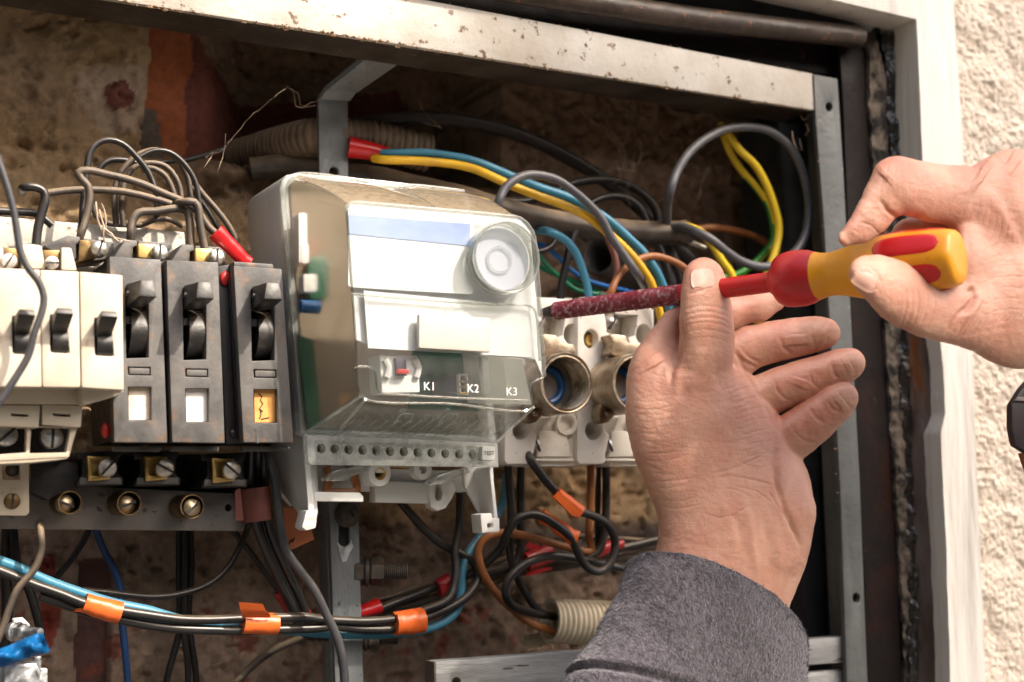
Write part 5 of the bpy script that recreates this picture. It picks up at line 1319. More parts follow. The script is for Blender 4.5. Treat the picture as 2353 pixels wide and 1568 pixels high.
sleeve('shrink_sleeve', 'red sleeve end crossing the strap above the taped pair', [(800, 1412), (835, 1404), (870, 1393)], [24, 38], 30, 'red_sleeve', .060, 'cable sleeve', crumple=.0001)
sleeve('cable_tape', 'small red tape on the dark bundle between strap and blue cable', [(1006, 1353), (1034, 1340)], [42, 50], 34, 'red_tape', .064, 'tape')
sleeve('cable_tape', 'red tape with torn edge in the middle of the brown cable loop', [(1210, 1292), (1268, 1270)], [46, 44], 30, 'red_tape', .060, 'tape', tails=[[(1206, 1326), (1212, 1314), (1266, 1302), (1268, 1309), (1240, 1318)], [(1207, 1258), (1215, 1246), (1262, 1262), (1262, 1275)]])
sleeve('cable_tape', 'red tape on the dark bundle just left of the wrist', [(1368, 1270), (1400, 1258), (1432, 1250)], [32, 20], 22, 'red_tape', .056, 'tape', tails=[[(1380, 1245), (1386, 1236), (1428, 1252), (1430, 1260)]])
# orange tapes
OG = 'orange tapes on the cables'
sleeve('cable_tape', 'orange tape with a hanging tail, leftmost on the bottom run', [(193, 1385), (232, 1398), (276, 1409)], [46, 52], 40, 'orange_tape', .038, 'tape', tails=[[(162, 1401, .040), (196, 1396, .036), (198, 1406, .036), (163, 1407, .040)]], group=OG)
sleeve('cable_tape', 'orange tape with its end standing up, in the middle of the bottom run', [(557, 1432), (600, 1433), (638, 1434)], [50, 50], 46, 'orange_tape', .037, 'tape', tails=[[(549, 1384, .026), (604, 1388, .026), (610, 1402, .027), (621, 1412, .030), (621, 1420, .031), (557, 1420, .031), (552, 1398, .027)]], group=OG)
sleeve('cable_tape', 'square orange tape on the bottom run beside the strap', [(908, 1434), (940, 1431), (973, 1426)], [54, 56], 46, 'orange_tape', .038, 'tape', tails=[[(904, 1407, .036), (968, 1396, .036), (974, 1408, .036), (912, 1418, .036)]], group=OG)
sleeve('cable_tape', 'orange tape on the slanting black cable under the sockets, upper one', [(1278, 1133), (1305, 1156), (1333, 1178)], [30, 32], 28, 'orange_tape', .0235, 'tape', tails=[[(1272, 1142, .018), (1282, 1130, .018), (1342, 1176, .019), (1330, 1188, .019), (1316, 1186, .019)]], group=OG)
sleeve('cable_tape', 'crumpled orange tape on the looped end of the black cable', [(1243, 1184), (1275, 1205), (1300, 1224), (1322, 1238)], [30, 38], 28, 'orange_tape', .0275, 'tape', crumple=.0008, group=OG)
sleeve('cable_tape', 'brown tape round the black bundle under the third breaker', [(580, 1122), (585, 1160), (590, 1198)], [82, 74], 52, 'brown_tape', .032, 'tape', tails=[[(540, 1128, .020), (552, 1122, .019), (560, 1196, .019), (542, 1197, .020)]])

# --- orange paper tag behind the bundle
t = thing('paper_tag', 'orange card tag with pen scribbles hanging behind the meter foot', 'paper tag', U(680, 1260, .055))
mb = MB(); mb.prism([(628, 1168), (700, 1166), (722, 1240), (664, 1266), (655, 1240)], .055, .0556); mb.build('card', MAT['tag_orange'], t)
for pts in ([(681, 1200), (686, 1192), (688, 1198)], [(664, 1250), (670, 1240), (672, 1246), (676, 1236)], [(690, 1182), (694, 1178)]):
    mb = MB(); mb.tube(spline(path(pts, .0548), .001), .0004, 5); mb.build('pen_mark', MAT['ink'], t)
cable('dusty_cable', 'blackened cream wire stub behind the meter foot', [(640, 1110), (652, 1135), (672, 1160)], 18, 'meter_white', .058)

# --- zinc bracket, hex bolt and blue tape, bottom left corner
t = thing('zinc_bracket', 'shiny zinc bracket at the bottom left corner', 'bracket', U(50, 1620, .02))
mb = MB(); mb.prism(z(6, (20, 1420), (260, 1408), (262, 1372), (320, 1366), (318, 1460), (366, 1462), (368, 1800), (-100, 1800), (-100, 1470), (20, 1460)), .018, .0215, .0009); mb.build('bracket_plate', MAT['zinc'], t)
mb = MB(); mb.prism(z(6, (30, 1430), (285, 1418), (310, 1470), (312, 1800), (30, 1800)), .012, .0178, .0016); mb.build('raised_face', MAT['zinc'], t)
t = thing('hex_bolt', 'zinc hex nut and bolt end above the blue tape', 'bolt', U(45, 1480, .03))
c = U(*z1p(6, 110, 1180), .034); ax = Vector((.55, -.83, 0)).normalized(); s_ = mpp(c)
mb = MB(); mb.lathe(c, ax, [(0, -.001), (22*s_, -.001), (22*s_, .001), (0, .001)], 26); mb.build('washer', MAT['zinc'], t)
mb = MB(); mb.lathe(c, ax, [(0, .001), (16*s_, .001), (19*s_, .002), (19*s_, .006), (16*s_, .007), (0, .007)], 6); mb.build('nut', MAT['zinc'], t, 20)
pr = [(0, .007)]; h = .007
while h < .0155: pr += [(10*s_, h), (11.3*s_, h+.0004), (10*s_, h+.0009)]; h += .001
mb = MB(); mb.lathe(c, ax, pr+[(8*s_, h), (0, h)], 18); mb.build('threaded_end', MAT['zinc'], t)
mb = MB(); mb.prism(z(6, (90, 1075), (175, 1072), (235, 1130), (230, 1160), (200, 1150), (165, 1110), (95, 1110)), .036, .038, .0008); mb.build('bracket_tab', MAT['zinc'], t)
mb = MB()
A = z(6, (-60, 1330), (60, 1290), (180, 1235), (285, 1192), (330, 1196)); B = z(6, (-60, 1470), (60, 1440), (180, 1395), (250, 1370), (385, 1335))
b = bmesh.new(); rows = []
for i, (p, q_) in enumerate(zip(subd(A, 5), subd(B, 5))):
    rows.append([b.verts.new(U(*lerp2(p, q_, k/8), .002+.010*(k/8-.5)**2*2-.003*math.sin(i*.7)*math.sin(k*.8))) for k in range(9)])
for r0, r1 in zip(rows, rows[1:]):
    for k in range(8): b.faces.new((r0[k], r0[k+1], r1[k+1], r1[k]))
bmesh.ops.solidify(b, geom=b.faces[:], thickness=.0005)
mb.add(b); o = mb.build('blue_tape', MAT['blue_tape'], None, 60); tag(o, 'bright blue tape with a forked torn end in the bottom left corner', 'tape')

# --- cobwebs and dust threads
def webs(label, strands, Y, r=.00017, seed=1):
    rng = random.Random(seed); mb = MB()
    for st_ in strands:
        P = path(st_, Y)
        P = spline(P, .003)
        P = [p+Vector((rng.gauss(0, .0003), rng.gauss(0, .0006), rng.gauss(0, .0003))) for p in P]
        mb.tube(P, [r*(.5+1.0*rng.random()) for _ in P], 5)
    o = mb.build('cobweb', MAT['web'], None, 180); return tag(o, label, 'cobweb', kind='stuff')
webs('cobweb thread with dust clots stretched from the strap to the tangle', [[(655, 199), (672, 204), (680, 236), (692, 248), (728, 240)], [(658, 201), (640, 215), (574, 272), (515, 340), (490, 356)], [(662, 203), (684, 215), (690, 245), (715, 236), (732, 230)], [(519, 310), (515, 340), (512, 362), (500, 400)], [(490, 356), (478, 372), (470, 385)], [(488, 350), (474, 362), (482, 370)]], .05, .00015, 2)
rng = random.Random(5); st_ = [[(1330, 240), (1385, 285), (1425, 335), (1440, 390), (1444, 440), (1450, 500)], [(1610, 225), (1640, 268), (1668, 300), (1640, 330)], [(1440, 440), (1460, 380), (1500, 340), (1540, 300), (1570, 270)], [(1500, 470), (1530, 450), (1545, 435)], [(1550, 360), (1600, 362), (1640, 345), (1648, 318)], [(955, 225), (985, 270), (1015, 295), (970, 280)]]
for _ in range(26):
    x, y = rng.uniform(1380, 1640), rng.uniform(240, 400); a = rng.uniform(0, 6.3); ln = rng.uniform(30, 110)
    st_.append([(x, y), (x+ln*.5*math.cos(a)+rng.gauss(0, 8), y+ln*.5*math.sin(a)+rng.gauss(0, 8)), (x+ln*math.cos(a), y+ln*math.sin(a)*.8)])
webs('tangle of fine cobwebs hanging between the top rail and the grey ring', st_, .042, .00006, 3)
webs('dusty threads hanging over the screws of the leftmost grey breaker', [[(228, 480), (236, 520), (240, 560)], [(216, 462), (222, 500), (236, 540)], [(240, 530), (262, 548), (300, 556)], [(236, 520), (256, 540), (272, 556)], [(232, 470), (244, 500), (238, 545)]], .004, .00035, 4)
webs('short dusty threads in the corner under the top rail', [[(1838, 265), (1850, 275), (1862, 262)], [(1820, 300), (1826, 330), (1840, 345), (1836, 320)], [(1852, 285), (1860, 300), (1850, 312)]], .012, .0003, 6)

# --- crumbs of old paint and dirt lying on edges
def crumbs(label, lines, n, parent, mat, s0=.0004, s1=.0014, seed=1):
    rng = random.Random(seed); mb = MB()
    for _ in range(n):
        a, b_ = rng.choice(lines); f = rng.random(); p = a.lerp(b_, f)+Vector((rng.gauss(0, .0006), rng.gauss(0, .0005), rng.gauss(0, .0005)))
        b = bmesh.new(); bmesh.ops.create_icosphere(b, subdivisions=1, radius=1); r = rng.uniform(s0, s1)*rng.random()**.5; q_ = (rng.uniform(.5, 1.6), rng.uniform(.4, 1), rng.uniform(.3, .8))
        for v in b.verts: v.co = Vector((v.co.x*q_[0], v.co.y*q_[1], v.co.z*q_[2]))*r*rng.uniform(.7, 1.2)+p
        mb.add(b)
    o = mb.build('dirt_crumbs', mat, parent, 0); o['kind'] = 'stuff'; return o
DIRT = pm('dirt_crumb', (.30, .19, .11), .9, 0, (.16, .095, .055), 300, (.4, .6))
crumbs('', [(U(250, 0, .0002), U(880, 97, .0002)), (U(560, 48, 0), U(960, 108, 0)), (U(860, 96, -.0002), U(1869, 254, -.0002))], 260, cf, DIRT, seed=3)
crumbs('', [(U(1020, 8, .002), U(1869, 170, .002)), (U(1876, 290, -.001), U(1948, 1500, -.001))], 80, cf, DIRT, s1=.0010, seed=4)
crumbs('', [(U(668, 402, .001), U(840, 414, .001)), (U(590, 462, .05), U(648, 426, .012)), (U(930, 430, 0), U(1066, 438, 0)), (U(700, 420, -.006), U(1000, 470, -.04))], 90, mt, DIRT, s1=.0009, seed=5)
# ------------------------------------------------------------------ insulated screwdriver
TIP, END = U(1243, 719, -.004), U(2226, 588, -.196)
AX = (END-TIP).normalized(); SL = (END-TIP).length
def sd_t(px):
    lo, hi = -.1, 1.2
    for _ in range(40):
        m_ = (lo+hi)/2
        if proj(TIP.lerp(END, m_))[0] < px: lo = m_
        else: hi = m_
    return lo
def sd_prof(lst):
    out = []
    for px, rp in lst:
        t_ = sd_t(px); P = TIP.lerp(END, t_); out.append((rp*mpp(P)*1.02, t_*SL))
    return out
E1 = (CAM-TIP.lerp(END, .8)); E1 = (E1-AX*E1.dot(AX)).normalized(); E2 = AX.cross(E1)
if E2.z < 0: E2 = -E2
dt = thing('screwdriver', 'red and yellow insulated screwdriver with a scuffed red shaft, held by both hands', 'screwdriver', TIP)
mb = MB()
a_ = [(1243, 3.5, 8.5), (1252, 6, 10.5), (1266, 12, 13.5), (1278, 15, 15.5), (1320, 15, 15)]
rings = []
for px, ra, rb in a_:
    t_ = sd_t(px); P = TIP.lerp(END, t_); s_ = mpp(P); rings.append([mb.bm.verts.new(P+E2*(rb*s_*math.cos(2*math.pi*k/24))+E1*(ra*s_*math.sin(2*math.pi*k/24))) for k in range(24)])
for r0, r1 in zip(rings, rings[1:]):
    for k in range(24): mb.bm.faces.new((r0[k], r0[(k+1) % 24], r1[(k+1) % 24], r1[k]))
mb.bm.faces.new(rings[0][::-1]); mb.build('blade', MAT['driver_tip'], dt, 30)
mb = MB(); pr = sd_prof([(1274, 15.5), (1277, 19.5), (1290, 20.2), (1340, 20.8), (1420, 21.5), (1500, 22.2), (1568, 22.8)])
P = [TIP+AX*(pr[0][1]+(pr[-1][1]-pr[0][1])*i/90) for i in range(91)]
rs = [np.interp(i/90, [(p[1]-pr[0][1])/(pr[-1][1]-pr[0][1]) for p in pr], [p[0] for p in pr])*(1+.035*mnoise.noise(Vector((i*.35, 0, 0)))+.02*mnoise.noise(Vector((i*1.3, 4, 0)))) for i in range(91)]
mb.tube(P, rs, 28)
rng = random.Random(11)
for _ in range(60):          # frayed shreds of the worn insulation
    i = rng.randrange(2, 85); a = rng.uniform(2.6, 5.6) if rng.random() < .7 else rng.uniform(0, 6.28)
    d_ = E2*math.cos(a+math.pi)*1+E1*math.sin(a); d_ = (E2*-abs(math.cos(a)) + E1*abs(math.sin(a))*.6).normalized() if rng.random() < .75 else (E2+E1*.3).normalized()
    p0 = P[i]+d_*rs[i]*.97; ln = rng.uniform(.0004, .0013)
    mb.tube([p0, p0+d_*ln*.5+AX*ln*rng.uniform(-.7, .7), p0+d_*ln+AX*ln*rng.uniform(-1.2, 1.2)], [.00022, .0002, .00008], 5)
mb.tube(spline([P[33]+E2*rs[33], P[34]+E2*(rs[33]+.0008), P[38]+E2*(rs[33]+.0012), P[40]+E2*(rs[33]*1.02)], .0006), .0003, 6)
mb.build('worn_sleeve', MAT['driver_worn'], dt, 60)
mb = MB(); mb.lathe(TIP, AX, [(0, pr[-1][1]-.0005)]+sd_prof([(1566, 22.4), (1620, 22.6), (1700, 23), (1772, 23.3), (1775, 23.3)])+[(0, sd_t(1790)*SL)], 32); mb.build('shaft', MAT['driver_red'], dt)
mb = MB(); mb.lathe(TIP, AX, [(0, sd_t(1774)*SL)]+sd_prof([(1774, 28), (1777, 32), (1783, 34), (1787, 44), (1792, 53), (1802, 60), (1820, 63.5), (1845, 64), (1862, 61), (1877, 55), (1892, 50), (1910, 48)])+[(0, sd_t(1910)*SL)], 48); mb.build('collar', MAT['driver_red'], dt)
HP = sd_prof([(1868, 55), (1871, 56.5), (1880, 54), (1895, 50), (1915, 49), (1945, 55), (1985, 67), (2030, 73), (2090, 75), (2150, 72), (2184, 68), (2197, 64), (2204, 57), (2206, 30)])
def hrad(h): return float(np.interp(h, [p[1] for p in HP], [p[0] for p in HP]))
def hsurf(h, th, dr=0):
    r = hrad(h)*(1+.018*math.cos(6*th)*min(1, max(0, (h-HP[5][1])/.02)))+dr
    return TIP+AX*h+(E1*math.cos(th)+E2*math.sin(th))*r
mb = MB(); hh = np.concatenate([np.linspace(HP[0][1], HP[-3][1], 60), [p[1] for p in HP[-2:]]]); rings = [[mb.bm.verts.new(hsurf(h, 2*math.pi*k/72)) for k in range(72)] for h in hh]
for r0, r1 in zip(rings, rings[1:]):
    for k in range(72): mb.bm.faces.new((r0[k], r0[(k+1) % 72], r1[(k+1) % 72], r1[k]))
mb.bm.faces.new(rings[0][::-1]); mb.bm.faces.new(rings[-1]); mb.build('handle', MAT['driver_yellow'], dt, 50)
for th0, x0, x1 in ((36, 2030, 2180), (-24, 2030, 2180), (96, 2030, 2180), (-84, 2030, 2180), (156, 2030, 2180), (-144, 2030, 2180)):
    h0, h1 = sd_t(x0)*SL, sd_t(x1)*SL; mb = MB(); rows = []
    for i in range(25):
        f = i/24; w = R(20)*min(1, (1-abs(2*f-1)**5)**.5+.02)
        rows.append([mb.bm.verts.new(hsurf(h0+(h1-h0)*f, R(th0)+w*(k/10*2-1), .0004*(1-abs(k/10*2-1)**6)*(1-abs(2*f-1)**12)+.00006)) for k in range(11)])
    for r0, r1 in zip(rows, rows[1:]):
        for k in range(10): mb.bm.faces.new((r0[k], r0[k+1], r1[k+1], r1[k]))
    mb.build('grip_inset', MAT['driver_red'], dt, 60)

# ------------------------------------------------------------------ hands: one continuous skin each, grown from tapering limbs
def field(prims, k, G, shape, lo, vox):
    F = np.full(shape, 80.0, np.float32)
    add_field(F, prims, k, lo, vox); return F
def add_field(F, prims, k, lo, vox, mode='union'):
    for a, ra, b_, rb, fl in prims:
        a = np.array(a, float); b_ = np.array(b_, float); rm = max(ra, rb)+k+3*vox
        l_ = np.minimum(a, b_)-rm; h_ = np.maximum(a, b_)+rm
        i0 = np.maximum(((l_-lo)/vox).astype(int), 0); i1 = np.minimum(((h_-lo)/vox).astype(int)+2, F.shape)
        if (i1 <= i0).any(): continue
        g = [lo[d]+np.arange(i0[d], i1[d])*vox for d in range(3)]
        X, Y_, Z_ = np.meshgrid(*g, indexing='ij')
        ba = b_-a; den = max(float(ba@ba), 1e-6)
        h = np.clip(((X-a[0])*ba[0]+(Y_-a[1])*ba[1]+(Z_-a[2])*ba[2])/den, 0, 1)
        d = np.sqrt((X-a[0]-h*ba[0])**2+(Y_-a[1]-h*ba[1])**2+((Z_-a[2]-h*ba[2])/fl)**2)-(ra+h*(rb-ra))
        S = F[i0[0]:i1[0], i0[1]:i1[1], i0[2]:i1[2]]
        if mode == 'union':
            q_ = np.maximum(k-np.abs(S-d), 0)/max(k, 1e-6); S[:] = np.minimum(S, d)-q_*q_*k*.25
        else:                      # carve a crease
            d = -d; q_ = np.maximum(k-np.abs(S-d), 0)/max(k, 1e-6); S[:] = np.maximum(S, d)+q_*q_*k*.25
def smin(A, B, k):
    q_ = np.maximum(k-np.abs(A-B), 0)/k; return np.minimum(A, B)-q_*q_*k*.25
def surface_nets(F, lo, vox):
    S = F < 0
    n = np.array(F.shape)
    c8 = [S[i:n[0]-1+i, j:n[1]-1+j, k:n[2]-1+k] for i in (0, 1) for j in (0, 1) for k in (0, 1)]
    cnt = sum(c.astype(np.int8) for c in c8); act = (cnt > 0) & (cnt < 8)
    idx = np.full(act.shape, -1, np.int64); ii = np.argwhere(act); idx[act] = np.arange(len(ii))
    acc = np.zeros((len(ii), 3)); num = np.zeros(len(ii))
    offs_ = [(i, j, k) for i in (0, 1) for j in (0, 1) for k in (0, 1)]
    val = {o_: F[ii[:, 0]+o_[0], ii[:, 1]+o_[1], ii[:, 2]+o_[2]] for o_ in offs_}
    for o_ in offs_:
        for ax_ in range(3):
            if o_[ax_]: continue
            p_ = list(o_); p_[ax_] = 1; p_ = tuple(p_)
            va, vb = val[o_], val[p_]; cr = (va < 0) != (vb < 0)
            t_ = np.where(cr, va/np.where(cr, va-vb, 1), 0)
            pt = np.array(o_, float)[None, :].repeat(len(ii), 0); pt[:, ax_] += t_
            acc += pt*cr[:, None]; num += cr
    V = (ii+acc/num[:, None])*vox+lo
    Q = []
    for ax_ in range(3):
        u, v = [(1, 2), (2, 0), (0, 1)][ax_]
        sl = [slice(1, -1)]*3; A = S[:-1] if ax_ == 0 else (S[:, :-1] if ax_ == 1 else S[:, :, :-1]); B = S[1:] if ax_ == 0 else (S[:, 1:] if ax_ == 1 else S[:, :, 1:])
        e = np.argwhere(A != B)
        ok = (e[:, u] > 0) & (e[:, v] > 0) & (e[:, u] < n[u]-1) & (e[:, v] < n[v]-1); e = e[ok]
        flip = S[e[:, 0], e[:, 1], e[:, 2]]
        def at_(du, dv):
            c_ = e.copy(); c_[:, u] -= du; c_[:, v] -= dv; return idx[c_[:, 0], c_[:, 1], c_[:, 2]]
        q_ = np.stack([at_(0, 0), at_(1, 0), at_(1, 1), at_(0, 1)], 1)
        q_[flip] = q_[flip][:, ::-1]; q_ = q_[(q_ >= 0).all(1)]; Q.append(q_)
    return V, np.concatenate(Q)
def chain(pts, fl=1.0):
    return [((a[0], a[1], a[2]), a[3], (b_[0], b_[1], b_[2]), b_[3], fl) for a, b_ in zip(pts, pts[1:])]
def zc(k, pts):                   # zoomed coordinates -> picture units, radius scaled, third value already in picture units
    ox, oy, s = ZM[k]; return [(ox+p[0]*s, oy+p[1]*s, p[2], p[3]*s) for p in pts]
def make_hand(name, palm, fingers, marks, flush_shade, lo, hi, vox, Y0, kY, mat, parent, kf=16, kp=30, bumps=None):
    lo = np.array(lo, float); shape = tuple(int((h_-l_)/vox)+1 for l_, h_ in zip(lo, hi))
    Fp = np.full(shape, 80.0, np.float32)
    for pr_ in palm: add_field(Fp, pr_, kp, lo, vox)
    tot = Fp.copy()
    for fg in fingers:
        Ff = np.full(shape, 80.0, np.float32); add_field(Ff, fg, kf, lo, vox)
        tot = smin(tot, smin(Fp, Ff, 9), 3.0)
    V, Q = surface_nets(tot, lo, vox)
    # project to the world: picture x, y and depth along the view ray
    Yv = Y0+V[:, 2]*kY
    D = np.array(Fw)[None]+np.array(Rc)[None]*((V[:, :1]-W0/2)/FPX)-np.array(Uc)[None]*((V[:, 1:2]-H0/2)/FPX)
    Wp = np.array(CAM)[None]+D*((Yv+CAM_D)/D[:, 1])[:, None]
    me = bpy.data.meshes.new(name)
    me.vertices.add(len(Wp)); me.vertices.foreach_set('co', Wp.astype(np.float32).ravel())
    me.loops.add(Q.size); me.loops.foreach_set('vertex_index', Q.astype(np.int32).ravel())
    me.polygons.add(len(Q)); me.polygons.foreach_set('loop_start', np.arange(0, Q.size, 4, dtype=np.int32)); me.update(calc_edges=True)
    b = bmesh.new(); b.from_mesh(me); bmesh.ops.smooth_vert(b, verts=b.verts, factor=.5, use_axis_x=True, use_axis_y=True, use_axis_z=True)
    bmesh.ops.smooth_vert(b, verts=b.verts, factor=.5, use_axis_x=True, use_axis_y=True, use_axis_z=True)
    bmesh.ops.recalc_face_normals(b, faces=b.faces[:]); b.to_mesh(me); b.free()
    # skin relief: lines, folds, knuckles, tendons
    nv = len(me.vertices); co = np.empty(nv*3); me.vertices.foreach_get('co', co); co = co.reshape(-1, 3)
    nm = np.empty(nv*3, np.float32); me.vertex_normals.foreach_get('vector', nm); nm = nm.reshape(-1, 3)
    if float(((co-co.mean(0))*nm).sum(1).mean()) < 0: nm = -nm
    rel = co-np.array(CAM); dz_ = rel@np.array(Fw); px = W0/2+FPX*(rel@np.array(Rc))/dz_; py = H0/2-FPX*(rel@np.array(Uc))/dz_
    facing = np.clip(-(nm*rel).sum(1)/np.linalg.norm(rel, axis=1)*2.2, 0, 1)
    dsp = np.zeros(nv); red = np.zeros(nv)
    for pts, w, d, fl in marks:
        pts = [np.array(p_) for p_ in pts]
        best = np.full(nv, 1e9); tpos = np.zeros(nv); n_ = len(pts)-1
        lo_b = np.min(pts, 0)-3*w; hi_b = np.max(pts, 0)+3*w
        sel = np.where((px > lo_b[0]) & (px < hi_b[0]) & (py > lo_b[1]) & (py < hi_b[1]) & (facing > 0))[0]
        if not len(sel): continue
        jx = px[sel]+1.6*fbm(px[sel], py[sel], .07, 2, 5)*min(w*.6, 3); jy = py[sel]+1.6*fbm(px[sel], py[sel], .07, 2, 8)*min(w*.6, 3)
        bd = np.full(len(sel), 1e9); tp = np.zeros(len(sel))
        for k_, (a, b_) in enumerate(zip(pts, pts[1:])):
            ab = b_-a; h_ = np.clip(((jx-a[0])*ab[0]+(jy-a[1])*ab[1])/max(ab@ab, 1e-6), 0, 1)
            dd = np.hypot(jx-a[0]-h_*ab[0], jy-a[1]-h_*ab[1]); m_ = dd < bd; bd[m_] = dd[m_]; tp[m_] = (k_+h_[m_])/n_
        env = np.exp(-(bd/w)**2)*np.clip(np.minimum(tp, 1-tp)*5+.25, 0, 1)*(.75+.8*fbm(px[sel], py[sel], .03, 2, 3))
        dsp[sel] += env*d*facing[sel]*(.72 if d > 0 and w < 5 else 1); red[sel] = np.maximum(red[sel], env*fl)
    for x, y, rx, ry, a_ in flush_shade: red = np.maximum(red, a_*np.clip(1.1-((px-x)/rx)**2-((py-y)/ry)**2, 0, 1)*(.75+.7*fbm(px, py, .02, 3, 31)))
    dsp += .00035*fbm(px, py, .03, 3, 41)+.00022*fbm(px, py, .11, 2, 43)
    co = co-nm*dsp[:, None]; me.vertices.foreach_set('co', co.astype(np.float32).ravel()); me.update()
    at_ = me.attributes.new('flush_shade', 'FLOAT', 'POINT'); at_.data.foreach_set('value', np.clip(red, 0, 1).astype(np.float32))
    o = link_mesh(name, me, mat, parent, 180)
    def front(px, py):
        i, j = int((px-lo[0])/vox), int((py-lo[1])/vox); c_ = np.argwhere(tot[i, j] < 0); return lo[2]+c_[0][0]*vox if len(c_) else None
    return o, front
def nail(front, c, ang, a, b_, Y0, kY, parent, lift=2.6, dome=1.6, under=0.0):
    """curved plate on the skin: centre, axis angle, half length, half width in picture units"""
    mb = MB(); n = 14; ca, sa = math.cos(R(ang)), math.sin(R(ang)); rows = []
    q0 = front(*c)
    for i in range(n+1):
        u = i/n*2-1; row = []
        for j in range(n+1):
            v = j/n*2-1; w_ = (1-abs(u)**4)**.25 if u < 0 else (1-abs(u)**3)**.4
            x = c[0]+u*a*ca-v*b_*w_*sa; y = c[1]+u*a*sa+v*b_*w_*ca
            q_ = front(x, y); q_ = q0 if q_ is None else q_
            row.append((x, y, q_))
        rows.append(row)
    qs = np.array([[p[2] for p in r_] for r_ in rows])
    for _ in range(14):
        pad = np.pad(qs, 1, mode='edge'); qs = (pad[:-2, 1:-1]+pad[2:, 1:-1]+pad[1:-1, :-2]+pad[1:-1, 2:]+qs*2)/6
    vs = [[mb.bm.verts.new(U(p[0], p[1], Y0+(qs[i][j]-lift-dome*(1-((j/n*2-1)**2))*(1-(i/n*2-1)**2))*kY)) for j, p in enumerate(r_)] for i, r_ in enumerate(rows)]
    for r0, r1 in zip(vs, vs[1:]):
        for j in range(n): mb.bm.faces.new((r0[j], r0[j+1], r1[j+1], r1[j]))
    return mb.build('nail', MAT['nail'], parent, 180)

def skin_mat(name, base, red, dirt, dirt_amt):
    m, nt, b = new_mat(name)
    f, _ = noise_fac(nt, 55, .38, .66); c = mixc(nt, mathn(nt, 'MULTIPLY', f, .75), base, red)
    f2, _ = noise_fac(nt, 150, .55, .7, seed=6); c = mixc(nt, mathn(nt, 'MULTIPLY', f2, .4), c, (base[0]*1.12, base[1]*1.12, base[2]*1.1))
    f3, _ = noise_fac(nt, 26, .5, .68, seed=11); c = mixc(nt, mathn(nt, 'MULTIPLY', f3, dirt_amt), c, dirt)
    fl_ = N(nt, 'ShaderNodeAttribute', attribute_name='flush_shade'); c = mixc(nt, mathn(nt, 'MULTIPLY', fl_.outputs['Fac'], .8), c, (.36, .115, .075))  # skin redness, darkened to carry the shade of the fingers
    at = N(nt, 'ShaderNodeAttribute', attribute_name='grime'); c = mixc(nt, at.outputs['Fac'], c, dirt)
    nt.links.new(c, b.inputs['Base Color'])
    b.inputs['Subsurface Weight'].default_value = .35; b.inputs['Subsurface Radius'].default_value = (1, .32, .16); b.inputs['Subsurface Scale'].default_value = .0045
    b.inputs['Roughness'].default_value = .46; b.inputs['Specular IOR Level'].default_value = .42
    # fine lined skin: stretched cells and ridges
    tc = N(nt, 'ShaderNodeTexCoord'); vo = N(nt, 'ShaderNodeTexVoronoi', feature='DISTANCE_TO_EDGE', i_Scale=900.0)
    mp = N(nt, 'ShaderNodeMapping'); mp.inputs['Scale'].default_value = (1, 1, .55); mp.inputs['Rotation'].default_value = (0, .5, 0)
    nz = N(nt, 'ShaderNodeTexNoise', i_Scale=160.0, i_Detail=3.0); nt.links.new(tc.outputs['Object'], nz.inputs['Vector'])
    ad = N(nt, 'ShaderNodeVectorMath', operation='MULTIPLY_ADD'); nt.links.new(nz.outputs['Color'], ad.inputs[0]); ad.inputs[1].default_value = (.004, .004, .004); nt.links.new(tc.outputs['Object'], ad.inputs[2])
    nt.links.new(ad.outputs[0], mp.inputs[0]); nt.links.new(mp.outputs[0], vo.inputs['Vector'])
    cl = N(nt, 'ShaderNodeMapRange', i_From_Min=0.0, i_From_Max=.12); nt.links.new(vo.outputs['Distance'], cl.inputs[0])
    mp2 = N(nt, 'ShaderNodeMapping'); mp2.inputs['Scale'].default_value = (.35, .35, 1.6); nt.links.new(ad.outputs[0], mp2.inputs[0])
    n2 = N(nt, 'ShaderNodeTexNoise', i_Scale=260.0, i_Detail=4.0); nt.links.new(mp2.outputs[0], n2.inputs['Vector'])
    hsum = mathn(nt, 'ADD', mathn(nt, 'MULTIPLY', cl.outputs[0], .16), mathn(nt, 'MULTIPLY', n2.outputs[0], 1.0))
    bp = N(nt, 'ShaderNodeBump', i_Strength=.30, i_Distance=.0011); nt.links.new(hsum, bp.inputs['Height']); nt.links.new(bp.outputs[0], b.inputs['Normal'])
    return m
MAT['skin'] = skin_mat('skin', (.60, .335, .24), (.51, .225, .155), (.25, .14, .085), .22)
MAT['nail'] = pm('nail', (.57, .32, .24), .44, 0, (.62, .37, .295), 120, sss=.3)

per = thing('person', 'two bare hands of a person in a grey fleece sleeve, working with the screwdriver', 'person', U(1600, 1568, -.06))
# ---- hand that steadies the shaft (thumb in front, fingers spread to the right)
LY0, LK = -.080, .80/4885
palm_l = [chain([(1545, 850, 52, 92), (1572, 906, 48, 132), (1605, 971, 46, 157), (1632, 1025, 46, 160), (1660, 1086, 46, 163), (1690, 1147, 44, 168), (1694, 1205, 42, 166), (1682, 1268, 40, 160), (1660, 1335, 40, 154), (1634, 1420, 40, 158), (1590, 1560, 40, 168), (1560, 1680, 42, 176)], .80),
          chain(zc(10, [(1110, 760, -40, 150), (1070, 930, -38, 185), (1110, 1120, -24, 240), (1180, 1350, -10, 290)]), .75),
          chain(zc(12, [(1440, 330, -16, 165), (1490, 480, -20, 160), (1440, 700, -14, 160)]), .9)]
thumb_l = chain(zc(10, [(1092, 254, -60, 127), (1101, 330, -62, 138), (1106, 420, -62, 150), (1110, 520, -60, 161), (1114, 620, -54, 163), (1112, 720, -46, 168), (1080, 860, -30, 190)]))
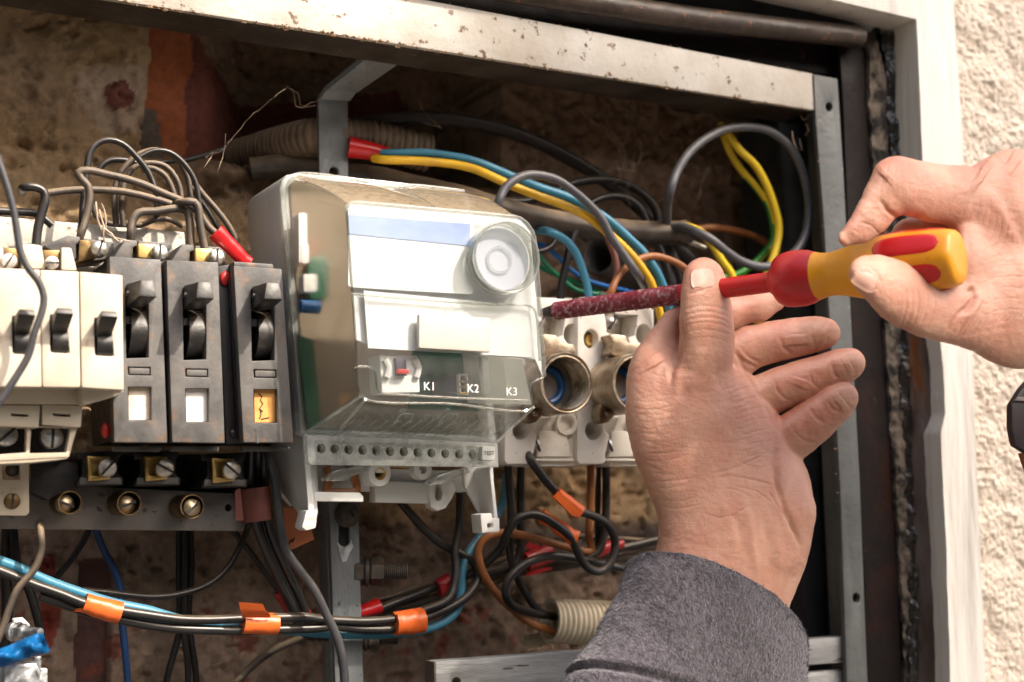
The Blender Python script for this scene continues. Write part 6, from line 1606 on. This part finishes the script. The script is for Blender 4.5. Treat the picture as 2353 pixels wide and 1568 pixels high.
index_l = chain(zc(10, [(790, 840, 46, 145), (860, 700, 46, 140), (935, 575, 50, 120), (1040, 505, 54, 105), (1250, 490, 52, 96), (1450, 440, 52, 86), (1545, 405, 50, 68)]))
middle_l = chain(zc(10, [(1150, 900, 40, 165), (1290, 765, 56, 138), (1390, 700, 58, 130), (1500, 672, 58, 123), (1600, 655, 60, 119), (1690, 637, 60, 115), (1785, 620, 56, 105), (1850, 612, 52, 92), (1885, 608, 50, 78)]))
ring_l = chain(zc(10, [(1230, 1110, 44, 170), (1400, 1040, 56, 136), (1520, 992, 54, 130), (1610, 955, 50, 128), (1710, 922, 50, 128), (1800, 890, 48, 119), (1910, 850, 44, 113), (1985, 822, 40, 105), (2035, 800, 36, 90)]))
little_l = chain(zc(10, [(1330, 1350, 34, 180), (1520, 1335, 46, 146), (1640, 1285, 42, 142), (1715, 1230, 38, 138), (1800, 1170, 36, 132), (1880, 1105, 32, 116), (1945, 1050, 28, 110), (1985, 1018, 25, 94)]))
MARKS_L = []
def mark(L_, k, pts, w, d, fl=0.0):
    """skin line: zoomed points, half width in picture units, depth in millimetres (negative = ridge), redness"""
    L_.append(([z1p(k, x, y) for x, y in pts], w, d*.001, fl))
M = lambda *a: mark(MARKS_L, *a)
for y_, d_ in ((440, .35), (478, .45), (512, .5), (545, .45), (590, .3), (640, .22)):
    M(10, [(948, y_+34), (1010, y_+8), (1080, y_-6), (1150, y_-2), (1215, y_+14), (1268, y_+42)], 2.6, d_, .35)
M(10, [(985, 368), (1050, 348), (1120, 322), (1182, 300)], 2.8, .45, .3); M(10, [(1200, 300), (1215, 240), (1205, 190)], 2.5, .3)
M(10, [(936, 480), (940, 560), (948, 640), (940, 700), (912, 770), (888, 850), (880, 940)], 9, 2.4, .3)
M(10, [(850, 685), (895, 712), (945, 712)], 5, .4, .4); M(10, [(800, 720), (850, 800), (900, 840)], 6, .3)
M(10, [(740, 760), (780, 830)], 34, -1.6); M(10, [(1105, 700), (1095, 850), (1060, 980)], 24, -1.3)
M(10, [(980, 820), (960, 940), (1000, 1060)], 14, 1.0, .15); M(10, [(1180, 820), (1240, 960), (1250, 1080)], 20, .9)
for k_, (x_, y_) in enumerate(((1230, 940), (1262, 1000), (1290, 1062), (1312, 1126), (1330, 1190), (1345, 1260), (1355, 1330), (1365, 1400))):
    M(10, [(x_, y_), (x_+70, y_-38+k_*3), (x_+140, y_-58+k_*5), (x_+190, y_-62+k_*6)], 1.9, .34, .3)
    M(10, [(x_-40, y_+40), (x_+40, y_+20), (x_+110, y_-6)], 1.7, .22, .2)
M(10, [(1290, 690), (1335, 800), (1405, 920), (1475, 1040), (1525, 1180)], 6, 1.1, .3)
M(12, [(1425, 30), (1424, 180), (1440, 330), (1480, 470), (1528, 580), (1578, 700)], 7, 1.9, .35)
M(12, [(1040, 262), (1130, 250), (1220, 262), (1330, 292), (1420, 312)], 2.4, .5, .5); M(12, [(1010, 236), (1120, 212), (1240, 168), (1340, 118), (1410, 70)], 2.2, .42, .4)
M(12, [(960, 488), (1060, 518), (1160, 500), (1250, 440)], 2.2, .4, .4); M(12, [(1150, 130), (1250, 190), (1350, 200)], 2, .3, .3); M(12, [(1380, 360), (1420, 420), (1470, 505)], 2.5, .6, .3)
M(12, [(1180, 320), (1300, 350), (1400, 420)], 2, .35, .3); M(12, [(1100, 330), (1180, 345), (1290, 400)], 2, .25, .2)
M(12, [(1225, 430), (1262, 600), (1285, 760), (1300, 880)], 11, -.7); M(12, [(1080, 420), (1130, 560), (1160, 700)], 12, -.5); M(12, [(1400, 520), (1440, 680), (1450, 860)], 12, -.6)
M(12, [(1150, 480), (1195, 600), (1220, 740)], 9, .5); M(12, [(1340, 520), (1370, 680), (1390, 860)], 10, .5)
for k_ in range(17):
    y_ = 1040+k_*42; x_ = 640+max(0, (y_-1130))*.29
    M(10, [(x_, y_), (x_+80, y_+12+8*math.sin(k_*2.1)), (x_+170, y_+4+10*math.sin(k_*1.3)), (x_+260+30*math.sin(k_*3.3), y_-14)], 1.8, .24+.1*math.sin(k_*1.7), .18)
for k_ in range(12):
    y_ = 850+k_*55; x_ = 720+40*math.sin(k_*2.3)
    M(10, [(x_, y_), (x_+70, y_+30), (x_+150, y_+44)], 1.7, .2, .15)
for pts in ([(1572, 552), (1574, 640), (1600, 700), (1655, 752)], [(1780, 545), (1775, 620), (1800, 690)], [(1538, 905), (1568, 980), (1620, 1038), (1690, 1058)], [(1768, 862), (1790, 930), (1832, 968)], [(1905, 790), (1925, 860), (1950, 900)],
            [(1768, 1080), (1800, 1140), (1868, 1192)], [(1648, 1188), (1680, 1250), (1738, 1298), (1812, 1312)], [(1290, 712), (1350, 790), (1440, 836)], [(1310, 690), (1380, 760), (1455, 800)], [(1880, 1045), (1920, 1100), (1965, 1110)]):
    M(10, pts, 4.2, .6, .5)
M(10, [(1680, 620), (1690, 690)], 22, -1.0); M(10, [(1700, 960), (1720, 900)], 20, -.9); M(10, [(1850, 610), (1880, 620)], 20, -.7); M(10, [(1990, 830), (2030, 810)], 20, -.7); M(10, [(1940, 1060), (1980, 1030)], 20, -.7)
FLUSH_SHADE_L = [(1860, 780, 150, 70, 1), (1900, 880, 150, 70, 1), (1880, 960, 140, 90, 1), (1620, 640, 50, 60, .45), (1500, 850, 70, 80, .4), (1720, 760, 80, 60, .5), (1790, 1020, 60, 60, .6), (1840, 1180, 40, 90, .4)]  # finger spots also paint their shade, the others are skin redness
lo_l, hi_l = (1400, 575, -140), (2000, 1640, 190)
hl, front_l = make_hand('hand', palm_l, [thumb_l, index_l, middle_l, ring_l, little_l], MARKS_L, FLUSH_SHADE_L, lo_l, hi_l, 2.4, LY0, LK, MAT['skin'], per)
tag(hl, 'hand steadying the shaft with its thumb in front')
nail(front_l, z1p(10, 1086, 262), -93, 24, 27, LY0, LK, hl)
# ---- hand that grips the handle
RY0, RK = -.172, .70/6294
palm_r = [chain(zc(11, [(1180, 400, 8, 215), (1350, 385, 14, 305), (1650, 480, 24, 390), (2000, 640, 40, 430), (2900, 800, 60, 440)]), .7),
          chain(zc(11, [(1300, 640, 6, 220), (1340, 860, 0, 290), (1400, 980, 4, 330), (1700, 880, 20, 430)]), .7),
          chain(zc(11, [(1135, 575, -38, 92), (1140, 710, -60, 94), (1150, 870, -64, 112)])),
          chain(zc(11, [(1250, 1010, -24, 230), (1420, 960, -8, 330)]), .8)]
index_r = chain(zc(11, [(1220, 395, 4, 205), (1050, 330, 0, 170), (900, 312, -2, 162), (780, 285, -2, 155), (690, 258, -5, 150), (620, 340, -8, 120), (545, 450, -12, 100), (480, 520, -14, 78), (398, 572, -14, 52)]))
thumb_r = chain(zc(11, [(500, 775, -84, 90), (545, 790, -86, 112), (610, 825, -88, 138), (690, 880, -86, 162), (760, 912, -82, 178), (880, 965, -72, 182), (1000, 985, -60, 190), (1150, 1005, -40, 225)]))
middle_r = chain(zc(11, [(1150, 480, 60, 160), (900, 540, 80, 100), (760, 560, 88, 92), (650, 700, 92, 88), (640, 820, 80, 84)]))
ring_r = chain(zc(11, [(1180, 620, 80, 160), (960, 640, 100, 95), (840, 720, 104, 90), (800, 860, 92, 84)]))
MARKS_R = []
M = lambda *a: mark(MARKS_R, 11, *a)
for x_, d_ in ((742, .35), (775, .5), (812, .45), (862, .5), (905, .3)):
    M([(x_-10, 850), (x_+4, 905), (x_+2, 970), (x_-16, 1040), (x_-40, 1090)], 2.6, d_, .35)
M([(1092, 862), (1132, 880), (1136, 920), (1112, 968), (1064, 1016)], 7, 2.2, .5); M([(1150, 880), (1160, 930), (1130, 1000), (1080, 1060)], 8, -1.4)
M([(1066, 985), (1020, 1050), (975, 1110)], 4, .9, .4); M([(1110, 1000), (1080, 1060), (1040, 1130)], 3, .6, .3); M([(1085, 860), (1108, 780), (1118, 680), (1100, 560)], 9, 1.0, .3)
M([(838, 782), (862, 812), (880, 860)], 3.5, .9, .4); M([(430, 745), (480, 730), (540, 745), (580, 790), (600, 850)], 3, .45, .3)
for x_, y_ in ((636, 150), (668, 140), (612, 200), (700, 150)): M([(x_, y_), (x_-10, y_+60), (x_-24, y_+120)], 2.2, .35, .35)
M([(640, 200), (610, 230)], 26, -1.2, .6); M([(590, 345), (640, 415), (705, 470)], 5, 1.2, .5)
M([(1150, 205), (1190, 235)], 36, -1.8, .5); M([(1190, 260), (1290, 420), (1380, 620), (1425, 800)], 16, -.8); M([(1300, 300), (1380, 480), (1425, 600)], 14, .7)
M([(1120, 280), (1150, 380), (1150, 480)], 12, .6); M([(1340, 100), (1400, 140)], 30, -1.2, .3)
for k_ in range(12):
    x_ = 1060+k_*30; y_ = 330+k_*34
    M([(x_, y_+120), (x_+34, y_+60), (x_+50, y_-10), (x_+52, y_-70)], 1.9, .26, .2)
for k_ in range(12):
    x_ = 1010+k_*34; y_ = 1160-k_*6
    M([(x_, y_), (x_+60, y_-40), (x_+110, y_-110)], 1.9, .3, .25)
for k_ in range(7):
    x_ = 760+k_*52; M([(x_, 180+k_*4), (x_-8, 240), (x_+4, 310)], 1.8, .2, .15)
for k_ in range(8):
    y_ = 640+k_*64; M([(1190, y_), (1270, y_-30), (1350, y_-40), (1420, y_-30)], 1.9, .22, .15)
M([(480, 480), (540, 500), (600, 560)], 2.4, .5, .4); M([(430, 520), (470, 545)], 2, .3)
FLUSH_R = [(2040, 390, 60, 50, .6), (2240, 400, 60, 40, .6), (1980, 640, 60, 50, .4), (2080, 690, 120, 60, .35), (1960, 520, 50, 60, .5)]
lo_r, hi_r = (1910, 330, -170), (2700, 900, 170)
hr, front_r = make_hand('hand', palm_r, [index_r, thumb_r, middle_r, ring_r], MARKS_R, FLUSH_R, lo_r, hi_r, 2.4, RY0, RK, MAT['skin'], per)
tag(hr, 'hand gripping the yellow handle')
nail(front_r, z1p(11, 505, 822), 32, 33, 21, RY0, RK, hr)
def grime(o, spots):
    """dirt rubbed into the finger pads"""
    me = o.data; n = len(me.vertices); co = np.empty(n*3); me.vertices.foreach_get('co', co); co = co.reshape(-1, 3)+np.array(WLOC[o.name])
    rel = co-np.array(CAM); dz_ = rel@np.array(Fw); px = W0/2+FPX*(rel@np.array(Rc))/dz_; py = H0/2-FPX*(rel@np.array(Uc))/dz_
    g = np.zeros(n)
    nz = fbm(co[:, 0], co[:, 2], 140, 3, 77)
    for x, y, rx, ry, a_ in spots: g = np.maximum(g, a_*np.clip(1.25-((px-x)/rx)**2-((py-y)/ry)**2+nz*1.2, 0, 1))
    at_ = me.attributes.new('grime', 'FLOAT', 'POINT'); at_.data.foreach_set('value', g.astype(np.float32))
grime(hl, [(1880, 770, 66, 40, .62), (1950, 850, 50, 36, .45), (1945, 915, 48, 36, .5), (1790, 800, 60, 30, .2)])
grime(hr, [(0, 0, 1, 1, 0)])

# ---- grey fleece sleeve
def fleece():
    m, nt, b = new_mat('fleece')
    f, _ = noise_fac(nt, 430, .38, .60, detail=4); c = mixc(nt, f, (.048, .041, .053), (.122, .107, .131))
    f2, _ = noise_fac(nt, 60, .35, .65, seed=4); c = mixc(nt, mathn(nt, 'MULTIPLY', f2, .35), c, (.11, .10, .112))
    nt.links.new(c, b.inputs['Base Color']); b.inputs['Roughness'].default_value = .95
    b.inputs['Sheen Weight'].default_value = .5; b.inputs['Sheen Roughness'].default_value = .5; b.inputs['Specular IOR Level'].default_value = .1
    _, h = noise_fac(nt, 700, detail=4, seed=1.7); bp = N(nt, 'ShaderNodeBump', i_Strength=1.0, i_Distance=.0016); nt.links.new(h, bp.inputs['Height']); nt.links.new(bp.outputs[0], b.inputs['Normal'])
    return m
MAT['fleece'] = fleece()
def sring(l, r_, bul, dep, q0, n=96):
    """ring through left and right picture points, near arc bulging by bul (picture vector)"""
    c = ((l[0]+r_[0])/2, (l[1]+r_[1])/2); out = []
    for k in range(n):
        a = 2*math.pi*k/n; ca, sa = math.cos(a), math.sin(a)
        bl = bul if sa > 0 else (bul[0]*.55, bul[1]*.55)
        x = c[0]-(r_[0]-c[0])*ca+bl[0]*sa; y = c[1]-(r_[1]-c[1])*ca+bl[1]*sa
        out.append((x, y, q0-dep*sa))
    return out
KEY = [  # left, right, bulge, depth half, q, tuck
    (z1p(12, 512, 835), z1p(12, 1585, 1380), (54, -62), 118, 2),
    (z1p(12, 492, 806), z1p(12, 1594, 1400), (64, -78), 128, 2),
    (z1p(12, 470, 850), z1p(12, 1600, 1440), (64, -76), 134, 3),
    (z1p(12, 380, 1060), z1p(12, 1610, 1600), (54, -62), 138, 6),
    (z1p(12, 250, 1290), z1p(12, 1620, 1800), (44, -50), 140, 10),
    (z1p(12, 88, 1500), z1p(12, 1640, 2020), (6, -78), 142, 14),
    (z1p(12, 100, 1535), z1p(12, 1636, 2065), (6, -66), 124, 15),
    (z1p(12, 60, 1560), z1p(12, 1660, 2100), (8, -68), 140, 16),
    (z1p(12, -120, 1800), z1p(12, 1700, 2420), (30, -50), 146, 22)]
mb = MB(); rings = []
inner = sring((KEY[0][0][0]+20, KEY[0][0][1]+60), (KEY[0][1][0]-20, KEY[0][1][1]+70), (50, -58), 108, 2)
seq = [inner]+[sring(*k_) for k_ in KEY]
full = []
for i, (A, B) in enumerate(zip(seq, seq[1:])):
    ns_ = 3 if i in (0, 1, 6, 7) else 16
    for s_ in range(ns_): full.append([tuple(a*(1-s_/ns_)+b_*(s_/ns_) for a, b_ in zip(p, q_)) for p, q_ in zip(A, B)])
full.append(seq[-1])
WP = np.array([[tuple(U(p[0], p[1], LY0+p[2]*LK)) for p in r_] for r_ in full])
nr, nk, _ = WP.shape
cen = WP.mean(1, keepdims=True); dirv = WP-cen; dirv /= np.linalg.norm(dirv, axis=2, keepdims=True)
lump = np.array([[mnoise.noise(Vector(p)*55)*.0016+mnoise.noise(Vector(p)*240)*.0007 for p in r_] for r_ in WP])
WP = WP+dirv*lump[..., None]
vs = [[mb.bm.verts.new(tuple(p)) for p in r_] for r_ in WP]
for r0, r1 in zip(vs, vs[1:]):
    for k in range(nk): mb.bm.faces.new((r0[k], r0[(k+1) % nk], r1[(k+1) % nk], r1[k]))
slv = mb.build('sleeve', MAT['fleece'], per, 180)
rng = random.Random(21); mb = MB()
for _ in range(14000):       # the nap of the fleece
    i = rng.randrange(3, nr-2); k = rng.randrange(nk); f, g = rng.random(), rng.random()
    p = Vector(WP[i, k]*(1-f)+WP[min(i+1, nr-1), k]*f)*(1-g)+Vector(WP[i, (k+1) % nk]*(1-f)+WP[min(i+1, nr-1), (k+1) % nk]*f)*g
    d_ = (Vector(dirv[i, k])+Vector((rng.gauss(0, .7), rng.gauss(0, .7), rng.gauss(0, .7)))).normalized(); ln = rng.uniform(.0003, .0010)
    s_ = d_.orthogonal().normalized()*.00016
    e_ = p+d_*ln*.6+Vector((rng.gauss(0, .0004), rng.gauss(0, .0004), rng.gauss(0, .0004)))
    v0, v1, v2, v3 = [mb.bm.verts.new(x) for x in (p-s_, p+s_, e_+s_*.8, e_-s_*.8)]
    v4 = mb.bm.verts.new(p+d_*ln+Vector((rng.gauss(0, .0005), 0, rng.gauss(0, .0005))))
    mb.bm.faces.new((v0, v1, v2, v3)); mb.bm.faces.new((v3, v2, v4))
me = bpy.data.meshes.new('nap'); mb.bm.to_mesh(me); mb.bm.free(); o = link_mesh('nap', me, MAT['fleece'], slv, 0); o['kind'] = 'stuff'

# ---- dark strap hanging at the right edge
t = thing('strap', 'dark leather strap with a pale line hanging at the right edge by the wall', 'strap', U(2345, 1090, -.15))
mb = MB(); mb.prism([(2376, 862), (2350, 892), (2326, 930), (2326, 985), (2334, 1026), (2352, 1036), (2382, 1055), (2430, 1060), (2430, 850)], -.16, -.156, .0016); mb.build('strap_body', MAT['dark_leather'] if 'dark_leather' in MAT else pm('dark_leather', (.018, .012, .014), .4), t)
mb = MB(); mb.prism([(2332, 921), (2340, 912), (2430, 916), (2430, 926)], -.1614, -.1602, .0004); mb.build('pale_line', MAT['plate_paint'], t)
mb = MB(); mb.prism([(2352, 1040), (2430, 1062), (2430, 1130), (2372, 1100)], -.158, -.154, .001); mb.build('brown_tab', pm('brown_leather', (.22, .075, .025), .45), t)
